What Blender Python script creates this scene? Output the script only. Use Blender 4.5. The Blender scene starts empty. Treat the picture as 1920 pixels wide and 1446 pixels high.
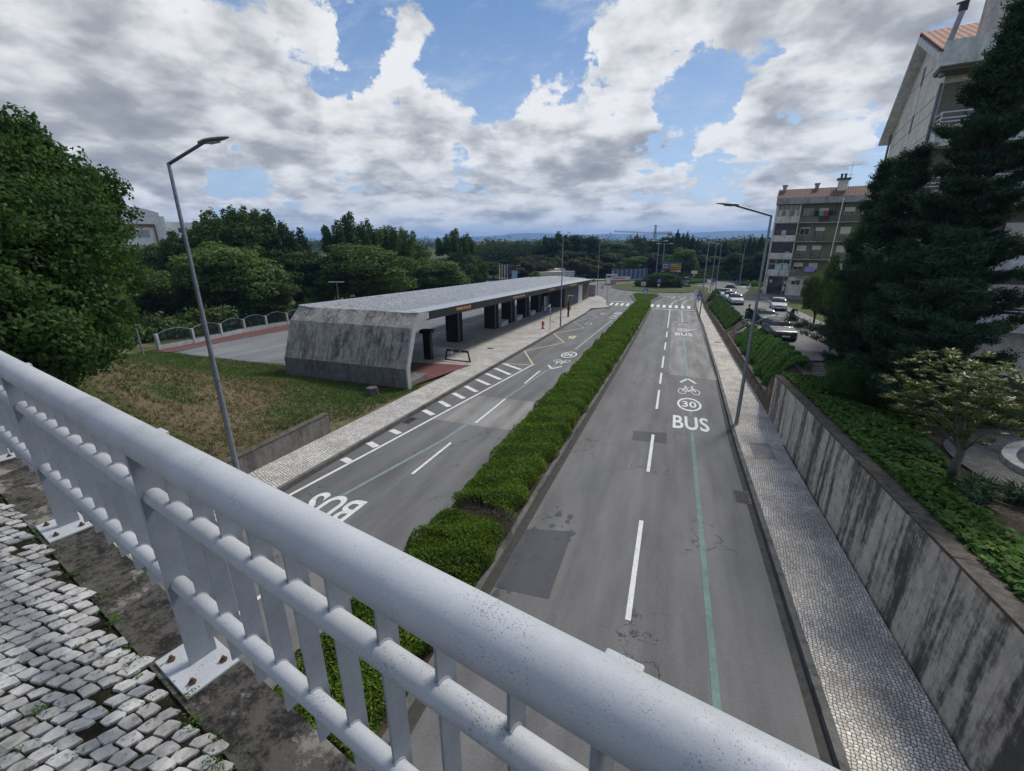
import bpy, math, random
import numpy as np
from mathutils import Vector, Matrix
sc = bpy.context.scene
# ---------------------------------------------------------------- camera, world, sun, exposure
HAZE_D = .0002
CH = 8.0                      # camera height above the road under it
FPX = 827.0; PITCH = math.radians(18.27); ROLL = math.radians(.23); HEAD = math.radians(19.85)
cA, sA = math.cos(HEAD), math.sin(HEAD); cP, sP = math.cos(PITCH), math.sin(PITCH); cR, sR = math.cos(ROLL), math.sin(ROLL)
_R = Vector((cA, sA, 0)); _F = Vector((-sA, cA, 0)); _U = Vector((0, 0, 1))
_fwd = _F*cP - _U*sP; _dn = -(_F*sP + _U*cP)
_right = _R*cR + _dn*sR; _down = _dn*cR - _R*sR
cam_d = bpy.data.cameras.new("camera"); cam = bpy.data.objects.new("camera", cam_d); sc.collection.objects.link(cam)
cam_d.sensor_width = 36; cam_d.lens = FPX/1920*36; cam_d.clip_start = .05; cam_d.clip_end = 30000
cam.matrix_world = Matrix(((_right.x, -_down.x, -_fwd.x, 0), (_right.y, -_down.y, -_fwd.y, 0), (_right.z, -_down.z, -_fwd.z, CH), (0, 0, 0, 1)))
sc.camera = cam
sc.render.engine = 'CYCLES'
sc.view_settings.view_transform = 'Standard'; sc.view_settings.look = 'None'; sc.view_settings.gamma = 1
sc.view_settings.exposure = 0.72
SUN_EL, SUN_AZ = math.radians(48), math.radians(28)      # azimuth from +Y (road direction) towards +X
sun_d = bpy.data.lights.new("sun", 'SUN'); sun_d.energy = 2.1; sun_d.angle = math.radians(12); sun_d.color = (1, .95, .87)
sun = bpy.data.objects.new("sun", sun_d); sc.collection.objects.link(sun)
_sd = Vector((math.sin(SUN_AZ)*math.cos(SUN_EL), math.cos(SUN_AZ)*math.cos(SUN_EL), math.sin(SUN_EL)))
sun.rotation_euler = _sd.to_track_quat('Z', 'Y').to_euler(); sun.location = _sd*60

class NT:
    """small node-tree helper"""
    def __init__(s, tree): s.t = tree; s.t.nodes.clear()
    def n(s, typ, **kw):
        nd = s.t.nodes.new(typ)
        for k, v in kw.items():
            if k.startswith('i_'):
                key = k[2:]; key = int(key) if key.isdigit() else key.replace('_', ' ')
                s.put(nd.inputs[key], v)
            else: setattr(nd, k, v)
        return nd
    def put(s, sock, v):
        if isinstance(v, bpy.types.NodeSocket): s.t.links.new(v, sock)
        elif isinstance(v, bpy.types.Node): s.t.links.new(v.outputs[0], sock)
        else:
            if hasattr(sock.default_value, '__len__') and len(sock.default_value) == 4 and len(v) == 3: v = (*v, 1)
            sock.default_value = v
    def math(s, op, a, b=0., c=0., clamp=False):
        nd = s.t.nodes.new('ShaderNodeMath'); nd.operation = op; nd.use_clamp = clamp
        for i, v in enumerate((a, b, c)): s.put(nd.inputs[i], v)
        return nd.outputs[0]
    def vmath(s, op, a, b=None, scale=None):
        nd = s.t.nodes.new('ShaderNodeVectorMath'); nd.operation = op
        s.put(nd.inputs[0], a)
        if b is not None: s.put(nd.inputs[1], b)
        if scale is not None: s.put(nd.inputs[3], scale)
        return nd.outputs[1] if op in ('LENGTH', 'DOT_PRODUCT', 'DISTANCE') else nd.outputs[0]
    def mix(s, f, a, b, typ='MIX'):
        nd = s.t.nodes.new('ShaderNodeMix'); nd.data_type = 'RGBA'; nd.blend_type = typ
        s.put(nd.inputs[0], f); s.put(nd.inputs[6], a); s.put(nd.inputs[7], b)
        return nd.outputs[2]
    def map(s, v, a, b, c=0., d=1., smooth=True):
        nd = s.t.nodes.new('ShaderNodeMapRange'); nd.interpolation_type = 'SMOOTHSTEP' if smooth else 'LINEAR'
        for i, x in enumerate((v, a, b, c, d)): s.put(nd.inputs[i], x)
        return nd.outputs[0]
    def noise(s, vec, scale, detail=4, rough=.5, dist=0., out=0):
        nd = s.t.nodes.new('ShaderNodeTexNoise'); s.put(nd.inputs['Vector'], vec)
        for k, v in (('Scale', scale), ('Detail', detail), ('Roughness', rough), ('Distortion', dist)): s.put(nd.inputs[k], v)
        return nd.outputs[out]
    def vec(s, x, y, z):
        nd = s.t.nodes.new('ShaderNodeCombineXYZ')
        for i, v in enumerate((x, y, z)): s.put(nd.inputs[i], v)
        return nd.outputs[0]
    def sep(s, v):
        nd = s.t.nodes.new('ShaderNodeSeparateXYZ'); s.put(nd.inputs[0], v); return nd.outputs

def px_r0(px, py): return (_fwd+_right*((px-960)/FPX)+_down*((py-723)/FPX)).normalized()[:]
# the real sky's layout: view direction of each cloud mass (+) or gap (-), radius in degrees, weight
CLOUD_BLOBS = [
    (600, 100, 4, -.28), (690, 110, 3, -.25), (880, 95, 6, -.26), (1000, 90, 6, -.26), (1110, 130, 3.5, -.22), (1290, 190, 4, -.36), (1400, 175, 4, -.30), (960, 160, 3, -.12), (1480, 150, 3, -.1),
    (1560, 245, 3.2, -.3), (430, 345, 3.5, -.32), (480, 365, 3, -.3), (860, 305, 2.5, -.34), (1350, 330, 3.5, -.3), (450, 75, 4, -.22), (1060, 50, 3.5, -.15), (640, 315, 2, -.25), (1620, 330, 3, -.25), (1180, 330, 2.5, -.2), (1260, 290, 2, -.25), (660, 45, 3.5, -.2), (820, 30, 5, -.15),
    (120, 120, 16, .24), (330, 200, 10, .22), (560, 210, 7, .20), (760, 230, 7, .24), (900, 250, 6, .22), (1110, 235, 7, .36), (1190, 50, 5, .14), (1420, 60, 11, .26), (1650, 80, 9, .22), (1380, 250, 4, .24),
    (745, 85, 3.4, .33), (575, 45, 2.6, .30), (610, 75, 1.6, .2), (1000, 370, 5, .1), (200, 330, 8, .14), (1590, 280, 3, .15), (920, 40, 3, .22)]
SHADE_BLOBS = [(130, 120, 12, -.14), (60, 260, 9, -.06), (330, 235, 5, -.16), (500, 230, 4, -.1), (860, 280, 5, -.12), (700, 290, 4, -.1), (1090, 275, 4.5, -.18), (1560, 120, 9, -.12), (1350, 60, 6, -.08), (430, 150, 6, .22), (620, 180, 5, .2), (780, 180, 4, .2), (1020, 190, 3.5, .22), (1170, 180, 3.5, .22), (1130, 60, 5, .2), (1250, 110, 4, .2), (1330, 240, 4, .15), (740, 80, 4, .15)]
def make_world():
    w = bpy.data.worlds.new("World"); sc.world = w; w.use_nodes = True; T = NT(w.node_tree)
    sky = T.n('ShaderNodeTexSky', sky_type='NISHITA', sun_disc=False); sky.sun_elevation = SUN_EL; sky.sun_rotation = SUN_AZ
    sky.altitude = 100; sky.air_density = 1.0; sky.dust_density = .6; sky.ozone_density = 2.0
    D = T.n('ShaderNodeTexCoord').outputs['Generated']; dz = T.sep(D)[2]; zc = T.math('MAXIMUM', dz, 0.)
    wob = T.vmath('SCALE', T.vmath('SUBTRACT', T.noise(D, 6, 6, .66, out=1), (.5, .5, .5)), scale=.26)
    Dw = T.vmath('NORMALIZE', T.vmath('ADD', D, wob))
    def blobs(L):
        acc = None
        for (px, py, r, wt) in L:
            rr = math.radians(r); f = T.math('MULTIPLY', T.map(T.vmath('DOT_PRODUCT', Dw, px_r0(px, py)), math.cos(rr*1.35), math.cos(rr*.2)), wt)
            acc = f if acc is None else T.math('ADD', acc, f)
        return acc
    acc = T.math('ADD', blobs(CLOUD_BLOBS), T.map(zc, .06, .24, .24, .0)); shd = blobs(SHADE_BLOBS)
    inv = T.math('DIVIDE', 1., T.math('ADD', zc, .27)); q0 = T.vmath('MULTIPLY', T.vmath('SCALE', D, scale=inv), (1.1, 1.1, 1.1))
    q0 = T.vmath('ADD', q0, T.vmath('SCALE', T.vmath('SUBTRACT', T.noise(q0, 2.6, 3, .55, out=1), (.5, .5, .5)), scale=.09))
    def dens(q, det, vd=2.5):
        a = T.noise(q, 2.9, det, .60)
        vo = T.n('ShaderNodeTexVoronoi', feature='F1'); T.put(vo.inputs['Vector'], q); vo.inputs['Scale'].default_value = 7.; vo.inputs['Detail'].default_value = vd; vo.inputs['Roughness'].default_value = .5; vo.inputs['Lacunarity'].default_value = 2.2; vo.normalize = True
        return T.math('ADD', T.math('MULTIPLY', a, 1.75), T.math('MULTIPLY', T.math('SUBTRACT', 1., vo.outputs['Distance']), .40))
    def puff(q):
        vo = T.n('ShaderNodeTexVoronoi', feature='F1'); T.put(vo.inputs['Vector'], q); vo.inputs['Scale'].default_value = 11.; vo.inputs['Detail'].default_value = 2.; vo.inputs['Roughness'].default_value = .5; vo.normalize = True
        return vo.outputs['Distance']
    d0 = T.math('ADD', dens(q0, 9, 3.), acc); dl = T.math('ADD', dens(q0, 1.3, .4), acc)
    S = _sd
    off = lambda k, kz: T.vmath('ADD', q0, (S.x*k, S.y*k, kz))
    d1 = T.math('ADD', dens(off(.05, .12), 1.3, .4), acc)
    lit = T.math('SUBTRACT', dl, d1)
    pf = T.math('SUBTRACT', puff(off(.03, .05)), puff(q0))
    c0 = 1.125
    a = T.map(d0, c0-.02, c0+.15)
    thick = T.map(d0, c0+.05, c0+.55)
    L = T.math('ADD', .73, T.math('MULTIPLY', lit, 1.9)); L = T.math('ADD', L, T.math('MULTIPLY', pf, .95))
    L = T.math('SUBTRACT', L, T.math('MULTIPLY', thick, .34)); L = T.math('ADD', L, shd)
    L = T.math('ADD', L, T.map(T.noise(q0, 9., 5, .6), .3, .7, -.10, .10))
    L = T.math('ADD', T.math('MULTIPLY', T.map(L, -1.1, .1, 0., 1.), .30), T.math('MULTIPLY', T.map(L, -.1, 1., 0., 1., False), .70))
    rp = T.n('ShaderNodeValToRGB'); T.put(rp.inputs[0], L); e = rp.color_ramp.elements
    e[0].position = 0.; e[0].color = (1.55, 1.66, 1.86, 1); e[1].position = 1.; e[1].color = (5.4, 5.45, 5.5, 1)
    for p, c in ((.28, (2.35, 2.45, 2.62, 1)), (.5, (3.2, 3.3, 3.45, 1)), (.75, (4.5, 4.58, 4.7, 1))):
        x = rp.color_ramp.elements.new(p); x.color = c
    cl = rp.outputs[0]
    skyc = T.mix(.8, sky, T.mix(T.map(zc, .0, .5), (2.6, 3.5, 4.8, 1), (.56, 1.30, 2.95, 1)))
    veil = T.math('MULTIPLY', T.map(T.noise(T.vmath('MULTIPLY', q0, (1, 1.6, 1)), 3.4, 8, .7), .46, .8), .6)
    skyc = T.mix(veil, skyc, (4.2, 4.5, 4.9, 1))
    col = T.mix(a, skyc, cl)
    low = T.map(zc, .0, .05, .6, 0.); col = T.mix(low, col, (6.3, 6.45, 6.6, 1))
    col = T.mix(T.map(dz, -.02, 0.), (1.2, 1.25, 1.3, 1), col)
    bg = T.n('ShaderNodeBackground'); T.put(bg.inputs[0], col); bg.inputs[1].default_value = .1
    o = T.n('ShaderNodeOutputWorld'); T.t.links.new(bg.outputs[0], o.inputs[0])
    w.cycles.sampling_method = 'MANUAL'; w.cycles.sample_map_resolution = 512
make_world()


# ---------------------------------------------------------------- geometry helpers
GR = -.042; SK = 82.0
def zr(y): return GR*min(y, SK)                     # road height along the street
def zst(y):                                         # parking street height
    if y < 84: return zr(y)+2.15
    k = min(1, (y-84)/26.); k = k*k*(3-2*k); return -1.29*(1-k) - 3.40*k
def px_ray(px, py):
    u = (px-960)/FPX; v = (py-723)/FPX
    return _fwd + _right*u + _down*v
def gp(px, py, z): d = px_ray(px, py); k = (z-CH)/d.z; return Vector((d.x*k, d.y*k, z))
def at(px, py, dist):                                # point on a viewing ray at horizontal distance dist
    d = px_ray(px, py); k = dist/math.hypot(d.x, d.y); return Vector((d.x*k, d.y*k, CH+d.z*k))

ALL = []
class MB:
    def __init__(s): s.v = []; s.f = []; s.m = []; s.cur = 0
    def face(s, pts, m=None):
        b = len(s.v); s.v += [tuple(p) for p in pts]; s.f.append(tuple(range(b, b+len(pts)))); s.m.append(s.cur if m is None else m)
    def box(s, x0, x1, y0, y1, z0, z1, M=None, m=None, skip=()):
        P = [Vector((x, y, z)) for z in (z0, z1) for y in (y0, y1) for x in (x0, x1)]
        if M is not None: P = [M @ p for p in P]
        b = len(s.v); s.v += [tuple(p) for p in P]
        for i, q in enumerate(((0, 2, 3, 1), (4, 5, 7, 6), (0, 1, 5, 4), (2, 6, 7, 3), (0, 4, 6, 2), (1, 3, 7, 5))):
            if i in skip: continue
            s.f.append(tuple(b+k for k in q)); s.m.append(s.cur if m is None else m)
        return s
    def prism(s, pts, zlo, zhi, m=None):
        """pts (x,y); zlo/zhi numbers or functions of (x,y)"""
        n = len(pts)
        A = sum(pts[i][0]*pts[(i+1) % n][1]-pts[(i+1) % n][0]*pts[i][1] for i in range(n))
        if A < 0: pts = pts[::-1]
        fl = zlo if callable(zlo) else (lambda x, y: zlo); fh = zhi if callable(zhi) else (lambda x, y: zhi)
        b = len(s.v); s.v += [(x, y, fl(x, y)) for x, y in pts] + [(x, y, fh(x, y)) for x, y in pts]
        mm = s.cur if m is None else m
        s.f.append(tuple(b+n+i for i in range(n))); s.f.append(tuple(b+n-1-i for i in range(n))); s.m += [mm, mm]
        for i in range(n): j = (i+1) % n; s.f.append((b+i, b+j, b+n+j, b+n+i)); s.m.append(mm)
        return s
    def tube(s, pts, rads, n=10, cap=True, m=None):
        pts = [Vector(p) for p in pts]
        if not hasattr(rads, '__len__'): rads = [rads]*len(pts)
        b = len(s.v); up = None; mm = s.cur if m is None else m
        for i, p in enumerate(pts):
            d = (pts[min(i+1, len(pts)-1)]-pts[max(i-1, 0)]).normalized()
            if up is None: up = d.orthogonal().normalized()
            up = (up-d*up.dot(d)).normalized(); w = d.cross(up)
            for k in range(n):
                a = 2*math.pi*k/n; s.v.append(tuple(p+(up*math.cos(a)+w*math.sin(a))*rads[i]))
        for i in range(len(pts)-1):
            for k in range(n):
                j = (k+1) % n; s.f.append((b+i*n+k, b+i*n+j, b+(i+1)*n+j, b+(i+1)*n+k)); s.m.append(mm)
        if cap:
            s.f.append(tuple(b+n-1-k for k in range(n))); e = b+(len(pts)-1)*n; s.f.append(tuple(e+k for k in range(n))); s.m += [mm, mm]
        return s
    def cyl(s, p0, p1, r, n=16, m=None): return s.tube([p0, p1], r, n, True, m)
    def ball(s, c, r, n=8, k=6, m=None):
        c = Vector(c); r = Vector(r) if hasattr(r, '__len__') else Vector((r, r, r)); b = len(s.v); mm = s.cur if m is None else m
        for i in range(k+1):
            th = math.pi*i/k
            for j in range(n):
                a = 2*math.pi*j/n; s.v.append((c.x+r.x*math.sin(th)*math.cos(a), c.y+r.y*math.sin(th)*math.sin(a), c.z+r.z*math.cos(th)))
        for i in range(k):
            for j in range(n):
                q = (j+1) % n; s.f.append((b+i*n+j, b+(i+1)*n+j, b+(i+1)*n+q, b+i*n+q)); s.m.append(mm)
        return s
    def mesh(s, name, mats, smooth=False, bevel=0):
        me = bpy.data.meshes.new(name); me.from_pydata(s.v, [], s.f); me.update()
        if not isinstance(mats, (list, tuple)): mats = [mats]
        for mt in mats: me.materials.append(mt)
        if len(mats) > 1: me.polygons.foreach_set('material_index', s.m)
        if smooth: me.polygons.foreach_set('use_smooth', [True]*len(me.polygons))
        return me
    def build(s, name, mats, parent=None, smooth=False, bevel=0, loc=None, M=None):
        o = bpy.data.objects.new(name, s.mesh(name, mats, smooth)); sc.collection.objects.link(o)
        if smooth:
            try:
                md = o.modifiers.new('e', 'EDGE_SPLIT'); md.split_angle = math.radians(38)
            except Exception: pass
        if bevel:
            md = o.modifiers.new('b', 'BEVEL'); md.width = bevel; md.segments = 2; md.limit_method = 'ANGLE'
        if parent is not None: o.parent = parent
        if loc is not None: o.location = loc
        if M is not None: o.matrix_world = M
        return o
def tag(o, label=None, cat=None, group=None, kind=None):
    if label: o['label'] = label
    if cat: o['category'] = cat
    if group: o['group'] = group
    if kind: o['kind'] = kind
    return o
def empty(name, loc, rz=0, label=None, cat=None, group=None):
    o = bpy.data.objects.new(name, None); sc.collection.objects.link(o); o.location = loc; o.rotation_euler = (0, 0, rz)
    o.empty_display_size = .3
    return tag(o, label, cat, group)
def struct(o): o['kind'] = 'structure'; return o
def copy_tree(o, parent=None):
    c = o.copy(); sc.collection.objects.link(c); c.parent = parent
    for ch in list(o.children): copy_tree(ch, c)
    return c
def copy_to(o, loc, rz=0, label=None, scale=None):
    c = copy_tree(o); c.location = loc; c.rotation_euler = (0, 0, rz)
    if label: c['label'] = label
    if scale is not None: c.scale = scale if hasattr(scale, '__len__') else (scale,)*3
    return c
def frame(o, a):                                     # matrix with local x along a (horizontal), y along perpendicular
    a = Vector((a[0], a[1], 0)).normalized(); b = Vector((-a.y, a.x, 0))
    return Matrix(((a.x, b.x, 0, o[0]), (a.y, b.y, 0, o[1]), (0, 0, 1, o[2]), (0, 0, 0, 1)))
def text_mesh(body, size, mat, name='lettering', thick=0., sx=1., spacing=1., offset=0.):
    cu = bpy.data.curves.new(name, 'FONT'); cu.body = body; cu.size = size; cu.align_x = 'CENTER'; cu.align_y = 'CENTER'
    cu.extrude = thick; cu.space_character = spacing; cu.offset = offset; cu.resolution_u = 4
    o = bpy.data.objects.new(name, cu); sc.collection.objects.link(o)
    bpy.context.view_layer.update()
    me = bpy.data.meshes.new_from_object(o.evaluated_get(bpy.context.evaluated_depsgraph_get()))
    bpy.data.objects.remove(o); bpy.data.curves.remove(cu)
    if sx != 1: me.transform(Matrix.Diagonal((sx, 1, 1, 1)))
    me.materials.clear(); me.materials.append(mat); me.name = name
    return me
def put_mesh(name, me, M=None, parent=None):
    o = bpy.data.objects.new(name, me); sc.collection.objects.link(o)
    if parent is not None: o.parent = parent
    if M is not None: o.matrix_local = M if parent is not None else o.matrix_local
    if M is not None and parent is None: o.matrix_world = M
    return o

# ---------------------------------------------------------------- foliage helpers (numpy)
def quads_mesh(name, V, mat, per=4):
    n = len(V)//per; me = bpy.data.meshes.new(name)
    me.vertices.add(len(V)); me.vertices.foreach_set('co', np.ascontiguousarray(V, dtype=np.float32).ravel())
    me.loops.add(n*per); me.loops.foreach_set('vertex_index', np.arange(n*per, dtype=np.int32))
    me.polygons.add(n); me.polygons.foreach_set('loop_start', np.arange(n, dtype=np.int32)*per)
    try: me.polygons.foreach_set('loop_total', np.full(n, per, dtype=np.int32))
    except Exception: pass
    me.materials.append(mat); me.update(); me.validate()
    return me
def unit(a): return a/np.maximum(np.linalg.norm(a, axis=1, keepdims=True), 1e-9)
def leaf_quads(C, Nr, L, W, rng, droop=0., tdir=None, tj=.6):
    """rhombic leaves: centres C, outward normals Nr"""
    n = len(C); N = unit(Nr+rng.normal(0, .55, (n, 3)))
    T = rng.normal(0, 1, (n, 3)) if tdir is None else tdir+rng.normal(0, tj, (n, 3))
    T[:, 2] -= droop; T = unit(T-N*np.sum(T*N, 1, keepdims=True)); B = np.cross(N, T)
    l = (L*rng.uniform(.65, 1.25, n))[:, None]; w = (W*rng.uniform(.7, 1.2, n))[:, None]
    q = np.stack([C-T*l*.5, C-T*l*.05+B*w*.5+N*w*.12, C+T*l*.5, C-T*l*.05-B*w*.5+N*w*.12], 1)
    return q.reshape(-1, 3)
def shell(c, r, n, rng, inner=.55, low=-.75):
    d = unit(rng.normal(0, 1, (int(n*1.5)+4, 3))); d = d[d[:, 2] > low][:n]
    k = (1-rng.random((len(d), 1))**1.8*(1-inner))
    r = np.array(r, dtype=float)
    ph = rng.uniform(0, 6, 3)
    bump = 1+.13*np.sin(d[:, :1]*7+ph[0])*np.sin(d[:, 1:2]*7+ph[1])+.12*np.sin(d[:, 2:3]*9+ph[2])
    return np.array(c)+d*r*k*bump, unit(d/r)
def crown_pts(blobs, rng, per, inner=.55, low=-.75):
    P = []; Q = []; tot = sum((b[1][0]*b[1][1]*b[1][2])**(2/3) for b in blobs)
    for c, r in blobs:
        p, q = shell(c, r, max(20, int(per*(r[0]*r[1]*r[2])**(2/3)/tot)), rng, inner, low); P.append(p); Q.append(q)
    return np.concatenate(P), np.concatenate(Q)

# ---------------------------------------------------------------- materials
def new_mat(name):
    m = bpy.data.materials.new(name); m.use_nodes = True; return m, NT(m.node_tree)
def finish(T, col, rough=.8, metal=0., bump=None, bs=.3, bd=.02, spec=.5, **kw):
    b = T.n('ShaderNodeBsdfPrincipled'); T.put(b.inputs['Base Color'], col); T.put(b.inputs['Roughness'], rough); T.put(b.inputs['Metallic'], metal)
    T.put(b.inputs['Specular IOR Level'], spec)
    for k, v in kw.items(): T.put(b.inputs[k.replace('_', ' ')], v)
    if bump is not None:
        bn = T.n('ShaderNodeBump'); bn.inputs['Strength'].default_value = bs; bn.inputs['Distance'].default_value = bd
        T.put(bn.inputs['Height'], bump); T.put(b.inputs['Normal'], bn.outputs[0])
    o = T.n('ShaderNodeOutputMaterial'); T.t.links.new(b.outputs[0], o.inputs[0]); return b
def pos(T): return T.n('ShaderNodeNewGeometry').outputs['Position']
def obj(T): return T.n('ShaderNodeTexCoord').outputs['Object']
def M(name, col, rough=.75, metal=0., var=.18, sc_=2.5, bump=0., bscale=40., spec=.4, dirt=0., **kw):
    m, T = new_mat(name); p = obj(T)
    n1 = T.noise(p, sc_, 5, .6); n2 = T.noise(p, sc_*9, 3, .6)
    f = T.math('ADD', T.math('MULTIPLY', n1, .65), T.math('MULTIPLY', n2, .35))
    k = T.map(f, .3, .7, 1-var, 1+var)
    c = T.vmath('SCALE', (*col,)[:3], scale=k)
    if dirt: c = T.mix(T.math('MULTIPLY', T.map(T.noise(p, sc_*1.7, 6, .7), .5, .75), dirt), c, (.035, .033, .028, 1))
    finish(T, c, rough, metal, T.noise(p, bscale, 3, .6) if bump else None, bump, .01, spec, **kw); return m
def mat_asphalt(name='asphalt', base=(.122, .120, .118), streak=.16):
    m, T = new_mat(name); p = pos(T); x, y, z = T.sep(p)
    fine = T.noise(p, 55, 4, .75); mid = T.noise(T.vmath('MULTIPLY', p, (1, .18, 1)), 1.3, 5, .6); big = T.noise(p, .12, 4, .55)
    wheel = T.noise(T.vmath('MULTIPLY', p, (1, .02, 0)), .9, 3, .6)
    k = T.math('ADD', T.map(fine, .25, .75, .66, 1.34), T.map(mid, .3, .7, -streak, streak))
    k = T.math('ADD', k, T.map(big, .3, .7, -.14, .14)); k = T.math('ADD', k, T.map(wheel, .35, .65, -.13, .13))
    vo = T.n('ShaderNodeTexVoronoi', feature='DISTANCE_TO_EDGE'); T.put(vo.inputs['Vector'], T.vmath('ADD', p, T.vmath('SCALE', T.noise(p, 1.2, 4, .7, out=1), scale=1.6))); vo.inputs['Scale'].default_value = .55
    msk = T.map(T.noise(p, .22, 2, .5), .50, .60)
    crack = T.math('MULTIPLY', T.map(vo.outputs[0], .006, .020, 1, 0), msk)
    crack = T.math('MULTIPLY', crack, T.map(T.noise(p, 2.5, 3, .5), .42, .55))
    c = T.vmath('SCALE', base, scale=k); c = T.mix(T.math('MULTIPLY', crack, .75), c, (.025, .025, .025, 1))
    spk = T.map(T.noise(p, 140, 2, .5), .68, .76); c = T.mix(T.math('MULTIPLY', spk, .35), c, (.30, .29, .28, 1))
    finish(T, c, T.map(big, .3, .7, .72, .88), 0, fine, .25, .004, .35); return m
def mat_cobble(name, cell=.062, light=(.42, .40, .37), dark=(.045, .043, .038), rnd=.5, rot=0., joint=.11, dirt=.35, wamp=5.):
    m, T = new_mat(name); p = pos(T)
    mp = T.n('ShaderNodeMapping', i_Vector=p); mp.inputs['Rotation'].default_value = (0, 0, rot)
    q = T.vmath('MULTIPLY', mp.outputs[0], (1/cell, 1/cell, 0))
    wob = T.vmath('SCALE', T.vmath('SUBTRACT', T.noise(p, .8, 2, .5, out=1), (.5, .5, .5)), scale=wamp)
    q = T.vmath('ADD', q, wob)
    ve = T.n('ShaderNodeTexVoronoi', feature='DISTANCE_TO_EDGE', voronoi_dimensions='2D'); T.put(ve.inputs['Vector'], q); ve.inputs['Scale'].default_value = 1; ve.inputs['Randomness'].default_value = rnd
    vc = T.n('ShaderNodeTexVoronoi', feature='F1', voronoi_dimensions='2D'); T.put(vc.inputs['Vector'], q); vc.inputs['Scale'].default_value = 1; vc.inputs['Randomness'].default_value = rnd
    j = T.map(ve.outputs[0], joint*.45, joint*1.35)
    rv = T.sep(vc.outputs['Color'])[0]
    k = T.math('MULTIPLY', T.map(rv, 0, 1, .68, 1.12, False), T.map(T.noise(p, .7, 5, .65), .35, .65, 1-dirt, 1.08))
    c = T.mix(j, dark, T.vmath('SCALE', light, scale=k))
    c = T.mix(T.map(T.noise(p, .35, 5, .7), .60, .72, 0, .45), c, (.07, .068, .06, 1))
    finish(T, c, .85, 0, T.math('ADD', j, T.math('MULTIPLY', rv, .3)), .45, .008, .12); return m
def mat_stained(name, base, stain, amt=.9, sx=1.6, top=None, hs=.35, rough=.88, boards=0., lo=.46, hi=.62):
    """concrete / plaster with weather streaks that run down"""
    m, T = new_mat(name); p = pos(T); x, y, z = T.sep(p)
    h = T.math('ADD', T.math('MULTIPLY', x, 1.), T.math('MULTIPLY', y, 1.07))
    q = T.vec(T.math('MULTIPLY', x, sx), T.math('MULTIPLY', y, sx), T.math('MULTIPLY', z, hs))
    w = T.vmath('ADD', q, T.vmath('SCALE', T.noise(p, 1.3, 3, .6, out=1), scale=.16))
    n1 = T.noise(w, 2.2, 9, .72); n2 = T.noise(T.vmath('MULTIPLY', w, (1, 1, .7)), .62, 5, .6); n3 = T.noise(p, 5.5, 7, .75)
    mixn = T.math('ADD', T.math('ADD', T.math('MULTIPLY', n1, .42), T.math('MULTIPLY', n2, .38)), T.math('MULTIPLY', n3, .20))
    f = T.math('MULTIPLY', T.map(mixn, lo, hi), amt, clamp=True)
    b = T.vmath('SCALE', base, scale=T.map(T.noise(p, 3.3, 5, .65), .3, .7, .8, 1.15))
    c = T.mix(f, b, stain)
    if boards:
        fr = T.math('FRACT', T.math('DIVIDE', z, boards)); e = T.math('MULTIPLY', T.map(fr, 0, .05, .6, 0), 1.)
        c = T.mix(e, c, (.04, .04, .04, 1))
    finish(T, c, rough, 0, T.noise(p, 22, 5, .7), .35, .02, .25); return m
def mat_leaf(name, c1, c2, c3=None, trans=.28, rough=.72, spec=.14, nscale=.5):
    m, T = new_mat(name); g = T.n('ShaderNodeNewGeometry'); oi = T.n('ShaderNodeObjectInfo')
    r = g.outputs['Random Per Island']; nz = T.noise(g.outputs['Position'], nscale, 3, .6)
    f = T.math('ADD', T.math('MULTIPLY', r, .55), T.math('MULTIPLY', T.map(nz, .3, .7), .45))
    c = T.mix(f, c1, c2)
    if c3 is not None: c = T.mix(T.map(r, .86, 1., 0, .8), c, c3)
    k = T.map(oi.outputs['Random'], 0, 1, .8, 1.2, False); c = T.vmath('SCALE', c, scale=k)
    b = T.n('ShaderNodeBsdfPrincipled'); T.put(b.inputs['Base Color'], c); b.inputs['Roughness'].default_value = rough; b.inputs['Specular IOR Level'].default_value = spec
    t = T.n('ShaderNodeBsdfTranslucent'); T.put(t.inputs[0], T.vmath('MULTIPLY', c, (1.1, 1.35, .6)))
    mx = T.n('ShaderNodeMixShader'); mx.inputs[0].default_value = trans
    T.t.links.new(b.outputs[0], mx.inputs[1]); T.t.links.new(t.outputs[0], mx.inputs[2])
    o = T.n('ShaderNodeOutputMaterial'); T.t.links.new(mx.outputs[0], o.inputs[0]); return m
def mat_grass(name, a, b, dry=None, dryf=(.45, .6), nscale=.35):
    m, T = new_mat(name); p = pos(T)
    c = T.mix(T.map(T.noise(p, 9, 6, .75), .35, .65), a, b)
    if dry is not None: c = T.mix(T.map(T.noise(p, nscale, 6, .7), dryf[0], dryf[1]), c, dry)
    c = T.vmath('SCALE', c, scale=T.map(T.noise(p, 28, 4, .8), .3, .7, .6, 1.35))
    finish(T, c, .95, 0, T.noise(p, 24, 5, .8), 1., .06, .15); return m
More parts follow.
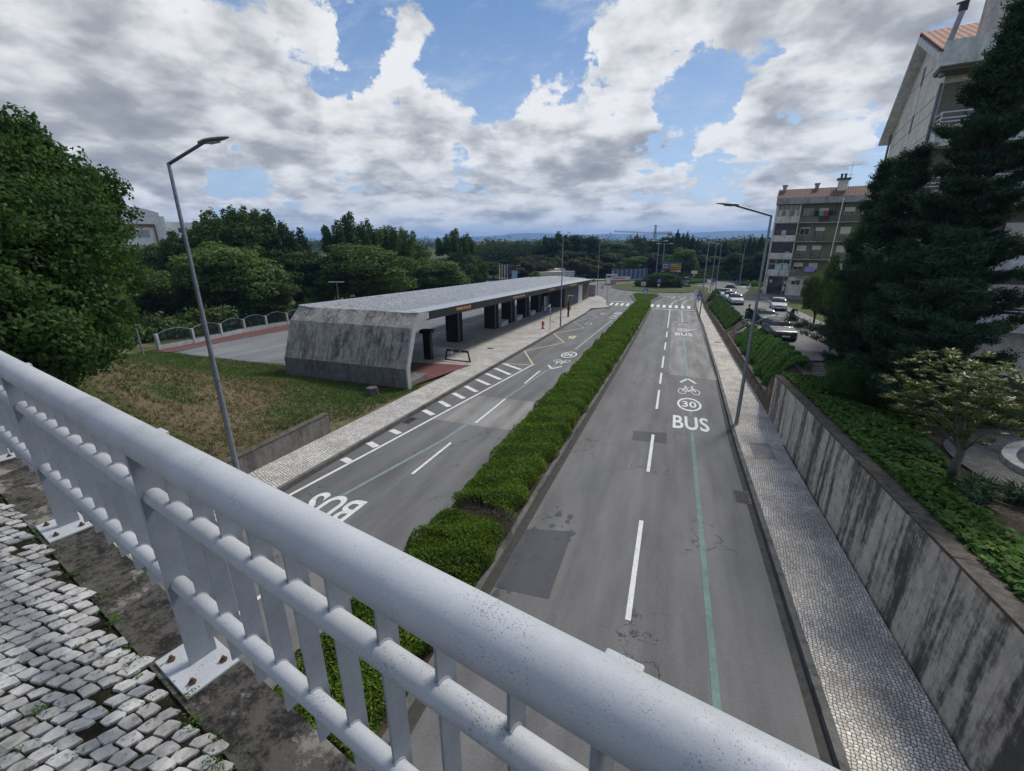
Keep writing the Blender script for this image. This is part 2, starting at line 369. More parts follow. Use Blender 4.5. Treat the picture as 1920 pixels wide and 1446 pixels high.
def mat_rail():
    m, T = new_mat('rail_paint'); p = pos(T)
    vo = T.n('ShaderNodeTexVoronoi', feature='F1'); T.put(vo.inputs['Vector'], T.vmath('ADD', p, T.vmath('SCALE', T.noise(p, 90, 2, .5, out=1), scale=.006))); vo.inputs['Scale'].default_value = 260
    dens = T.map(T.noise(p, 5.5, 5, .7), .44, .64); rnd = T.sep(vo.outputs['Color'])[0]
    sz = T.math('MULTIPLY', T.map(rnd, .45, 1., 0, .56, False), T.math('ADD', dens, .25))
    s1 = T.math('LESS_THAN', vo.outputs['Distance'], sz)
    v2 = T.n('ShaderNodeTexVoronoi', feature='F1'); T.put(v2.inputs['Vector'], p); v2.inputs['Scale'].default_value = 420
    s2 = T.math('MULTIPLY', T.math('LESS_THAN', v2.outputs['Distance'], T.map(T.sep(v2.outputs['Color'])[1], .55, 1, 0, .5, False)), .6)
    s = T.math('MULTIPLY', T.math('MAXIMUM', s1, s2), .6)
    base = T.vmath('SCALE', (.39, .402, .418), scale=T.map(T.noise(p, 2.2, 6, .65), .3, .7, .88, 1.1))
    base = T.mix(T.map(T.noise(T.vmath('MULTIPLY', p, (1, 1, .4)), 7, 5, .7), .58, .72, 0, .22), base, (.30, .29, .25, 1))
    c = T.mix(s, base, (.10, .12, .13, 1))
    finish(T, c, T.map(T.noise(p, 12, 4, .6), .3, .7, .50, .68), 0, T.math('SUBTRACT', T.noise(p, 160, 3, .6), s1), .22, .001, .5); return m
def mat_roof():
    m, T = new_mat('metal_roof'); p = pos(T); x, y, z = T.sep(p)
    rib = T.math('ABSOLUTE', T.math('SUBTRACT', T.math('FRACT', T.math('DIVIDE', y, .42)), .5))
    r = T.map(rib, .40, .5)
    w = T.noise(T.vmath('MULTIPLY', p, (1.2, 1.6, 1)), 2.2, 9, .78, 2.2)
    rip = T.noise(T.vmath('MULTIPLY', p, (2.5, 1.3, 1)), 5, 5, .7, 2.)
    c = T.mix(T.map(w, .44, .54), (.38, .40, .42, 1), (.055, .062, .07, 1))
    c = T.mix(T.map(rip, .52, .62, 0, .35), c, (.46, .48, .50, 1))
    c = T.mix(T.math('MULTIPLY', r, .5), c, (.5, .53, .57, 1))
    edge = T.map(x, -17.6, -16.4); c = T.mix(T.math('MULTIPLY', edge, .75), c, (.36, .40, .45, 1))
    finish(T, c, .5, .1, T.math('ADD', T.math('MULTIPLY', r, 1.), T.math('MULTIPLY', rip, 1.2)), .8, .05, .5); return m
def mat_tiles(name, col, axis, size=.22, rows=.38):
    m, T = new_mat(name); p = obj(T); x, y, z = T.sep(p)
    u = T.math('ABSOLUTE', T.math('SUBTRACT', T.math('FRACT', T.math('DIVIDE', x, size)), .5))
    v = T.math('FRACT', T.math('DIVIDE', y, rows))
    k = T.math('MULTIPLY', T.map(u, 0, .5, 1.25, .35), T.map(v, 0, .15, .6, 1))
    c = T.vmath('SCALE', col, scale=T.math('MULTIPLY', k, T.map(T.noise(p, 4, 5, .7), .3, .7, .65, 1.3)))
    c = T.mix(T.map(T.noise(p, 1.1, 5, .7), .5, .7, 0, .55), c, (.05, .045, .04, 1))
    finish(T, c, .85, 0, u, 1., .05, .2); return m
def mat_glass(name, col=(.02, .025, .03), rough=.06, spec=.9):
    m, T = new_mat(name); finish(T, T.vmath('SCALE', col, scale=T.map(T.noise(obj(T), .9, 2, .5), .3, .7, .6, 1.5)), rough, 0, None, 0, 0, spec); return m
def mat_plain(name, col, rough=.6, metal=0., **kw): return M(name, col, rough, metal, var=.08, **kw)

m_asph = mat_asphalt(); m_asph_lot = mat_asphalt('asphalt_lot', (.15, .15, .155), .1); m_asph_old = mat_asphalt('asphalt_worn', (.125, .12, .115), .2)
m_patch_l = mat_asphalt('asphalt_light_patch', (.185, .178, .168), .26); m_patch_d = mat_asphalt('asphalt_dark_patch', (.062, .063, .07), .05)
m_cob = mat_cobble('small_cobbles', .10, (.66, .63, .58), (.12, .11, .10), .30, rot=.35, joint=.13, dirt=.22, wamp=3.2); m_cob_r = mat_cobble('grey_cobbles', .072, (.74, .68, .60), (.15, .135, .115), .48, rot=.12, joint=.13, dirt=.3, wamp=3.2)
m_kerb = mat_stained('granite_kerb', (.13, .128, .12), (.035, .034, .03), .7)
m_white_mark = M('marking_white', (.60, .60, .58), .8, var=.12, sc_=3, dirt=.35); m_yellow_mark = M('marking_yellow', (.55, .50, .25), .8, var=.15, sc_=3, dirt=.4)
m_white_worn = M('marking_white_worn', (.34, .35, .36), .8, var=.25, sc_=4, dirt=.5)
m_green_mark = M('marking_green', (.125, .20, .165), .8, var=.2, sc_=3, dirt=.35); m_green_faint = M('marking_green_faint', (.17, .23, .225), .8, var=.2, sc_=3, dirt=.3)
m_red = mat_asphalt('red_surface', (.115, .045, .042), .12)
m_conc = mat_stained('retaining_concrete', (.50, .455, .395), (.045, .042, .040), .9, 1.7, hs=.18, lo=.455, hi=.57)
m_cap = M('mossy_cap', (.085, .072, .058), .95, var=.6, sc_=5, bump=.8, dirt=.5)
m_wall_low = mat_stained('low_wall_concrete', (.16, .15, .14), (.03, .03, .028), .8)
m_block = mat_stained('shelter_concrete', (.34, .32, .285), (.045, .046, .05), .9, 2.0, hs=.16, lo=.44, hi=.62)
m_block_base = mat_stained('shelter_base_blocks', (.17, .168, .16), (.04, .04, .04), .7, 1.2, boards=.3)
m_block_side = M('shelter_side_concrete', (.30, .31, .32), .8, var=.15, bump=.3)
m_dark_panel = M('charcoal_panel', (.018, .019, .022), .42, var=.3, sc_=1.5)
m_pier = mat_stained('dark_pier', (.03, .031, .034), (.012, .012, .013), .6)
m_roofm = mat_roof(); m_orange = mat_plain('orange_lettering', (.62, .32, .10)); m_gold = mat_plain('gold_lettering', (.60, .48, .12))
m_bench = M('pale_concrete_bench', (.60, .61, .61), .8, var=.1)
m_rail = mat_rail(); m_rail_flat = M('rail_flat_paint', (.235, .26, .29), .5, var=.12, sc_=6, dirt=.1)
m_galv = M('galvanised_steel', (.23, .25, .28), .45, .35, var=.22, sc_=9); m_galv_d = M('dark_galvanised_steel', (.10, .115, .14), .4, .5, var=.15)
m_lamp_head = M('lamp_head_grey', (.14, .14, .15), .5, .2, var=.1); m_lamp_glass = mat_glass('lamp_glass', (.12, .14, .14), .2)
m_white = M('white_paint', (.62, .62, .61), .6, var=.1, dirt=.12); m_blue_sign = mat_plain('sign_blue', (.02, .10, .38), .4); m_red_sign = mat_plain('sign_red', (.45, .04, .03), .45)
m_black = mat_plain('black_metal', (.012, .012, .014), .4); m_yellow = mat_plain('yellow_paint', (.62, .42, .03), .5)
m_rust = M('rusty_bolt', (.10, .06, .035), .8, .3, var=.4, sc_=30)
m_grass = mat_grass('grass', (.045, .062, .022), (.085, .108, .036), (.17, .135, .082), (.37, .55)); m_grass_f = mat_grass('field_grass', (.045, .060, .018), (.07, .088, .03), (.10, .09, .045), (.5, .7), .1)
m_lawn = mat_grass('lawn', (.06, .08, .022), (.085, .105, .03), (.12, .105, .05), (.52, .7))
m_soil = mat_grass('soil', (.045, .034, .024), (.08, .062, .045), (.12, .10, .07), (.5, .62), 1.2)
m_bark = M('bark', (.055, .045, .036), .95, var=.35, sc_=6, bump=.8); m_bark_l = M('pale_bark', (.16, .15, .135), .9, var=.35, sc_=6, bump=.5)
l_big = mat_leaf('leaf_broad_dark', (.026, .058, .020), (.070, .128, .036), (.13, .18, .055), .38)
l_mid = mat_leaf('leaf_wood', (.038, .066, .022), (.088, .130, .038), (.135, .165, .05))
l_far = mat_leaf('leaf_far_wood', (.018, .038, .020), (.045, .075, .030), (.08, .11, .045))
l_mid2 = mat_leaf('leaf_wood_green', (.060, .100, .030), (.120, .180, .050), (.17, .215, .065))
l_blue = mat_leaf('leaf_bluegreen', (.034, .062, .030), (.070, .112, .048), None)
l_olive = mat_leaf('leaf_olive', (.050, .052, .022), (.088, .082, .034), None); l_plum = mat_leaf('leaf_plum', (.018, .013, .018), (.032, .022, .028), None)
l_con = mat_leaf('leaf_conifer', (.016, .036, .021), (.050, .092, .048), (.085, .14, .07), .2, .7, nscale=1.2)
l_hedge = mat_leaf('leaf_hedge', (.040, .082, .010), (.155, .24, .024), (.24, .30, .05), .3, .6, nscale=.9)
l_hedge2 = mat_leaf('leaf_slope_shrub', (.040, .092, .022), (.085, .17, .04), (.12, .20, .055), .3, .6, nscale=1.5)
l_mag = mat_leaf('leaf_magnolia', (.06, .085, .022), (.15, .165, .04), (.22, .20, .05), .3, .4, nscale=1.5)
l_ground = mat_leaf('leaf_groundcover', (.04, .09, .018), (.095, .18, .032), (.16, .23, .05), .3, .65, nscale=1.)
l_dead = mat_leaf('dry_twigs', (.06, .05, .035), (.11, .09, .07), None, .1)
l_fgrass = mat_leaf('grass_blade', (.055, .10, .025), (.115, .18, .045), (.23, .19, .09), .3, .6, nscale=.5)
l_dry = mat_leaf('dry_grass_blade', (.15, .115, .065), (.25, .195, .12), (.08, .11, .04), .2, .7, nscale=.5)

# ---------------------------------------------------------------- ground, roads, pavements (y runs along the street, x to its right)
def sm(a, b, x): k = max(0., min(1., (x-a)/(b-a))); return k*k*(3-2*k)
def wall_top(y): return 3.05-.068*y
def terrain(x, y):
    base = zr(y)-.05
    if x > 5.44 and -60 < y < 240:
        if y < 25.6: h = wall_top(y)-.16+.10*math.sin(x*1.1)*math.sin(y*.9)*sm(6, 8, x)
        else:
            edge = zr(y)+.62; st = zst(y)-.05
            if y < 33: st = .78+(zst(33)-.05-.78)*sm(27.5, 33, y)
            h = edge+(st-edge)*sm(5.7, 7.3, x)
            if y < 27.5: h = wall_top(25.6)-.16+(h-wall_top(25.6)+.16)*sm(25.6, 27.5, y)
            if 14.7 < x and 84 < y < 112: h = max(h, -1.34*(1-sm(104, 112, y))-3.5*sm(104, 112, y))
        if y > 112: h = base
        if x > 50: h = h+(base-h)*sm(50, 60, x)
        return h
    if x < -14.5 and y < 26:
        run = 23.4+.4*math.sin(x*.5)
        k = 1-sm(3.5, run, y)
        hgt = 1.0+4.6*sm(-14.5, -24, x)
        near = sm(-14.5, -15.4, x)
        wt = .42 if y < 15 else .42*(1-sm(15, 16.2, y))      # level of the soil held by the low wall
        return max(base+.03, base+.03+k*hgt*near + wt*(1-sm(-14.5, -18, x))*1.0 + .06*math.sin(x*2.3)*math.sin(y*2.9)*k)
    if y < 1.5 and x < -14.5: return 5.3
    return base
def axis(parts):
    r = []
    for a, b, s in parts: r += list(np.arange(a, b-1e-6, s))
    return r
xs = axis([(-9000, -2000, 1750), (-2000, -400, 320), (-400, -80, 40), (-80, -47, 3), (-47, -14.5, .75)])+[-14.5, -14.0, -9, -4, 0, 3, 5.0, 5.44, 5.46]+axis([(5.8, 16, .55), (16, 60, 2.0), (60, 400, 34), (400, 2000, 320), (2000, 9001, 1750)])
ys = axis([(-400, -60, 68), (-60, -4, 8), (-4, 34, .75), (34, 82, 2.0)])+[82]+axis([(84, 116, 2.), (116, 240, 12), (240, 1000, 95), (1000, 9001, 1600)])
V = [(x, y, terrain(x, y)) for y in ys for x in xs]; nx = len(xs); F = []; Mi = []
for j in range(len(ys)-1):
    for i in range(nx-1):
        F.append((j*nx+i, j*nx+i+1, (j+1)*nx+i+1, (j+1)*nx+i)); cx = (xs[i]+xs[i+1])/2; cy = (ys[j]+ys[j+1])/2
        mi = 1
        if cx < -14.4 and cy < 27: mi = 0
        elif 5.4 < cx < 13 and cy < 110: mi = 2
        elif 13 <= cx < 60 and cy < 50: mi = 2
        elif 13 <= cx < 60 and cy < 112: mi = 3
        Mi.append(mi)
me = bpy.data.meshes.new('ground'); me.from_pydata(V, [], F)
for mt in (m_grass, m_grass_f, m_soil, m_lawn): me.materials.append(mt)
me.polygons.foreach_set('material_index', Mi); me.polygons.foreach_set('use_smooth', [True]*len(F)); me.update()
ground = bpy.data.objects.new('ground', me); sc.collection.objects.link(ground); struct(ground)

LV = .004
def sheet(name, polys, mat, lev=0., zf=zr, parts=1, kindst=True):
    """flat sheet(s) following the street's slope: each poly a list of (x,y)"""
    b = MB()
    for P in polys:
        b.face([(x, y, zf(y)+lev) for x, y in P])
    o = b.build(name, mat)
    if kindst: struct(o)
    return o
def quad(x0, x1, y0, y1): return [(x0, y0), (x1, y0), (x1, y1), (x0, y1)]
# asphalt: slope part, then level part and roundabout
RC = Vector((-3.5, 118.0)); RR = 11.6
def ring(r, n=64, a0=0, a1=2*math.pi): return [(RC.x+r*math.cos(a0+(a1-a0)*i/n), RC.y+r*math.sin(a0+(a1-a0)*i/n)) for i in range(n)]
road = MB()
for P in (quad(-12.6, 4.3, -30, 40), quad(-12.6, 4.6, 40, SK)): road.face([(x, y, zr(y)) for x, y in P])
zf = zr(90)
road.face([(x, y, zf) for x, y in [(-12.6, SK), (4.6, SK), (5.2, 92), (9, 99), (9, 104), (-17, 104), (-17, 97), (-13.5, 92)]])
road.face([(x, y, zf+LV) for x, y in ring(21.)])
def strip(pts, w, z, b):
    pts = [Vector(p) for p in pts]; L = []; R = []
    for i, p in enumerate(pts):
        d = (pts[min(i+1, len(pts)-1)]-pts[max(i-1, 0)]).normalized(); n = Vector((-d.y, d.x)); ww = w[i] if hasattr(w, '__len__') else w
        L.append(p+n*ww/2); R.append(p-n*ww/2)
    for i in range(len(pts)-1):
        zz = [z(q) if callable(z) else z for q in (R[i], R[i+1], L[i+1], L[i])]
        b.face([(q.x, q.y, zz[k]) for k, q in enumerate((R[i], R[i+1], L[i+1], L[i]))])
strip([(-20, 121), (-36, 122), (-70, 118), (-120, 105)], 9, zf+2*LV, road)
strip([(14, 121), (30, 130), (46, 146), (70, 178), (100, 210)], [12, 11, 10, 9, 9], zf+2*LV, road)
strip([(8, 132), (14, 146), (17, 166), (16, 200), (6, 260)], [12, 10, 9, 9, 9], zf+3*LV, road)
struct(road.build('road', m_asph))
# parking street on the right and bus street behind the shelter
pk = MB()
yy = [34, 50, 66, 84, 88, 92, 96, 100, 104, 108, 112]
for a, b_ in zip(yy, yy[1:]):
    xl = lambda y: 7.3 + (0 if y < 90 else (y-90)*.10); xr = lambda y: (12.6 if y < 45 else 13.3) + (0 if y < 90 else (y-90)*.07)
    pk.face([(xl(a), a, zst(a)), (xr(a), a, zst(a)), (xr(b_), b_, zst(b_)), (xl(b_), b_, zst(b_))])
pk.face([(7.3, 34, zst(34)), (6.9, 30.5, .93), (9.8, 31.0, .93), (12.6, 34, zst(34))])
pk.face([(13.3, 84, zst(84)+.001), (24, 82, -1.285), (24, 88.5, -1.285), (13.3, 90.6, -1.25)])
struct(pk.build('parking_road', m_asph_old))
bs = MB()
bs.face([(x, y, zr(y)+.006) for x, y in [(-39.6, 25), (-36, 24.1), (-29.2, 24.8), (-25, 25.5), (-24.6, 36), (-24.6, SK), (-40.9, SK), (-40.4, 30)]])
bs.face([(x, y, zf+.006) for x, y in [(-24.6, SK), (-24.6, 96), (-17, 104), (-17, 112), (-41, 112), (-40.9, SK)]])
struct(bs.build('bus_road', m_asph_lot))
rp = MB()
rp.face([(x, y, zr(y)+.05) for x, y in [(-39.9, 24.6), (-40.45, 30.5), (-40.7, 40), (-40.9, SK), (-43.6, SK), (-43.7, 40), (-42.7, 31), (-41.9, 24.4)]])
rp.face([(x, y, zr(y)+.012) for x, y in [(-30.5, 22.6), (-24.8, 22.6), (-24.8, 24.9), (-29.3, 24.5)]])
rp.face([(x, y, zr(y)+.135) for x, y in [(-24.3, 22.6), (-15.3, 22.2), (-14.5, 27.0), (-14.0, 29.6), (-18.9, 28.7), (-24.3, 28.2)]])
struct(rp.build('red_path', m_red))
sheet('red_path_joint', [[(-18.9, 26.25), (-14.75, 25.7), (-14.74, 25.76), (-18.9, 26.32)]], M('joint_grey', (.2, .19, .18)), .14)
kb = MB()
for a, b_ in (((-39.75, 24.6), (-40.3, 30.5)), ((-40.3, 30.5), (-40.6, 40)), ((-40.6, 40), (-40.8, SK))):
    kb.prism([(a[0]-.15, a[1]), a, b_, (b_[0]-.15, b_[1])], lambda x, y: zr(y)-.1, lambda x, y: zr(y)+.09)
struct(kb.build('path_kerb', m_kerb))
# pavements
def pav(name, polys, mat, h=.12):
    b = MB()
    for P in polys: b.prism(P, lambda x, y: zr(y)-.15, lambda x, y: zr(y)+h)
    return struct(b.build(name, mat))
pav('pavement', [[(-14.36, -12), (-12.5, -12), (-12.5, 28), (-14.36, 28)], [(-24.3, 28), (-12.5, 28), (-12.5, SK-7), (-12.5, 68), (-12.85, 75), (-24.3, 75)], [(-24.3, 75), (-12.85, 75), (-10.3, 78.35), (-10.5, 80), (-11.2, SK), (-24.3, SK)],
     [(-24.3, SK), (-11.2, SK), (-12.3, 89), (-14, 94), (-17, 98.5), (-21, 99), (-24.3, 95)]], m_cob)
pav('pavement', [[(3.47, -12), (5.3, -12), (5.3, 21), (3.5, 21)], [(3.5, 21), (5.45, 21), (5.6, 34), (3.75, 34)], [(3.75, 34), (5.62, 34), (5.72, 60), (4.1, 60)], [(4.1, 60), (5.72, 60), (5.7, SK), (4.15, SK)],
     [(4.15, SK), (5.7, SK), (6.2, 88), (7.6, 93), (10.2, 97), (8.6, 97.4), (5.5, 95.5), (4.3, 90)]], m_cob_r)
def kerb(name, pts, w, h=.13, side=-1, lo=-.15):
    b = MB()
    for a, c in zip(pts, pts[1:]):
        a, c = Vector(a), Vector(c); d = (c-a).normalized(); n = Vector((-d.y, d.x))*w*side
        b.prism([tuple(a), tuple(c), tuple(c+n), tuple(a+n)], lambda x, y: zr(y)+lo, lambda x, y: zr(y)+h)
    return struct(b.build(name, m_kerb))
kerb('kerb', [(3.32, -12), (3.34, 21), (3.6, 34), (3.95, 60), (4.0, SK), (4.15, 90), (5.35, 95.6)], .155)
kerb('kerb', [(-12.34, -12), (-12.34, 68), (-12.7, 75), (-10.15, 78.2), (-10.35, 80), (-11.05, SK), (-12.15, 89), (-13.9, 94)], .16, side=1)
kerb('kerb', [(-3.74, 3.0), (-3.74, 14), (-3.45, 40), (-3.35, SK)], .16, side=1)
kerb('kerb', [(-6.34, 3.0), (-6.3, 40), (-6.4, SK)], .16, side=-1)
bd = MB(); bd.prism([(-6.2, 3), (-3.88, 3), (-3.6, 40), (-3.5, SK-.5), (-6.25, SK-.5)], lambda x, y: zr(y)-.1, lambda x, y: zr(y)+.10); struct(bd.build('median_soil', m_soil))
gut = M('gutter_dark', (.045, .043, .038), .9, var=.35, sc_=6)  # dark, slightly varied tone for all gutter strips
sheet('gutter', [quad(3.12, 3.32, -12, 21), [(3.12, 21), (3.34, 21), (3.6, 34), (3.44, 34)], [(3.44, 34), (3.6, 34), (3.97, SK), (3.86, SK)], quad(-12.34, -12.22, -12, 68), [(-3.74, 3), (-3.52, 3), (-3.5, 14), (-3.25, 40), (-3.2, SK), (-3.35, SK), (-3.45, 40), (-3.74, 14)]], gut, LV)
# islands and roundabout
isl = MB(); isl.prism([(-6.2, 85.2), (-4.2, 85.2), (-1.9, 98.8), (-3.5, 100.2), (-6.5, 100.2), (-8.6, 98.4)], zf-.1, zf+.13); struct(isl.build('traffic_island', m_kerb))
nb = MB(); nb.prism([(-6.0, SK+.1), (-3.6, SK+.1), (-4.0, 85), (-6.0, 85)], zf-.1, zf+.02); struct(nb.build('crossing_refuge', m_white_worn))
ri = MB(); ri.prism(ring(RR), zf-.1, zf+.14); struct(ri.build('roundabout_kerb', m_kerb))
dome = MB(); R_ = [RR-.25, 8, 4, .5]; Z_ = [.15, .30, .42, .48]
for k in range(3):
    A, B = ring(R_[k]), ring(R_[k+1])
    for i in range(64): j = (i+1) % 64; dome.face([(*A[i], zf+Z_[k]), (*A[j], zf+Z_[k]), (*B[j], zf+Z_[k+1]), (*B[i], zf+Z_[k+1])])
struct(dome.build('roundabout_lawn', m_lawn, smooth=True))
ri2 = MB(); ri2.prism([(2.5, 128.5), (7.5, 129.5), (9.5, 134), (7, 138), (3.5, 134)], zf-.1, zf+.12); ri2.prism([(15, 127.4), (22, 131.5), (34, 142), (40, 150), (36, 147.8), (28, 140.5), (18, 132)], zf-.1, zf+.12); struct(ri2.build('traffic_island', m_kerb))
fp = MB(); strip([(-18, 137), (-4, 141.5), (2, 148), (6, 160), (7, 190)], 2.2, zf+.1, fp); strip([(-75, 130), (-40, 131), (-18, 137)], 2.0, zf+.1, fp); strip([(22, 118.5), (34, 124), (48, 136), (62, 152)], 3.4, zf+.12, fp); struct(fp.build('footpath', m_cob))
# ---------------------------------------------------------------- painted markings
def bars(name, segs, w, mat, lev=2*LV):
    P = []
    for (x0, y0), (x1, y1) in segs:
        d = Vector((x1-x0, y1-y0)).normalized(); n = Vector((-d.y, d.x))*w/2
        cuts = [((x0, y0), (x1, y1))]
        if y0 < SK < y1: xm = x0+(x1-x0)*(SK-y0)/(y1-y0); cuts = [((x0, y0), (xm, SK)), ((xm, SK), (x1, y1))]
        for (a, b), (c, e) in cuts: P.append([(a-n.x, b-n.y), (c-n.x, e-n.y), (c+n.x, e+n.y), (a+n.x, b+n.y)])
    return sheet(name, P, mat, lev)
bars('lane_line', [((-.21, a), (-.21, b)) for a, b in ((-.2, 2.2), (4.2, 4.6), (8.4, 12.71), (16.3, 20.38), (24.43, 28.41), (29.98, 33.19), (34.89, 39.52), (42.55, 46.7), (49.98, 54.16), (57.57, 79.8))], .13, m_white_mark)
bars('lane_line', [((-8.73, a), (-8.73, b)) for a, b in ((4.5, 8.6), (12.83, 16.05), (18.73, 23.02), (26.65, 30.32))], .12, m_white_mark, 3*LV)
bars('edge_line', [((-12.0, 6), (-11.84, 10.12)), ((-11.84, 10.12), (-11.46, 14.11)), ((-11.46, 14.11), (-10.89, 20.5)), ((-10.89, 20.5), (-9.8, 32.3))], .13, m_white_mark)
HB = [((-12.15, 31.6), (-10.19, 30.2)), ((-12.15, 29.88), (-10.42, 28.5)), ((-12.14, 28.14), (-10.58, 27.02)), ((-12.13, 26.4), (-10.77, 25.46)), ((-12.12, 24.64), (-10.9, 23.71)), ((-12.13, 22.94), (-11.05, 22.2)), ((-12.1, 21.2), (-11.15, 20.54)), ((-12.16, 19.5), (-11.31, 19.0)), ((-12.12, 16.39), (-11.49, 16.15)), ((-12.17, 14.76), (-11.56, 14.48)), ((-12.12, 13.01), (-11.63, 12.85))]
bars('hatch_marking', HB, .32, m_white_mark)
ZG = [(-12.15, 31.6), (-9.72, 31.9), (-12.13, 36.95), (-9.76, 42.44), (-12.14, 47.48), (-9.81, 53.12), (-12.13, 57.77), (-9.99, 64.7), (-12.42, 69.68), (-10.4, 75.5)]
bars('bus_stop_zigzag', [(ZG[i], ZG[i+1]) for i in range(5)], .12, m_yellow_mark, 3*LV); bars('bus_stop_zigzag', [(ZG[i], ZG[i+1]) for i in range(5, 9)], .12, m_white_worn, 3*LV)
bars('cycle_guide_line', [((1.57, -6), (1.55, 21.6)), ((1.55, 23.9), (1.56, 25.0))], .15, m_green_mark)
bars('cycle_guide_line', [((1.56, 32.9), (1.55, 51.2))], .2, m_green_faint, 3*LV); bars('cycle_guide_line', [((1.58, 62.5), (1.6, 77.8))], .18, m_white_worn, 3*LV)
bars('cycle_guide_line', [((-10.2, 10.2), (-9.2, 16.3)), ((-9.2, 16.3), (-8.8, 22.8)), ((-8.8, 22.8), (-8.15, 32.6))], .15, m_green_faint, 2*LV); bars('cycle_guide_line', [((-8.0, 39.5), (-7.6, 62))], .14, m_white_worn, 2*LV)
sheet('stop_line', [quad(-3.25, 3.7, 79.75, 80.2)], m_white_mark, 2*LV)
sheet('stop_line', [quad(-10.9, -6.4, 88.0, 88.4)], m_white_mark, 2*LV+.0)
sheet('zebra_crossing', [quad(-3.62+i*1.035, -3.1+i*1.035, 82.6, 86.2) for i in range(7)]+[quad(-10.9+i*.98, -10.4+i*.98, 82.6, 86.2) for i in range(5)], m_white_mark, 2*LV)
bars('lane_line', [((-.21, 86.8), (.2, 90)), ((.2, 90), (.9, 93.3)), ((.9, 93.3), (2.2, 97)), ((1.7, 87), (2.0, 90)), ((2.0, 90), (2.6, 93.5)), ((2.6, 93.5), (3.9, 97))], .13, m_white_mark)
bars('yield_line', [((-2.2+i*1.1, 99.6), (-1.7+i*1.1, 99.6)) for i in range(8)], .4, m_white_mark)
bars('direction_arrow', [((1.5, 96.6), (2.5, 97.0)), ((-.6, 97.6), (.5, 97.8))], .35, m_white_mark)
def zebra2():
    P = []
    for i in range(9):
        a = Vector((17.5, 124.5))+Vector((.75, -.30))*0+Vector((.86*i, .98*i*.9)); P.append([(a.x, a.y), (a.x+.42, a.y+.4), (a.x-2.2, a.y+3.4), (a.x-2.62, a.y+3.0)])
    return P
sheet('zebra_crossing', zebra2(), m_white_mark, 3*LV)
bars('bus_road_line', [((-29, 30+6*k), (-29, 33+6*k)) for k in range(8)]+[((-25.3, 30), (-25.3, 74))], .12, m_white_worn, .010)
# patches of other asphalt
sheet('asphalt_patch', [[(.28, 33.0), (3.52, 32.4), (3.85, 58), (3.9, 77.5), (.95, 78.3), (.95, 64.8), (.22, 65.1)]], m_patch_l, LV)
sheet('asphalt_patch', [[(-11.0, 18.45), (-6.35, 18.4), (-6.35, 23.1), (-10.55, 23.05)]], m_patch_l, LV)
sheet('asphalt_patch', [[(-3.5, 8.3), (-2.1, 8.4), (-2.15, 11.35), (-3.5, 11.0)], [(-1.13, 20.56), (.4, 20.86), (.42, 19.5), (-1.1, 19.37)]], m_patch_d, LV)
wet = MB()
rw = random.Random(4)
for k in range(26):
    cx, cy = -3.45+rw.random()**1.8*1.3, rw.uniform(8.0, 12.6); r0 = rw.uniform(.03, .12); n = 11
    wet.face([(cx+r0*math.cos(i*6.283/n)*rw.uniform(.5, 1.2), cy+r0*1.6*math.sin(i*6.283/n)*rw.uniform(.5, 1.2), zr(cy)+2*LV-GR*0+(GR*(r0*1.6*math.sin(i*6.283/n)))) for i in range(n)])
struct(wet.build('oil_stain', M('oil_stain', (.05, .05, .056), .45, var=.2)))
# lettering and symbols painted on the road
def road_text(body, cx, cy, h, w, mat, flip=False, lev=3*LV, name='road_lettering', spacing=1.05, off=.02):
    me = text_mesh(body, 1., mat, name, spacing=spacing, offset=off)
    co = np.array([v.co[:] for v in me.vertices]); mn, mx = co.min(0), co.max(0)
    sx, sy = w/(mx[0]-mn[0]), h/(mx[1]-mn[1])
    for v in me.vertices:
        a = (v.co.x-(mn[0]+mx[0])/2)*sx; b = (v.co.y-(mn[1]+mx[1])/2)*sy
        if flip: a, b = -a, -b
        v.co = (a, b, (zr(cy+b)-zr(cy)))
    o = put_mesh(name, me); o.location = (cx, cy, zr(cy)+lev); return struct(o)
def ring_mark(cx, cy, rx, ry, w, mat, lev=3*LV, b=None, n=40):
    own = b is None; b = b or MB()
    for i in range(n):
        a0, a1 = 2*math.pi*i/n, 2*math.pi*(i+1)/n; k = 1-w/rx
        q = [(cx+rx*math.cos(a), cy+ry*math.sin(a)) for a in (a0, a1)]+[(cx+rx*k*math.cos(a), cy+(ry-w*ry/rx)*math.sin(a)) for a in (a1, a0)]
        b.face([(x, y, zr(y)+lev) for x, y in q])
    if own: return struct(b.build('speed_ring_marking', mat))
def bike(cx, cy, w, h, mat, s=1, lev=3*LV):
    b = MB(); g = lambda x, y: (cx+s*x*w, cy+s*y*h)
    for wx in (-.3, .3):
        c = g(wx, -.18); ring_mark(c[0], c[1], .19*w, .30*h, .035*w, mat, lev, b, 22)
    segs = [((-.3, -.18), (-.12, .28)), ((-.12, .28), (.18, .22)), ((.18, .22), (.3, -.18)), ((-.12, .28), (0, -.2)), ((0, -.2), (.18, .22)), ((-.3, -.18), (0, -.2)), ((.18, .22), (.15, .46)), ((.10, .46), (.24, .44)), ((-.13, .28), (-.15, .42)), ((-.21, .42), (-.08, .42))]
    for p, q in segs:
        (x0, y0), (x1, y1) = g(*p), g(*q); d = Vector((x1-x0, y1-y0)).normalized(); t = .02*w+.012*h; n = Vector((-d.y, d.x))*t*.8
        b.face([(x, y, zr(y)+lev+LV*.5) for x, y in ((x0-n.x, y0-n.y), (x1-n.x, y1-n.y), (x1+n.x, y1+n.y), (x0+n.x, y0+n.y))])
    return struct(b.build('bicycle_marking', mat))
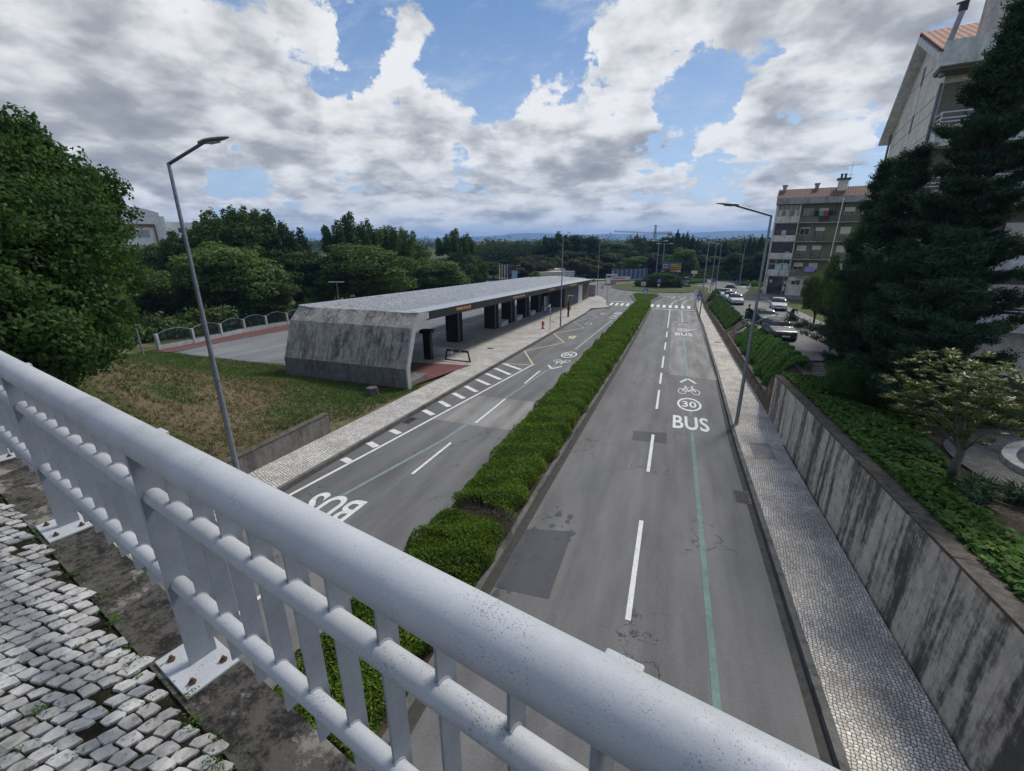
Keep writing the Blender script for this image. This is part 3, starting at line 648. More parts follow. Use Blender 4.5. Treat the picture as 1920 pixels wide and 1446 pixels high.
def chev(cx, cy, w, h, t, mat, s=1): bars('chevron_marking', [((cx-w/2*s, cy-h*s), (cx, cy)), ((cx, cy), (cx+w/2*s, cy-h*s))], t, mat, 3*LV)
road_text('BUS', 1.52, 22.7, 2.05, 1.72, m_white_mark); ring_mark(1.53, 25.95, .66, 1.28, .12, m_white_mark); road_text('30', 1.53, 25.95, 1.15, .78, m_white_mark)
bike(1.58, 29.1, 1.35, 2.2, m_white_mark); chev(1.58, 32.1, 1.0, 1.2, .18, m_white_mark)
road_text('BUS', 1.6, 52.8, 2.1, 1.8, m_white_mark); ring_mark(1.58, 56.3, .68, 1.35, .12, m_white_mark); road_text('30', 1.58, 56.3, 1.2, .8, m_white_mark)
bike(1.62, 59.3, 1.25, 1.8, m_white_worn); chev(1.6, 61.8, 1.1, .9, .2, m_white_mark); bars('road_paint_smear', [((2.3, 56.2), (3.2, 58.0))], .42, m_white_worn, 3*LV)
road_text('BUS', -10.0, 9.85, 1.45, 1.95, m_white_mark, True)
ring_mark(-8.0, 36.9, .66, 1.3, .12, m_white_mark); road_text('30', -8.0, 36.9, 1.15, .8, m_white_mark, True); bike(-8.0, 33.9, 1.35, 1.9, m_white_mark, -1); chev(-8.1, 31.3, 1.1, 1.1, .18, m_white_mark, -1)
ring_mark(-7.75, 70.4, .62, 1.6, .12, m_white_mark); road_text('30', -7.75, 70.4, 1.4, .75, m_white_mark, True); bike(-7.75, 66.6, 1.3, 2.2, m_white_mark, -1); chev(-7.8, 63.6, 1.1, 1.3, .18, m_white_mark, -1)
road_text('B', -9.75, 45.9, 1.8, .75, m_yellow_mark, True); road_text('U', -9.9, 57.0, 2.1, .8, m_white_worn, True); road_text('S', -9.9, 68.8, 2.2, .8, m_white_worn, True)
b = MB()
for (q0, q1) in (((1404, 558), (1417, 561.5)), ((1398, 552.5), (1408, 554))):
    P4 = [gp(x, y, zst(72)) for x, y in ((q0[0], q1[1]), (q1[0], q1[1]), (q1[0], q0[1]), (q0[0], q0[1]))]; b.face([(p.x, p.y, zst(p.y)+LV) for p in P4])
struct(b.build('parking_marking', m_white_mark))
# covers and drains, things one could lift
def cover(name, pts, mat, label, cat, h, grp=None):
    b = MB(); b.prism(pts, lambda x, y: zr(y)+h-.03, lambda x, y: zr(y)+h+.006); o = b.build(name, mat); return tag(o, label, cat, grp)
m_iron = M('cast_iron', (.06, .058, .055), .6, .3, var=.25, sc_=12)
def disc(cx, cy, r, n=20): return [(cx+r*math.cos(i*2*math.pi/n), cy+r*math.sin(i*2*math.pi/n)) for i in range(n)]
cover('manhole_cover', disc(4.75, 48.1, .38), m_iron, 'round grey manhole cover in the right pavement beside the stairs', 'manhole cover', .12)
cover('manhole_cover', disc(-15.2, 36.3, .30), m_iron, 'small dark round manhole cover in the cobbles level with the second zigzag', 'manhole cover', .12)
cover('manhole_cover', disc(-14.4, 56.0, .36), m_iron, 'dark round manhole cover on the cobbles left of the tall lamp post', 'manhole cover', .12)
cover('access_cover', [(3.9, 18.9), (4.75, 19.1), (4.75, 20.9), (3.9, 20.7)], M('cover_concrete', (.22, .21, .2), .9, var=.2, bump=.4), 'rectangular concrete cover set in the right pavement before the lamp post', 'access cover', .12)
def drain(x, y, label, w=.38, l=.75):
    e = empty('road_drain', (x, y, zr(y)+2*LV), 0, label, 'road drain'); e.rotation_euler = (math.atan(GR), 0, 0)
    b = MB(); b.box(-w/2-.06, w/2+.06, -l/2-.06, l/2+.06, -.02, .004); b.build('surround', m_kerb, e)
    b = MB(); b.box(-w/2, w/2, -l/2, l/2, .004, .008); b.build('pit', m_black, e)
    b = MB()
    for i in range(9): y0 = -l/2+l*i/9; b.box(-w/2, w/2, y0, y0+l/18, .008, .02)
    b.box(-.015, .015, -l/2, l/2, .008, .02); b.build('grate', m_iron, e)
drain(3.02, 15.5, 'iron drain grate at the right kerb of the near lane', .42, .8); drain(-12.0, 17.85, 'iron drain grate at the left kerb between the hatch bars', .4, .8)

# ---------------------------------------------------------------- bridge deck, its paving and railing
E_ = Vector((-.9754, .2207, 0)); N_ = Vector((.2207, .9754, 0)); DZ = 6.2
BM = Matrix(((E_.x, N_.x, 0, 0), (E_.y, N_.y, 0, 0), (0, 0, 1, 0), (0, 0, 0, 1)))    # local x along the rail, y outwards
m_deck, T = new_mat('deck_edge_concrete'); p_ = pos(T)
n_ = T.math('ADD', T.math('MULTIPLY', T.noise(p_, 5, 8, .72), .6), T.math('MULTIPLY', T.noise(p_, 38, 6, .75), .4))
c_ = T.mix(T.map(n_, .42, .56), (.024, .022, .02, 1), (.105, .097, .085, 1)); c_ = T.mix(T.map(T.noise(p_, 2.2, 7, .75), .57, .64, 0, .75), c_, (.30, .275, .235, 1))
c_ = T.mix(T.map(T.noise(p_, 9, 6, .8), .60, .66, 0, .8), c_, (.035, .045, .016, 1)); finish(T, c_, .95, 0, T.noise(p_, 70, 8, .8), .9, .012, .15)
b = MB(); b.box(-30, 32, -3.6, .60, 5.35, DZ-.03); b.box(-30, 32, .37, .605, DZ-.03, DZ); struct(b.build('bridge_deck', m_deck, M=BM))
m_moss = mat_grass('joint_moss', (.02, .018, .012), (.045, .042, .02), (.035, .055, .015), (.56, .66), 5.)
b = MB(); b.box(-6, 20, -3.5, .37, DZ-.03, DZ-.012); struct(b.build('deck_bedding', m_moss, M=BM))
rg = random.Random(11); b = MB(); V = []; a0 = math.radians(-17)
ca, sa = math.cos(a0), math.sin(a0)
for i in range(-76, 190):
    for j in range(-54, 66):
        u = i*.083+j*.010+(.041 if j % 2 else 0)+.012*math.sin(j*1.7); v = j*.0552+.006*math.sin(i*.9)
        x = u*ca-v*sa+1.2; y = u*sa+v*ca-.4
        y += .03*math.sin(x*1.7)
        if not (1.0 < x < 8.5 and -1.25 < y < .36+.03*math.sin(x*9)): continue
        if rg.random() < .012: continue
        L, W = .0420*rg.uniform(.88, 1.0), .0268*rg.uniform(.90, 1.02); an = a0+rg.uniform(-.12, .12); c_, s_ = math.cos(an), math.sin(an)
        sk = rg.uniform(.015, .030); h = DZ+rg.uniform(-.003, .005); cx, cy = x+rg.uniform(-.005, .005), y+rg.uniform(-.005, .005)
        P = [(-L+sk*1.1, -W), (0, -W*1.03), (L*.98, -W*.97), (L*.95, -W*.2), (L-sk*1.1, W), (0, W*1.03), (-L*.98, W*.97), (-L*.95, W*.2)]
        P = [(p+rg.uniform(-.004, .004), q+rg.uniform(-.004, .004)) for p, q in P]
        tx, ty = rg.uniform(-.05, .05), rg.uniform(-.05, .05)
        ring_ = lambda k, z: [(cx+(p*c_-q*s_)*k, cy+(p*s_+q*c_)*k, z+p*tx+q*ty) for p, q in P]
        base = len(b.v); b.v += ring_(1.02, DZ-.012)+ring_(1.0, h-.0018)+ring_(.96, h)
        for r_ in range(2):
            for k in range(8): q2 = (k+1) % 8; b.f.append((base+r_*8+k, base+r_*8+q2, base+(r_+1)*8+q2, base+(r_+1)*8+k)); b.m.append(0)
        b.f.append(tuple(base+16+k for k in range(8))); b.m.append(0)
m_, T = new_mat('limestone_setts'); p_ = pos(T); rnd_ = T.n('ShaderNodeNewGeometry').outputs['Random Per Island']
c_ = T.vmath('SCALE', (.53, .515, .485), scale=T.math('MULTIPLY', T.map(rnd_, 0, 1, .62, 1.02, False), T.map(T.noise(p_, 14, 6, .7), .3, .7, .75, 1.12)))
c_ = T.mix(T.map(T.noise(p_, 32, 6, .75), .54, .66, 0, .8), c_, (.075, .075, .078, 1)); c_ = T.mix(T.map(T.noise(p_, 2.1, 5, .7), .50, .66, 0, .65), c_, (.11, .108, .09, 1))
finish(T, c_, .75, 0, T.noise(p_, 60, 6, .7), .7, .006, .3)
struct(b.build('paving_setts', m_, M=BM, smooth=False))
# moss tufts and weeds
rng = np.random.default_rng(5)
cl = []; nr = []
for k in range(110):
    x = rng.uniform(1.2, 6); y = .36+rng.normal(0, .03) if rng.random() < .7 else rng.uniform(-.9, .4)
    n_ = rng.integers(3, 14); c = rng.normal(0, .012, (n_, 3)); c[:, 0] += x; c[:, 1] += y; c[:, 2] = DZ+np.abs(c[:, 2])*.8; cl.append(c)
for (x, y, s) in ((1.72, .36, .05), (1.50, .33, .05), (1.86, .40, .03), (3.2, .37, .03), (2.6, .38, .04), (2.3, .05, .03)):
    c = rng.normal(0, s*.45, (46, 3)); c[:, 0] += x; c[:, 1] += y; c[:, 2] = DZ+.005+np.abs(c[:, 2])*.9; cl.append(c)
C = np.concatenate(cl); V_ = leaf_quads(C, np.tile([0, 0, 1.], (len(C), 1)), .017, .006, rng)
o = put_mesh('joint_weeds', quads_mesh('joint_weeds', V_, l_ground), BM); tag(o, 'small weeds and moss between the setts beside the railing', 'weeds', kind='stuff')
# railing: each bay is one length of railing; three tubes, posts and flat bars move together
ZT, ZM, ZL = 7.30, 7.055, 6.635
rail = empty('bridge_railing', (0, 0, 0), 0, 'light grey painted steel railing along the bridge edge in the foreground', 'railing'); rail.matrix_world = BM
def seam_tube(z, r, y, name, segs, smooth=True, n=40, mat=m_rail):
    for x0, x1 in segs:
        L = MB(); pts = [(x0, y, z), (x0+.004, y, z)]+[(x0+.004+(x1-x0-.008)*k/6, y, z) for k in range(1, 6)]+[(x1-.004, y, z), (x1, y, z)]
        rr = [r-.003, r]+[r]*5+[r, r-.003]; L.tube(pts, rr, n); L.build(name, mat, rail, smooth)
seam_tube(ZT, .0625, .51, 'handrail_tube', [(-6, 2.53), (2.533, 8.7), (8.703, 15)], n=56)
for xs_ in (2.5315, 8.7015):
    b = MB(); b.tube([(xs_-.008, .51, ZT), (xs_-.003, .51, ZT), (xs_+.003, .51, ZT), (xs_+.008, .51, ZT)], [.0627, .0648, .0648, .0627], 48)
    b.build('weld_ring', m_rail, rail, True)
posts = [.15+1.85*k for k in range(-3, 9)]
for z, r in ((ZM, .033), (ZL, .031)):
    seam_tube(z, r, .51, 'lower_tube', [(posts[k]+.004, posts[k+1]-.004) for k in range(len(posts)-1)], n=24)
def plate(M_, w0, w1, z0, z1, x, t=.006, m=0): M_.box(x-t/2, x+t/2, w0, w1, z0, z1)
for k, x in enumerate(posts):
    P = MB(); pp = [(.468, DZ+.012), (.575, DZ+.012), (.575, ZT-.03), (.55, ZT-.015), (.49, ZT-.015), (.468, ZT-.05)]
    bb = len(P.v)
    for xx in (x-.006, x+.006): P.v += [(xx, y, z) for y, z in pp]
    P.f += [tuple(bb+i for i in range(6))[::-1], tuple(bb+6+i for i in range(6))]+[(bb+i, bb+(i+1) % 6, bb+6+(i+1) % 6, bb+6+i) for i in range(6)]; P.m += [0]*8
    po = P.build('post', m_rail_flat, rail)
    B = MB(); B.box(x-.155, x+.155, .39, .60, DZ, DZ+.012); bp = B.build('base_plate', m_rail, po, bevel=.002)
    for (dx, yy_) in ((.10, .435), (-.10, .435), (.10, .56), (-.10, .56)):
        Bt = MB(); Bt.tube([(x+dx, yy_, DZ+.012), (x+dx, yy_, DZ+.022)], .015, 6); Bt.tube([(x+dx, yy_, DZ+.022), (x+dx, yy_, DZ+.036)], .007, 8); Bt.build('bolt', m_rust, po)
    Br = MB(); Br.box(x-.035, x+.035, .560, .605, ZT-.018, ZT+.002); Br.box(x-.006, x+.006, .570, .595, ZT-.12, ZT-.018); Br.build('bracket', m_rail, po, bevel=.004)
wl = MB()
xq = []
for k in range(len(posts)-1):
    for j in range(1, 10):
        x = posts[k]+j*.185
        P = MB(); P.box(x-.004, x+.004, .507, .566, 6.44, ZT-.02); P.build('baluster', m_rail_flat, rail)
        for z, r in ((ZM, .033), (ZL, .031)):
            for dx in (-.005, .005):
                pts = [(x+dx, .51+(r+.001)*math.cos(a), z+(r+.001)*math.sin(a)) for a in np.linspace(math.radians(-25), math.radians(100), 9)]
                wl.tube(pts, .0035, 5)
wl.build('weld_bead', m_rail_flat, rail, True)

# ---------------------------------------------------------------- retaining walls, strip wall, fence wall
def wall_mesh(b, x0, x1, ys_, zlo, zhi, jit=0.):
    for a, c in zip(ys_, ys_[1:]):
        b.prism([(x0(a), a), (x1(a), a), (x1(c), c), (x0(c), c)], lambda x, y: zlo(y), lambda x, y: zhi(y))
rw_ = empty('retaining_wall', (5.35, 15, -.4), 0, 'tall streaked grey retaining wall along the right pavement', 'retaining wall')
b = MB(); b.prism([(5.27, -14), (5.62, -14), (5.80, 25.1), (5.42, 25.1)], lambda x, y: zr(y)-.2, lambda x, y: wall_top(y)-.07); o = b.build('wall_face', m_conc, rw_)
o.location = (-5.35, -15, .4)
b = MB()
rj = random.Random(3)
yv = -14.
while yv < 25.1:
    L = rj.uniform(1.4, 2.3); y1 = min(yv+L, 25.12); dx = rj.uniform(-.012, .012); k0 = (yv+14)/39.1*.15; k1 = (y1+14)/39.1*.15
    b.prism([(5.235+dx+k0, yv+.006), (5.665+dx+k0*1.15, yv+.006), (5.665+dx+k1*1.15, y1-.006), (5.235+dx+k1, y1-.006)], lambda x, y: wall_top(y)-.07, lambda x, y: wall_top(y)+rj.uniform(-.004, .004)); yv = y1
o = b.build('coping', m_cap, rw_, bevel=.01); o.location = (-5.35, -15, .4)
lw = empty('low_wall', (-14.5, 12, -.3), 0, 'low weathered concrete wall holding the grass bank at the left pavement', 'low wall')
b = MB(); b.prism([(-14.38, -6), (-14.38, 14.9), (-14.66, 14.9), (-14.66, -6)], lambda x, y: zr(y)-.1, lambda x, y: .50+(10-y)*.012-.05); o = b.build('wall_face', m_wall_low, lw); o.location = (14.5, -12, .3)
b = MB(); b.prism([(-14.36, -6), (-14.36, 14.92), (-14.70, 14.92), (-14.70, -6)], lambda x, y: .50+(10-y)*.012-.05, lambda x, y: .50+(10-y)*.012); o = b.build('coping', m_cap, lw, bevel=.01); o.location = (14.5, -12, .3)
def sw_top(y): return zr(y)+.78-.0028*(y-27)
for y0, y1, lab in ((27.0, 50.2, 'low mossy concrete wall under the shrub bank between the near and middle stairs'), (52.2, 80.5, 'low mossy wall under the shrub bank between the middle stairs and the far stairs')):
    e = empty('planter_wall', (5.7, y0, zr(y0)), 0, lab, 'low wall')
    b = MB(); b.prism([(5.60, y0), (5.80, y0), (5.88, y1), (5.70, y1)], lambda x, y: zr(y)-.05, lambda x, y: sw_top(y)-.06); o = b.build('wall_face', m_wall_low, e); o.location = (-5.7, -y0, -zr(y0))
    b = MB(); b.prism([(5.58, y0-.03), (5.82, y0-.03), (5.90, y1), (5.68, y1)], lambda x, y: sw_top(y)-.06, lambda x, y: sw_top(y)); o = b.build('coping', m_cap, e, bevel=.01); o.location = (-5.7, -y0, -zr(y0))
# stairs
m_step = M('step_concrete', (.36, .35, .33), .85, var=.2, bump=.3, dirt=.3); m_tube_w = M('handrail_grey', (.42, .43, .42), .5, .1, var=.12)
def stairs(name, x0, y0, z0, w, dirv, n, rise, run, label, hr=(True, True)):
    e = empty(name, (x0, y0, z0), math.atan2(dirv[1], dirv[0]), label, 'stairs')     # local x = up direction, y = left
    for i in range(n):
        b = MB(); b.box(i*run, (i+1)*run+.03, -w/2, w/2, -.4 if i == 0 else (i-1)*rise, (i+1)*rise); b.build('step', m_step, e, bevel=.01)
    for sd in (0, 1):
        if not hr[sd]: continue
        y = (w/2+.08)*(1 if sd == 0 else -1); b = MB(); L = n*run; Hh = n*rise
        for t in (0.08, .5, .95): b.cyl((L*t, y, Hh*t-.15), (L*t, y, Hh*t+.85), .018, 8)
        b.tube([(-.25, y, .70), (0, y, .88), (L, y, Hh+.88), (L+.3, y, Hh+.88)], .024, 8); b.tube([(0, y, .45), (L, y, Hh+.45)], .016, 8); b.build('handrail', m_tube_w, e, True)
    return e
stairs('outdoor_stairs', 6.35, 51.3, zr(51)+.12, 1.05, (.17, -.985), 11, .19, .50, 'concrete stairs with grey handrail climbing the shrub bank to the parked cars', (True, True))
stairs('outdoor_stairs', 5.75, 26.1, zr(26)+.12, 1.3, (1, .12), 11, .165, .30, 'stairs climbing behind the end of the tall retaining wall', (False, True))
stairs('outdoor_stairs', 5.8, 83.2, zr(82)+.12, 2.0, (1, -.25), 8, .17, .28, 'far stairs with two handrails at the end of the shrub bank', (True, True))
# fence along the bus road
e0 = empty('boundary_fence', (-43, 30, -1), 0, 'white walled fence of arched blue grey panels beyond the bus road', 'fence'); off = (43, -30, 1)
FP = [Vector((-41.85, 25.0)), Vector((-42.15, 28.3)), Vector((-42.8, 31.6)), Vector((-43.7, 35.0))]+[Vector((-43.9-.02*k, 35+3.05*k)) for k in range(1, 16)]
m_fence = M('fence_blue_grey', (.12, .18, .225), .5, .2, var=.1); m_fmesh = M('fence_bar_dark', (.03, .045, .06), .5, .2, var=.1); m_post = M('fence_post_white', (.30, .31, .31), .85, var=.25, dirt=.5)
b = MB()
for a, c in zip(FP, FP[1:]):
    d = (c-a).normalized(); n = Vector((-d.y, d.x))*.1; b.prism([tuple(a-n), tuple(c-n), tuple(c+n), tuple(a+n)], lambda x, y: zr(y)-.1, lambda x, y: zr(y)+.38)
b.build('base_wall', m_post, e0, loc=off)
for k, a in enumerate(FP[:-1]):
    c = FP[k+1]; d = (c-a).normalized(); L = (c-a).length; z0 = zr(a.y)
    b = MB(); Mx = frame((a.x, a.y, z0), d); b.box(-.11, .11, -.13, .13, .0, 1.42, Mx); b.build('post', m_post, e0, loc=off)
    b = MB(); q = 14; arc = lambda t: 1.36+.34*math.sin(math.pi*t)**.8
    sl = (zr(c.y)-z0)
    pt = lambda t, z: Mx @ Vector((.14+(L-.28)*t, 0, z+sl*t))
    b.tube([pt(i/q, arc(i/q)) for i in range(q+1)], .03, 6); b.tube([pt(0, .44), pt(1, .44)], .025, 6); b.tube([pt(0, .44), pt(0, arc(0))], .025, 6); b.tube([pt(1, .44), pt(1, arc(1))], .025, 6)
    b.cur = 1
    for i in range(1, 24): t = i/24; b.tube([pt(t, .46), pt(t, arc(t)-.02)], .016, 4, False)
    b.build('arched_panel', [m_fence, m_fmesh], e0, loc=off)

# ---------------------------------------------------------------- bus interface shelter
SH = Vector((-20, 50, -2)); sh = empty('bus_shelter', SH, 0, 'long concrete bus shelter with metal roof and dark fascia lettering', 'bus shelter'); so = -SH
def rz_r(y): return 3.61-.0467*(y-24.4)          # roof height at right edge
def rz_l(y): return 3.67-.0387*(y-24.4)
XL, XR = -24.75, -15.15; Y0, Y1 = 24.35, 91.
# leaning end block: profile (y,z) extruded across x, thick slab
g0 = zr(22.5)+.0
prof_out = [(22.45, g0), (22.45, .40), (23.40, 2.80), (24.38, 3.60)]
prof_in = [(22.78, g0), (22.78, .40), (23.70, 2.70), (24.60, 3.30), (25.2, 3.55)]
b = MB(); P = prof_out+[(25.2, 3.55)]+prof_in[:-1][::-1]
def slab(b, x0, x1, P):
    n = len(P); bb = len(b.v); b.v += [(x0, y, z) for y, z in P]+[(x1, y, z) for y, z in P]
    b.f += [tuple(bb+i for i in range(n)), tuple(bb+n+i for i in range(n))[::-1]]+[(bb+i, bb+n+i, bb+n+(i+1) % n, bb+(i+1) % n) for i in range(n)]; b.m += [b.cur]*(n+2)
slab(b, XL, XR, [prof_out[1], prof_out[2], prof_in[2], prof_in[1]]); b.build('leaning_wall', m_block, sh, loc=so)
b = MB(); slab(b, XL, XR, [(23.40, 2.805), (24.38, 3.60), (25.2, 3.55), (24.60, 3.30), (23.70, 2.705)]); b.build('top_panel', m_block, sh, loc=so)
b = MB(); slab(b, XL-.03, XR+.03, [(22.42, g0-.2), (22.42, .39), (22.80, .39), (22.80, g0-.2)]); b.build('block_base', m_block_base, sh, loc=so)
b = MB(); slab(b, XR+.004, XR+.14, [(22.45, g0-.1), (22.45, .40), (23.40, 2.80), (24.38, 3.56), (25.5, 3.50), (25.5, 3.12), (24.75, 3.02), (23.78, 2.5), (22.84, .40), (22.84, g0-.1)]); b.build('side_fin', m_block_side, sh, loc=so)
b = MB(); b.box(XR-1.0, XR+.02, 22.82, 25.0, g0-.1, g0+.36); b.build('foot_block', m_block_base, sh, loc=so)
b = MB()
for i in range(1, 8): x = XL+(XR-XL)*i/8; b.prism([(x-.012, 22.0), (x+.012, 22.0), (x+.012, 22.4), (x-.012, 22.4)], 0, 0.01) if 0 else None
for i in range(1, 8):
    x = XL+(XR-XL)*i/8
    for (a, c) in ((prof_out[1], prof_out[2]), (prof_out[2], prof_out[3])):
        dy, dz = c[0]-a[0], c[1]-a[1]; L = math.hypot(dy, dz); ny, nz = -dz/L*.003, dy/L*.004
        b.face([(x-.016, a[0]+ny, a[1]+nz), (x+.016, a[0]+ny, a[1]+nz), (x+.016, c[0]+ny, c[1]+nz), (x-.016, c[0]+ny, c[1]+nz)])
b.build('panel_joint', m_black, sh, loc=so)
# folded metal roof
b = MB(); ysr = list(np.linspace(Y0, 91.3, 28)); rows = []
for y in ysr:
    k = (y-Y0)/(91.3-Y0); xl = XL if y < 78 else XL+(y-78)*.32
    zl, zr_ = rz_l(y), rz_r(y); xm = -20.6; zm = zl*.56+zr_*.44-.34*(1-k)**2-.02
    rows.append([(xl, y, zl), ((xl+xm)/2-.4, y, zl*.5+zm*.5+.02), (xm, y, zm), (-17.6, y, zm*.42+zr_*.58), (-16.6, y, zr_-.05), (XR, y, zr_)])
for A, B in zip(rows, rows[1:]):
    for i in range(5): b.face([A[i], A[i+1], B[i+1], B[i]])
for A, B in zip(rows, rows[1:]):
    for i in range(5): b.face([tuple(Vector(q)-Vector((0, 0, .12))) for q in (A[i+1], A[i], B[i], B[i+1])])
A = rows[0]
for i in range(5): b.face([A[i], tuple(Vector(A[i])-Vector((0, 0, .12))), tuple(Vector(A[i+1])-Vector((0, 0, .12))), A[i+1]])
A = rows[-1]
for i in range(5): b.face([A[i], A[i+1], tuple(Vector(A[i+1])-Vector((0, 0, .12))), tuple(Vector(A[i])-Vector((0, 0, .12)))])
for A, B in zip(rows, rows[1:]):
    for i in (0, 5): b.face([A[i], B[i], tuple(Vector(B[i])-Vector((0, 0, .12))), tuple(Vector(A[i])-Vector((0, 0, .12)))])
b.build('metal_roof', m_roofm, sh, loc=so)
b = MB()
for a, c in zip(rows, rows[1:]):
    pass
b.tube([(XR+.02, 24.4, rz_r(24.4)+.0), (XR+.02, 91.3, rz_r(91.3))], .035, 6); b.tube([(XL-.02, 24.4, rz_l(24.4)), (XL-.02, 78, rz_l(78))], .035, 6)
b.tube([(XL, 24.33, rz_l(24.4)+.01), (-20.6, 24.33, rz_l(24.4)-.36), (XR, 24.33, rz_r(24.4)+.01)], .035, 6); b.build('roof_flashing', M('flashing', (.42, .45, .48), .4, .4), sh, loc=so)
b = MB()
bb = len(b.v)
for (x, t) in ((XR+.03, 0), (XR-.10, 0)):
    b.v += [(x, 25.4, rz_r(25.4)-.03), (x, 91.2, rz_r(91.2)-.03), (x, 91.2, rz_r(91.2)-.45), (x, 86, rz_r(86)-.56), (x, 25.4, rz_r(25.4)-.58)]
b.f += [(0, 1, 2, 3, 4), (9, 8, 7, 6, 5)]+[(i, 5+i, 5+(i+1) % 5, (i+1) % 5) for i in range(5)]; b.m += [0]*7
b.build('fascia', m_dark_panel, sh, loc=so)
b = MB(); b.face([(XR-.1, 25.4, rz_r(25.4)-.55), (XR-.1, 91, rz_r(91)-.45), (XL+.3, 91, rz_l(80)-.6), (XL+.3, 25.4, rz_l(25.4)-.75)]); b.build('soffit', m_dark_panel, sh, loc=so)
b = MB(); b.box(XL, XL+.12, 25.4, 78, -9, 0) if 0 else None
b.v += [(XL+x, y, z) for x in (.02, .14) for y, z in ((25.4, rz_l(25.4)-.05), (78, rz_l(78)-.05), (78, rz_l(78)-.6), (25.4, rz_l(25.4)-.6))]; b.f += [(0, 1, 2, 3), (7, 6, 5, 4), (3, 2, 6, 7), (0, 4, 5, 1)]; b.m += [0]*4
b.build('rear_fascia', m_dark_panel, sh, loc=so)
# lettering on the fascia
def fascia_text(s, yc, wid, h, mat):
    me = text_mesh(s, 1., mat, 'fascia_lettering', offset=.012); co = np.array([v.co[:] for v in me.vertices]); mn, mx = co.min(0), co.max(0)
    sl = -.0467
    for v in me.vertices:
        u = (v.co.x-(mn[0]+mx[0])/2)*wid/(mx[0]-mn[0]); w = (v.co.y-(mn[1]+mx[1])/2)*h/(mx[1]-mn[1])
        v.co = (XR+.036, yc+u, rz_r(yc+u)-.30+w)
    o = put_mesh('fascia_lettering', me, None, sh); o.location = so
fascia_text('www.muv.pt', 31.0, 2.6, .40, m_orange); fascia_text('Interface Hospital', 44.2, 3.7, .32, m_orange); fascia_text('www.muv.pt', 57.5, 2.6, .32, m_orange); fascia_text('Interface Hospital', 71.0, 4.4, .32, m_gold); fascia_text('www.muv.pt', 86.5, 3., .3, m_orange)
# piers, benches, closed end rooms
PY = [(25.6, 27.6), (37.85, 38.9), (47.3, 48.6), (52.85, 54.4), (58.85, 60.6), (65.25, 67.2), (71.0, 73.2)]
for i, (a, c) in enumerate(PY):
    b = MB()
    if i == 0: b.prism([(-19.9, a), (-19.2, a), (-19.2, c), (-19.9, c)], lambda x, y: zr(y)+.1, lambda x, y: rz_r(y)-.56)
    else: b.prism([(-20.5, a), (-19.2, a), (-19.2, c), (-20.5, c)], lambda x, y: zr(y)+.1, lambda x, y: rz_r(y)-.5)
    b.build('pier', m_pier, sh, loc=so)
    b = MB(); b.prism([(-19.2, a-.01), (-19.1, a-.01), (-19.1, a+.18), (-19.2, a+.18)], lambda x, y: zr(y)+.1, lambda x, y: rz_r(y)-.56); b.build('pier_edge', M('pier_edge', (.11, .115, .125), .6) if i == 0 else bpy.data.materials['pier_edge'], sh, loc=so)
b = MB(); b.prism([(-24, 25), (-23.8, 25), (-23.8, 92), (-24, 92)], lambda x, y: zr(y)+.1, lambda x, y: zr(y)+.14) if 0 else None
b = MB(); b.prism([(-20.6, 74.5), (-17.3, 74.6), (-16.9, 83.6), (-21.5, 83.9)], lambda x, y: zr(y)+.1, lambda x, y: rz_r(y)-.46); b.build('closed_wall', M('closed_wall', (.055, .06, .062), .6, var=.15), sh, loc=so)
b = MB(); b.prism([(-16.95, 83.7), (-16.75, 83.7), (-16.62, 86.5), (-20.8, 86.5), (-20.8, 83.9)], lambda x, y: zr(y)+.1, lambda x, y: rz_r(y)-.5); b.build('white_door', m_white, sh, loc=so)
b = MB(); b.prism([(-16.55, 86.6), (-16.2, 91.0), (-21, 91.2), (-21, 86.6)], lambda x, y: zr(y)+.1, lambda x, y: rz_r(y)-.44); b.build('brown_wall', M('brown_cladding', (.10, .065, .045), .7, var=.2), sh, loc=so)
b = MB(); b.prism([(-19.05, 67.5), (-18.95, 67.5), (-18.95, 70.6), (-19.05, 70.6)], lambda x, y: zr(y)+.25, lambda x, y: zr(y)+2.4); b.build('timetable_panel', mat_glass('panel_glass', (.05, .055, .06), .2), sh, loc=so)
bench = None
for i, (yb, lab) in enumerate(((49.6, 'nearest of the row'), (55.2, 'second of the row'), (61.3, 'third of the row'), (68.0, 'fourth of the row'), )):
    b = MB(); b.box(-.35, .35, -1.25+.1*i, 1.0, 0, .48); b.box(-.42, .42, -1.30+.1*i, 1.05, .48, .56)
    o = b.build('bench', m_bench, bevel=.02, loc=(-19.3, yb+.6, zr(yb)+.12)); tag(o, 'pale concrete bench under the shelter between dark piers, '+lab, 'bench', 'concrete benches under the bus shelter')
# kiosk column, white bench, cycle stand
k = empty('information_kiosk', (-18.1, 30.3, zr(30)+.12), math.radians(8), 'black information column with wider cap beside the shelter end wall', 'kiosk')
b = MB(); b.prism([(-.30, -.25), (.30, -.25), (.36, .0), (.30, .3), (-.30, .3)], 0, 2.15); b.build('column', m_black, k, bevel=.01)
b = MB(); b.prism([(-.50, -.42), (.46, -.42), (.55, .0), (.46, .45), (-.50, .45), (-.58, 0)], 2.15, 2.38); b.build('cap', m_black, k, bevel=.015)
b = MB(); b.box(.05, .24, -.262, -.252, .1, 2.05); b.build('screen', mat_glass('kiosk_screen', (.02, .022, .03), .1), k)
b = MB(); b.box(-1.1, 1.1, -.28, .28, 0, .5); b.ball((1.1, 0, .25), (.26, .28, .25), 12, 8)
o = b.build('bench', m_bench, bevel=.03, loc=(-18.35, 32.4, zr(32)+.12)); tag(o, 'white rounded concrete bench behind the black information column', 'bench')
c = empty('cycle_stand', (-15.65, 30.6, zr(30.6)+.12), math.radians(-3), 'dark trapezoid cycle stand with small white logos on the cobbles', 'cycle stand')
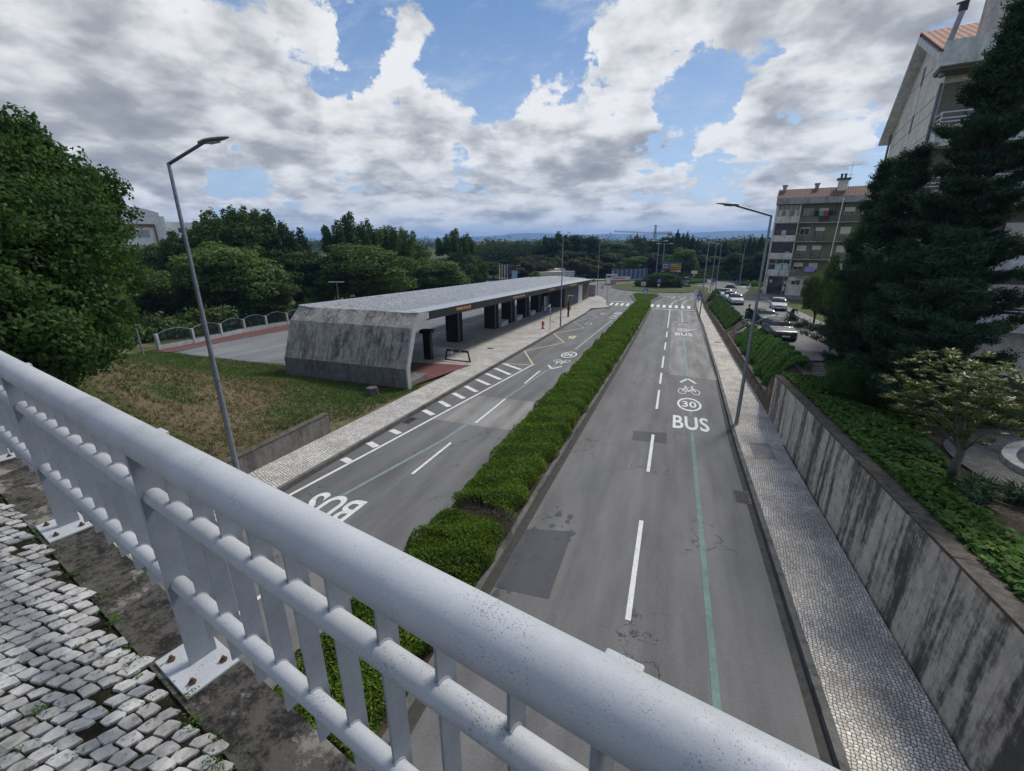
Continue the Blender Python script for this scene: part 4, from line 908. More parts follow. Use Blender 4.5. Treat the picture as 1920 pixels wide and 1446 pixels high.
b = MB(); b.box(-1.15, 1.15, -.10, .10, 0, .05)
for s in (-1, 1): b.tube([(s*1.12, 0, .03), (s*.95, 0, .82)], .07, 4)
b.box(-.98, .98, -.04, .04, .74, .90); b.build('frame', m_pier, c)
b = MB()
for x in (-.42, .32):
    for r in range(2):
        pass
    b.tube([(x, -.045, .82), (x, -.048, .82)], .055, 12); b.box(x-.16, x-.09, -.046, -.043, .79, .85)
b.build('logo', m_white, c)
# hydrant, stop sign, stop totem
h = empty('fire_hydrant', (-14.05, 49.7, zr(49.7)+.12), 0, 'red fire hydrant on the cobbles near the bus stop', 'fire hydrant')
b = MB(); b.tube([(0, 0, 0), (0, 0, .06), (0, 0, .06), (0, 0, .62), (0, 0, .68), (0, 0, .8), (0, 0, .92)], [.19, .19, .10, .10, .13, .12, .03], 14); b.build('body', m_red_sign, h, True)
b = MB(); b.cyl((-.2, 0, .55), (.2, 0, .55), .06, 10); b.cyl((0, -.18, .5), (0, 0, .5), .07, 10); b.build('outlet', m_red_sign, h, True)
def post_base(e, hgt, r=.035, mat=None):
    b = MB(); b.tube([(0, 0, 0), (0, 0, hgt)], r, 10); b.build('pole', mat or m_galv, e, True)
s = empty('bus_stop_sign', (-12.9, 48.7, zr(48.7)+.12), 0, 'blue and white bus stop flag sign on a thin pole by the hydrant', 'sign'); post_base(s, 2.75)
b = MB(); b.box(-.03, .03, -.32, .02, 1.95, 2.70); b.build('sign_panel', m_blue_sign, s, bevel=.01)
b = MB(); b.box(-.034, .034, -.27, -.05, 2.32, 2.56); b.box(-.034, .034, -.24, -.08, 2.05, 2.2); b.build('bus_symbol', m_white, s)
b = MB(); b.box(-.02, .02, -.95, -.02, 2.75, 3.0); b.build('name_plate', M('plate_grey', (.3, .31, .32), .5), s)
t = empty('bus_stop_totem', (-13.75, 61.8, zr(61.8)+.12), 0, 'black and yellow bus stop post with small lamp arm', 'bus stop post')
b = MB(); b.box(-.12, .12, -.08, .08, 0, 2.9); b.build('column', m_black, t, bevel=.01); b = MB(); b.box(-.13, -.02, -.09, .09, 2.25, 3.0); b.build('top_band', m_yellow, t)
b = MB(); b.box(-.1, .6, -.06, .06, 2.98, 3.05); b.build('lamp_arm', m_white, t); b = MB(); b.tube([(-.0, .10, 1.25), (0, .14, 1.25)], .34, 18); b.build('round_sign', m_yellow, t)

# ---------------------------------------------------------------- green apartment block
a_ = (math.sin(math.radians(100.85)), math.cos(math.radians(100.85)))      # facade direction (to the right)
m_green = mat_stained('green_plaster', (.19, .215, .13), (.07, .085, .055), .6, 1.2, hs=.5); m_bwhite = mat_stained('cream_plaster', (.58, .56, .51), (.17, .165, .15), .7, 1.5, hs=.4)
m_ebase = mat_stained('beige_plaster', (.56, .51, .45), (.22, .2, .17), .5, 1.); m_slabc = mat_stained('slab_concrete', (.33, .32, .30), (.09, .09, .085), .8)
m_win = mat_glass('window_glass', (.03, .035, .042), .08); m_shut = M('roller_shutter', (.62, .60, .56), .7, var=.08); m_frame_w = M('window_frame_white', (.5, .5, .48), .6); m_frame_d = M('window_frame_dark', (.035, .035, .04), .5)
m_tile_d = mat_tiles('roof_tiles_brown', (.17, .10, .078), 0); m_curt = M('curtain_white', (.42, .42, .42), .9, var=.2, sc_=6)
m_railb = M('balcony_rail', (.10, .115, .09), .6, .2)
gb = empty('green_apartment_block', (14.94, 89.7, 0), 0, 'green five storey apartment block with white balconies and tiled roof', 'apartment building'); GBM = frame((14.94, 89.7, 0), a_); gb.matrix_world = GBM
# local frame: x to the right along the facade, y away from the street, z world height
W_, D_ = 26., 11.; FL = [-1.06, 1.95, 4.75, 7.6, 10.55, 13.4]
b = MB(); b.box(0.1, W_, 1.3, D_, FL[1], 13.4); b.build('wall', m_green, gb)
b = MB(); b.box(3.3, W_, .25, 1.295, -1.6, FL[1]-.1); b.box(0.02, .45, .0, 1.2, -1.6, FL[1]-.1); b.box(.02, W_, 1.3, D_, -1.6, FL[1]-.002); b.build('ground_floor_wall', m_ebase, gb)
b = MB(); b.box(.46, 3.28, .5, .54, -1.05, 1.55); b.build('entrance_glass', m_win, gb)
b = MB()
for x in (.46, 1.2, 1.95, 2.7, 3.22): b.box(x, x+.06, .44, .5, -1.05, 1.6)
b.box(.46, 3.28, .44, .5, 1.05, 1.13); b.box(.46, 3.28, .44, .5, -.25, -.2); b.build('entrance_frame', m_frame_d, gb)
b = MB(); b.box(.7, 1.1, .42, .435, .75, 1.2); b.box(2.95, 3.2, .42, .435, .55, 1.1); b.box(2.85, 3.15, .42, .435, -.6, .2); b.build('notice', m_frame_w, gb)
for i in range(1, 5):
    z = FL[i]
    b = MB(); b.box(-.02, W_, -.12, 1.29, z-.12, z+.03); b.build('balcony_slab', m_slabc, gb)
b = MB(); b.box(-.25, W_+.3, -.55, D_+.3, 13.4, 14.32); b.build('eaves_band', m_slabc, gb)
b = MB(); b.box(-.06, .10, -.05, 1.3, FL[1]+.03, 13.38); b.box(3.30, 3.42, -.04, 1.3, FL[1]+.03, 13.38); b.build('bay_wall', m_bwhite, gb)
for i in range(1, 5):
    b = MB(); b.box(.10, 3.30, -.10, .02, FL[i]+.03, FL[i]+.95); b.build('bay_parapet', m_bwhite, gb)
# enclosed verandas
for i, kind in ((1, 'blue'), (2, 'grid'), (3, 'dark'), (4, 'curtain')):
    z0, z1 = FL[i]+.95, FL[i+1]-.13
    w = MB(); w.box(.14, 3.26, .06, .10, z0, z1); o = w.build('veranda_window', m_win if kind != 'blue' else m_win, gb)
    f = MB()
    for x in np.linspace(.12, 3.22, 4 if kind != 'curtain' else 6): f.box(x, x+.06, .0, .058, z0, z1)
    f.box(.12, 3.28, .0, .058, z0, z0+.06); f.box(.12, 3.28, .0, .058, z0+.95 if kind != 'dark' else z1-.1, z0+1.02 if kind != 'dark' else z1-.03); f.build('window_frame', m_frame_d if kind in ('grid', 'dark') else m_bwhite, o)
    c = MB()
    if kind == 'blue': c.box(1.2, 2.1, .045, .059, z0+.08, z0+.9); c.box(2.3, 3.1, .045, .059, z0+.08, z0+.9)
    if kind == 'curtain':
        for x in (.3, 1.4, 2.6): c.box(x, x+.42, .045, .059, z0+.1, z0+.95)
    if kind == 'dark': c.box(1.2, 1.85, .045, .059, z0, z0+.8)
    if kind == 'grid': c.box(2.2, 2.9, .045, .059, z0+.03, z0+.2)
    c.build('curtain', M('pale_blue_blind', (.36, .50, .54), .6) if kind == 'blue' else m_curt, o)
if True:
    b = MB(); b.box(.12, 3.26, .03, .05, FL[4]-1.1, FL[4]-.14); b.build('dark_shade', m_frame_d, gb)
def window(parent, x0, x1, z0, z1, y, shut=.0, door=False, name='window'):
    w = MB(); w.box(x0, x1, y-.02, y+.02, z0, z1); o = w.build(name, m_win, parent)
    f = MB(); t = .06
    f.box(x0-t, x0, y-.07, y+.03, z0-t, z1+t); f.box(x1, x1+t, y-.07, y+.03, z0-t, z1+t); f.box(x0, x1, y-.07, y+.03, z1, z1+t); f.box(x0, x1, y-.07, y+.03, z0-t, z0); xm = (x0+x1)/2; f.box(xm-.03, xm+.03, y-.05, y-.02, z0, z1)
    f.build('window_frame', m_frame_w if not door else m_frame_d, o)
    if shut: s = MB(); s.box(x0-.03, x1+.03, y-.095, y-.072, z1-(z1-z0)*shut, z1+.05); s.build('shutter', m_shut, o)
    return o
cols = [(3.9, 5.15, False), (6.05, 7.25, True), (9.45, 10.7, False), (11.7, 12.9, True), (14.5, 15.7, True), (17, 18.2, False), (20, 21.2, True), (23, 24.2, False)]
rs = random.Random(8)
for i in range(1, 5):
    for j, (x0, x1, dr) in enumerate(cols):
        z1 = FL[i]+2.12; z0 = FL[i]+.12 if dr else FL[i]+1.05
        sh_ = {(4, 0): 0, (4, 1): .25, (4, 2): .55, (4, 3): .5, (3, 0): .12, (3, 1): .25, (2, 0): .8, (2, 1): .3, (1, 0): .55, (1, 1): .5}.get((i, j), rs.choice((0, .3, .5, .9)))
        window(gb, x0, x1, z0, z1, 1.27, sh_, dr)
for x0 in (4.02, 5.82, 9.4, 12.4, 16, 20): window(gb, x0, x0+1.22, .56, 1.26, .22)
for i in range(1, 5):
    b = MB(); zt = FL[i]+.95
    for (x0, x1) in ((3.45, 8.6), (9.0, 14.8), (15.2, 21.), (21.4, 25.9)):
        b.box(x0, x1, -.08, -.05, zt, zt+.04)
        n = int((x1-x0)/.14)
        for k in range(n+1): x = x0+(x1-x0)*k/n; b.box(x-.01, x+.01, -.075, -.055, FL[i]+.03, zt)
    b.build('balcony_railing', m_railb, gb)
b = MB(); b.box(3.45, 6.1, -.05, -.02, FL[4]+.03, FL[4]+.85); b.build('balcony_panel', m_green, gb); b = MB(); b.box(3.45, 8.6, -.05, -.02, FL[1]+.03, FL[1]+.8); b.build('balcony_panel', m_green, gb)
b = MB(); b.box(6.1, 7.4, -.11, -.085, FL[4]+.05, FL[4]+.9); b.build('dark_cloth', m_black, gb)
b = MB(); b.box(3.5, 4.3, .1, .5, FL[1]+.04, FL[1]+.9); b.build('ac_unit', m_frame_w, gb); b = MB(); b.box(3.6, 4.5, -.12, .2, 1.2, 1.75); b.build('ac_unit', m_frame_w, gb)
b = MB(); b.tube([(8.8, -.6, 13.9), (8.8, -.6, 13.7), (8.78, -.2, 10.2), (8.72, -.2, 7.5), (8.7, -.2, -1.)], .07, 8); b.ball((8.8, -.62, 13.85), .16); b.build('downpipe', m_white, gb, True)
b = MB(); b.tube([(-.1, -.1, 13.3), (-.1, -.1, -1.)], .05, 8); b.build('downpipe', m_white, gb, True)
rf = MB(); L0, L1 = -.3, W_+.35
rm = empty('x', (0, 0, 0)); bpy.data.objects.remove(rm)
sl = math.atan2(15.9-14.3, 3.6)
b = MB(); Lr = math.hypot(3.6, 1.62); b.box(0, L1-L0, 0, Lr, -.08, .0)
o = b.build('roof', m_tile_d, gb); o.location = (L0, -.5, 14.34); o.rotation_euler = (sl, 0, 0)
b = MB(); b.box(L0, L1, 3.1, 8.5, 14.3, 15.9); b.build('roof_core', m_tile_d, gb)
b = MB(); Lr2 = math.hypot(3.4, 1.6); b.box(0, L1-L0, 0, Lr2, -.08, 0); o = b.build('roof', m_tile_d, gb); o.location = (L1, 11.6, 14.34); o.rotation_euler = (math.atan2(1.6, 3.1), 0, math.pi)
def chimney(x, y, w, zb, zt, mat, cap=True, pots=0):
    b = MB(); b.box(x-w/2, x+w/2, y-w/2, y+w/2, zb-.6, zt-.25); o = b.build('chimney', mat, gb); c = MB(); c.box(x-w*.72, x+w*.72, y-w*.72, y+w*.72, zt-.25, zt); 
    for k in range(pots): c.cyl((x-.35+.5*k, y, zt), (x-.35+.5*k, y, zt+.6), .16, 10); c.cyl((x-.35+.5*k, y, zt+.6), (x-.35+.5*k, y, zt+.68), .22, 10)
    c.build('chimney_cap', m_slabc if not pots else m_frame_d, o)
chimney(.55, 2.6, .55, 15.5, 16.6, m_slabc); chimney(5.1, 2.8, .55, 15.7, 16.65, m_slabc); chimney(8.5, 2.2, 1.25, 15.4, 17.1, m_bwhite, pots=2)
b = MB(); b.tube([(9.3, 2.6, 15.8), (9.3, 2.6, 19.4)], .025, 6); b.tube([(8.3, 2.6, 18.9), (10.3, 2.6, 19.0)], .02, 5); b.tube([(7.8, 2.6, 17.0), (9.9, 2.6, 17.1)], .018, 5); b.tube([(8.8, 2.6, 17.6), (9.8, 2.6, 17.6)], .018, 5); b.build('antenna', m_galv_d, gb, True)
# washing lines hang from the balcony: each piece is a thing
def cloth(x0, x1, z0, z1, y, col, label):
    b = MB(); n = 8
    for k in range(n):
        u0, u1 = x0+(x1-x0)*k/n, x0+(x1-x0)*(k+1)/n; f = lambda u: y+.04*math.sin(u*9)
        b.face([(u0, f(u0), z0), (u1, f(u1), z0), (u1, f(u1)*.5+y*.5, z1), (u0, f(u0)*.5+y*.5, z1)])
    o = b.build('laundry', M('cloth', col, .9, var=.15), M=GBM); md = o.modifiers.new('s', 'SOLIDIFY'); md.thickness = .012
    return tag(o, label, 'laundry', 'washing on the green building')
for x0, x1, c, l in ((5.35, 5.95, (.012, .012, .016), 'black cloth left of the green cloth on the top balcony line'), (6.0, 6.55, (.07, .32, .18), 'green cloth on the top balcony washing line'), (6.6, 7.2, (.36, .035, .035), 'red cloth on the top balcony washing line'), (7.25, 7.85, (.014, .014, .02), 'black cloth right of the red cloth on the top line'), (7.9, 8.35, (.03, .035, .06), 'dark blue cloth at the right end of the top line')):
    cloth(x0, x1, 11.5, 12.25, -.28, c, l)
cloth(5.5, 6.9, 2.75, 3.55, -.3, (.26, .26, .50), 'lilac checked cloth hanging from the first floor balcony')
# ---------------------------------------------------------------- tall white building on the right
m_gab = mat_stained('gable_plaster', (.66, .63, .56), (.42, .40, .36), .55, .8, hs=.25); m_vw = mat_stained('white_parapet', (.60, .62, .61), (.2, .2, .16), .5, 1., hs=.3)
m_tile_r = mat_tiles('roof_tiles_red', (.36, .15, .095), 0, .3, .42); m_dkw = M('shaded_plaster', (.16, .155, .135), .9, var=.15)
tb = empty('white_apartment_building', (12.04, 32.52, 0), 0, 'tall pale apartment building with gable wall and red tile roof behind the conifers', 'apartment building'); TBM = frame((12.04, 32.52, 0), a_); tb.matrix_world = TBM
GL = 13.4; ZE = 15.9; ZR = 19.75; TW = 18.; HB_ = -3.0
b = MB()  # gable body: profile in y-z extruded along x (local y = along the gable)
P = [(0, HB_), (0, ZE), (GL/2, ZR-.35), (GL, ZE-.35), (GL, HB_)]
def exx(b, x0, x1, P):
    n = len(P); bb = len(b.v); b.v += [(x0, y, z) for y, z in P]+[(x1, y, z) for y, z in P]
    b.f += [tuple(bb+i for i in range(n)), tuple(bb+n+i for i in range(n))[::-1]]+[(bb+i, bb+n+i, bb+n+(i+1) % n, bb+(i+1) % n) for i in range(n)]; b.m += [b.cur]*(n+2)
exx(b, 0, TW, P); b.build('wall', m_gab, tb)
b = MB()
for z in (-.5, 2.4, 5.4, 8.3, 10.4, 11.9, 13.4, 14.5, 15.3, 17.3):
    h2 = 1.0 if z < ZE-.4 else .5
    y0, y1 = (0, GL) if z < ZE-.5 else ((z-ZE+.5)*1.7, GL-(z-ZE+.7)*1.8)
    b.box(-.012, 0.0, y0, y1, z-.012, z+.012)
b.build('wall_joint', M('joint_dark', (.16, .155, .14), .9), tb)
b = MB()
for z in (11.3, 14.9, 17.5):
    b.box(-.03, -.004, 6.15, 6.6, z-.5, z+.5)
b.build('stair_window', m_frame_d, tb)
b = MB(); b.box(-.03, -.004, 6.25, 6.48, 2, 10.75); b.box(-.03, -.004, 6.25, 6.48, 11.85, 14.35); b.box(-.03, -.004, 6.25, 6.48, 15.45, 16.95); b.build('light_strip', m_white, tb)
for y in (-.06, GL+.02): b = MB(); b.tube([(-.10, y, ZE-.3), (-.10, y, HB_)], .075, 8); b.build('downpipe', m_galv_d, tb, True)
# verge overhang and roof slopes
b = MB(); t = .22
exx(b, -.65, TW, [(-1.3, ZE-.25+.95), (GL/2, ZR+.05), (GL+.95, ZE-.75), (GL+.95, ZE-.95), (GL/2, ZR-.30), (-1.3, ZE+.40)]); b.build('roof_slab', m_vw, tb)
b = MB(); L = math.hypot(GL/2+1.3, ZR-ZE-.60); b.box(0, TW+.6, 0, L, 0, .12); o = b.build('roof', m_tile_r, tb); o.location = (-.6, -1.3, ZE+.78); o.rotation_euler = (math.atan2(ZR-ZE-.62, GL/2+1.3), 0, 0)
b = MB(); b.tube([(-.62+.45*k, GL/2, ZR+.14) for k in range(40)], [.09+.02*(k % 2) for k in range(40)], 8); b.build('ridge_tile', m_tile_r, tb, True)
b = MB(); b.box(-.55, TW, -1.45, -1.2, ZE+.15, ZE+1.2); b.box(-.55, -.35, -1.2, .2, ZE+.15, ZE+1.0); b.build('front_parapet', m_vw, tb)
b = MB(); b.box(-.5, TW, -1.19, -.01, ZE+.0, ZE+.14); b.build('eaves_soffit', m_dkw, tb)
for i, z in enumerate((3.4, 6.5, 9.6, 12.62)):
    b = MB(); b.box(.0, TW, -1.25, -.01, z-.12, z+.05); b.box(.0, TW, -1.27, -1.13, z+.05, z+.8); b.box(.0, .14, -1.13, -.02, z+.05, z+.8); b.build('balcony', m_vw, tb)
    b = MB()
    for zz in (z+.95, z+1.12, z+1.38): b.box(.02, TW, -1.22, -1.18, zz, zz+.05); b.box(.02, .06, -1.18, -.02, zz, zz+.05)
    for k in range(13): b.box(.02+1.5*k, .07+1.5*k, -1.22, -1.18, z+.8, z+1.38)
    b.build('balcony_railing', m_white, tb)
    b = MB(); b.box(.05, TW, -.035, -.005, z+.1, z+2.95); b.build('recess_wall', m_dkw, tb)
    for k, x0 in enumerate((1.2, 4., 7.5, 11.)): window(tb, x0, x0+1.5, z+.15, z+2.2, -.07, .4 if k % 2 else .2, True)
b = MB(); b.box(.9, 1.75, .0, .75, 17.0, 20.7); b.build('chimney', m_bwhite, tb)
b = MB(); b.box(.8, 1.85, -.1, .85, 20.95, 21.05); b.box(.8, .9, -.1, 0, 20.7, 20.95); b.box(1.75, 1.85, -.1, 0, 20.7, 20.95); b.build('chimney_cap', m_frame_d, tb)
b = MB(); b.tube([(-.32, -.9, 15.7), (-.30, -.55, 17.2), (-.05, -.3, 18.6)], .12, 10); b.build('flue_pipe', m_galv, tb, True)
b = MB(); b.tube([(-.05, -.3, 18.6), (-.05, -.3, 18.95)], .18, 8); b.tube([(-.35, -.5, 18.85), (.3, -.1, 19.1)], .05, 4); b.build('flue_cowl', m_black, tb)
b = MB(); exx(b, 3.2, 3.4, [(.3, 18.4), (4.5, 20.3), (4.5, 18.4)]); b.box(3.4, 8.5, 1.0, 5.5, 18.0, 20.5); b.build('dormer_wall', m_vw, tb)
b = MB(); b.face([(2.75, .3, 18.9), (3.1, .4, 20.75), (9, .4, 20.95), (9, 6, 20.95), (3.1, 6, 20.75), (2.75, 6, 18.9)][:3]+[(9, .4, 20.8)]) if 0 else None
for (p, q) in (((2.2, 19.1), (3.1, 20.45)), ((3.1, 20.45), (9.0, 20.75))):
    d = Vector((q[0]-p[0], q[1]-p[1])).normalized(); n = Vector((-d.y, d.x))*.09
    bb = len(b.v)
    for y in (.5, 6.2): b.v += [(p[0]-n.x, y, p[1]-n.y), (q[0]-n.x, y, q[1]-n.y), (q[0]+n.x, y, q[1]+n.y), (p[0]+n.x, y, p[1]+n.y)]
    b.f += [(bb, bb+1, bb+2, bb+3), (bb+7, bb+6, bb+5, bb+4), (bb, bb+4, bb+5, bb+1), (bb+1, bb+5, bb+6, bb+2), (bb+2, bb+6, bb+7, bb+3), (bb+3, bb+7, bb+4, bb)]; b.m += [0]*6
b.build('dormer_roof', m_slabc, tb)
# entrance wall and steps in front of it
ew = MB(); ew.prism([(9.6, 29.2), (9.9, 29.0), (12.4, 31.2), (12.0, 31.5)], -.3, 2.3); o = ew.build('entrance_wall', m_ebase); tag(o, 'short beige wall under the conifers beside the paved steps', 'wall')
st_ = empty('garden_steps', (10.2, 23.3, 1.2), math.radians(-18), 'grey stone steps between the round bush and the yellowish tree', 'steps')
for i in range(5): b = MB(); b.box(i*.42, i*.42+.46, -.9, .9, -.3, .12*(i+1)); b.build('step', m_step, st_)
b = MB(); b.prism([(7.35, 27.8), (9.5, 27.2), (13.2, 33.9), (7.3, 33.95)], .1, lambda x, y: .86 if y > 30 else .78); struct(b.build('plaza', mat_cobble('plaza_paving', .25, (.20, .175, .155), (.09, .08, .07), .3, .3)))
b = MB(); 
for i in range(6): b.box(7.6+.25*i, 9.8+.3*i, 28.5+.62*i, 28.56+.62*i, .86, .868+.002*i)
struct(b.build('plaza_joint', m_soil))
# curb and footway of the lawn right of the parking street
b = MB(); b.prism([(13.3, 60), (14.6, 60), (14.6, 84), (13.3, 84)], lambda x, y: zst(y)-.2, lambda x, y: zst(y)+.10); b.prism([(12.6, 44), (14.0, 44), (14.6, 60), (13.3, 60)], lambda x, y: zst(y)-.2, lambda x, y: zst(y)+.10); b.prism([(9.8, 31.2), (11.8, 31.2), (14.0, 44), (12.6, 44)], lambda x, y: .6, lambda x, y: zst(max(y, 34))+.06); struct(b.build('footway', mat_asphalt('footway_surface', (.15, .145, .14))))
kb = MB(); kb.prism([(7.12, 33.6), (7.3, 33.6), (7.3, 84), (7.12, 84)], lambda x, y: zst(y)-.3, lambda x, y: zst(y)+.13); struct(kb.build('parking_kerb', m_kerb))
pt_ = MB(); pt_.prism([(5.7, 3), (5.7, 3.1), (5.8, 3.1)], 0, .01) if 0 else None
# sunken planted ring beside the garden
rg_ = MB(); cx, cy = 12.7, 14.7
for i in range(48):
    a0, a1 = math.pi*2*i/48, math.pi*2*(i+1)/48
    def q(r, a, z): x = cx+r*math.cos(a); y = cy+r*.95*math.sin(a); return (x, y, terrain(max(x, 6.2), y)+z)
    rg_.cur = 0
    for r0, r1 in ((4.6, 4.0), (4.0, 3.35)): rg_.face([q(r0, a0, .07), q(r0, a1, .07), q(r1, a1, .07), q(r1, a0, .07)])
    rg_.cur = 1; rg_.face([q(3.35, a0, .24), q(3.35, a1, .24), q(3.05, a1, .24), q(3.05, a0, .24)]); rg_.face([q(3.35, a0, .0), q(3.35, a1, .0), q(3.35, a1, .24), q(3.35, a0, .24)]); rg_.face([q(3.05, a0, -.1), q(3.05, a1, -.1), q(3.05, a1, .24), q(3.05, a0, .24)])
    rg_.cur = 2
    for r0, r1 in ((3.05, 2.2), (2.2, 1.2), (1.2, .05)): rg_.face([q(r0, a0, .10), q(r0, a1, .10), q(r1, a1, .10), q(r1, a0, .10)])
struct(rg_.build('garden_circle', [mat_cobble('circle_cobbles', .09, (.16, .155, .15)), m_slabc, m_patch_d]))
# white hospital building far left
m_hosp = mat_stained('hospital_white', (.72, .72, .70), (.45, .45, .44), .5, .3, hs=.1)
hb = empty('hospital_building', gp(285, 455, 4.).to_tuple(), 0, 'large white hospital building with curved roof above the trees on the left', 'building')
hp = at(290, 470, 150.); hb.location = (hp.x, hp.y, zf); dv = Vector((hp.x, hp.y)).normalized(); hb.rotation_euler = (0, 0, math.atan2(dv.y, dv.x)-math.pi/2)
b = MB(); b.box(-14, 3.5, 0, 20, 0, 17.5)
for k in range(12): x0, x1 = -10+12.6*k/12, -10+12.6*(k+1)/12; h = lambda x: 17.5+2.0*math.sin(math.pi*min(1, max(0, (x+10)/14.5))); b.prism([(x0, 0), (x1, 0), (x1, 8), (x0, 8)], 17.4, lambda x, y: h(x))
b.box(3.5, 30, 2, 22, 0, 16.2); b.build('wall', m_hosp, hb)
b = MB(); b.box(-12, 1.2, -.35, -.01, 14.9, 15.6); b.box(.9, 1.3, -.5, -.01, 2, 15.5); b.build('brown_frame', M('brown_trim', (.14, .085, .07), .7), hb)
for k in range(4): b = MB(); b.box(-11.5+3*k, -9.2+3*k, -.06, -.01, 12.4, 14.2); b.build('window', M('hospital_glass', (.28, .31, .34), .3) if k == 0 else bpy.data.materials['hospital_glass'], hb)
for k in range(5): b = MB(); b.box(6+4.2*k, 7.6+4.2*k, 1.94, 1.99, 13.6, 14.8); b.build('window', m_win, hb)

# ---------------------------------------------------------------- lamps
def led_lamp(x, y, z0, ztop, adir, arm, rise, label, r0=.085, name='street_lamp', head='led', grp='street lamps', bands=()):
    e = empty(name, (x, y, z0), math.atan2(adir[1], adir[0]), label, 'street lamp', grp); h = ztop-z0
    b = MB(); b.tube([(0, 0, 0), (0, 0, h*.3), (0, 0, h*.7), (0, 0, h)], [r0, r0*.86, r0*.62, r0*.5], 14)
    for z in bands: b.tube([(0, 0, z), (0, 0, z+.03)], r0*.93, 14)
    b.build('pole', m_galv, e, True)
    b = MB(); b.box(-.02, .02, -r0-.004, -r0+.02, .5, .9); b.build('service_door', m_galv_d, e)
    if arm:
        b = MB(); b.tube([(-.03, 0, h-.03), (arm, 0, h+rise)], r0*.46, 10); b.build('arm', m_galv_d, e, True)
        hx, hz = arm, h+rise; d = Vector((arm, 0, rise)).normalized(); Mx = Matrix.Translation((hx, 0, hz)) @ Matrix.Rotation(-math.atan2(rise, arm)*.35, 4, 'Y')
        hd = MB()
        prof = [(-.12, .05, .05), (0, .07, .07), (.10, .15, .075), (.32, .17, .07), (.62, .12, .045), (.82, .03, .015)]
        rows = [[Mx @ Vector((px_, w*c, (hh*s if s > 0 else hh*.75*s)+.02)) for c, s in [(math.cos(a), math.sin(a)) for a in np.linspace(0, 2*math.pi, 13)[:-1]]] for px_, w, hh in prof]
        bb = 0
        for r_ in rows: hd.v += [tuple(q) for q in r_]
        for i in range(len(rows)-1):
            for k in range(12): hd.f.append((i*12+k, i*12+(k+1) % 12, (i+1)*12+(k+1) % 12, (i+1)*12+k)); hd.m.append(0)
        hd.f += [tuple(range(12))[::-1], tuple((len(rows)-1)*12+k for k in range(12))]; hd.m += [0, 0]
        ho = hd.build('lamp_head', m_lamp_head, e, True)
        g = MB(); g.box(.16, .48, -.1, .1, -.05, -.032, Mx); g.build('lamp_glass', m_lamp_glass, ho)
    return e
led_lamp(-14.0, 9.85, zr(10)+.12, 10.12, (1, .28), 1.15, .5, 'tall grey street lamp at the left pavement in front of the low concrete wall', .095, bands=(3.9, 4.75))
led_lamp(3.66, 23.06, zr(23)+.12, 8.97, (-1, -.15), 1.5, .42, 'tall grey street lamp on the right pavement level with the BUS lettering', .095)
led_lamp(-12.5, 52.05, zr(52)+.12, 8.45, (.2, 1), 1.4, .3, 'tall street lamp on the cobbles between the hydrant and the yellow stop post', .09)
led_lamp(-15.2, 95.5, zf+.12, 6.95, (1, .2), 2.2, .3, 'street lamp beside the grey cabinet past the far end of the shelter', .085)
led_lamp(3.84, 67.6, zr(67)+.12, 8.0, (-1, .25), 2.3, .3, 'street lamp on the right pavement near the zebra crossing', .09)
lp = [(1341, 546, 1351, 458, 105, (-1, 0), 1.8, 'left one of the two lamps right of the roundabout with arm to the left'), (1331, 552, 1346, 457, 112, (-1, .2), 1.5, 'thin lamp close behind the blue arrow sign right of the roundabout'), (1386, 533, 1398, 455, 100, (1, 0), 0, 'bare grey pole on the verge between roundabout exit and parking street')]
for (bx, by, tx, ty, dd, ad, arm, lab) in lp:
    p = at(bx, by, dd); q = at(tx, ty, dd); led_lamp(p.x, p.y, p.z, q.z, ad, arm, .25, lab, .1)
for (px_, py0, py1, dd, lab) in ((1229, 525, 455, 121, 'double headed lamp in the bush of the roundabout, left one'), (1240, 520, 460, 127, 'double headed lamp behind the roundabout bush, right one')):
    p = at(px_, py0, dd); q = at(px_+5, py1, dd); e = empty('street_lamp', (p.x, p.y, zf+.3), 0, lab, 'street lamp', 'street lamps'); h = q.z-zf
    b = MB(); b.tube([(0, 0, 0), (0, 0, h)], [.12, .07], 10); b.build('pole', m_galv, e, True)
    b = MB(); b.tube([(-1.3, 0, h+.05), (0, 0, h), (1.3, 0, h+.05)], .05, 6); b.build('arm', m_galv, e)
    for s in (-1, 1): b = MB(); b.ball((s*1.6, 0, h+.08), (.5, .22, .13), 10, 6); b.build('lamp_head', M('lamp_head_pale', (.3, .3, .27), .5) if 'lamp_head_pale' not in bpy.data.materials else bpy.data.materials['lamp_head_pale'], e, True)
def park_lamp(bx, by, tx, ty, dd, z0, dirs, lab):
    p = at(bx, by, dd); q = at(tx, ty, dd); p = Vector((q.x, q.y, z0)); e = empty('park_lamp', p, 0, lab, 'street lamp', 'small park lamps'); h = q.z-z0
    b = MB(); b.tube([(0, 0, 0), (0, 0, h)], [.07, .045], 10); b.build('pole', m_galv, e, True)
    for (dx, dy) in dirs:
        b = MB(); Mx = frame((0, 0, h), (dx, dy)); b.box(-.04, 1.0, -.11, .11, -.03, .05, Mx); b.build('lamp_head', m_white, e, bevel=.01)
park_lamp(264, 651, 238, 553, 46., -1.1, [(1, .35)], 'small white headed park lamp in front of the arched fence on the far left')
park_lamp(634, 560, 631, 529, 62., -2.0, [(1, .35), (-1, -.35)], 'small double headed lamp behind the shelter roof')
park_lamp(1464, 556, 1475, 495, 86., -1.25, [(-1, .1)], 'slim lamp in front of the entrance of the green apartment block'); park_lamp(975, 520, 969, 498, 128., zf, [(1, 0)], 'thin lamp near the blue banner behind the shelter')
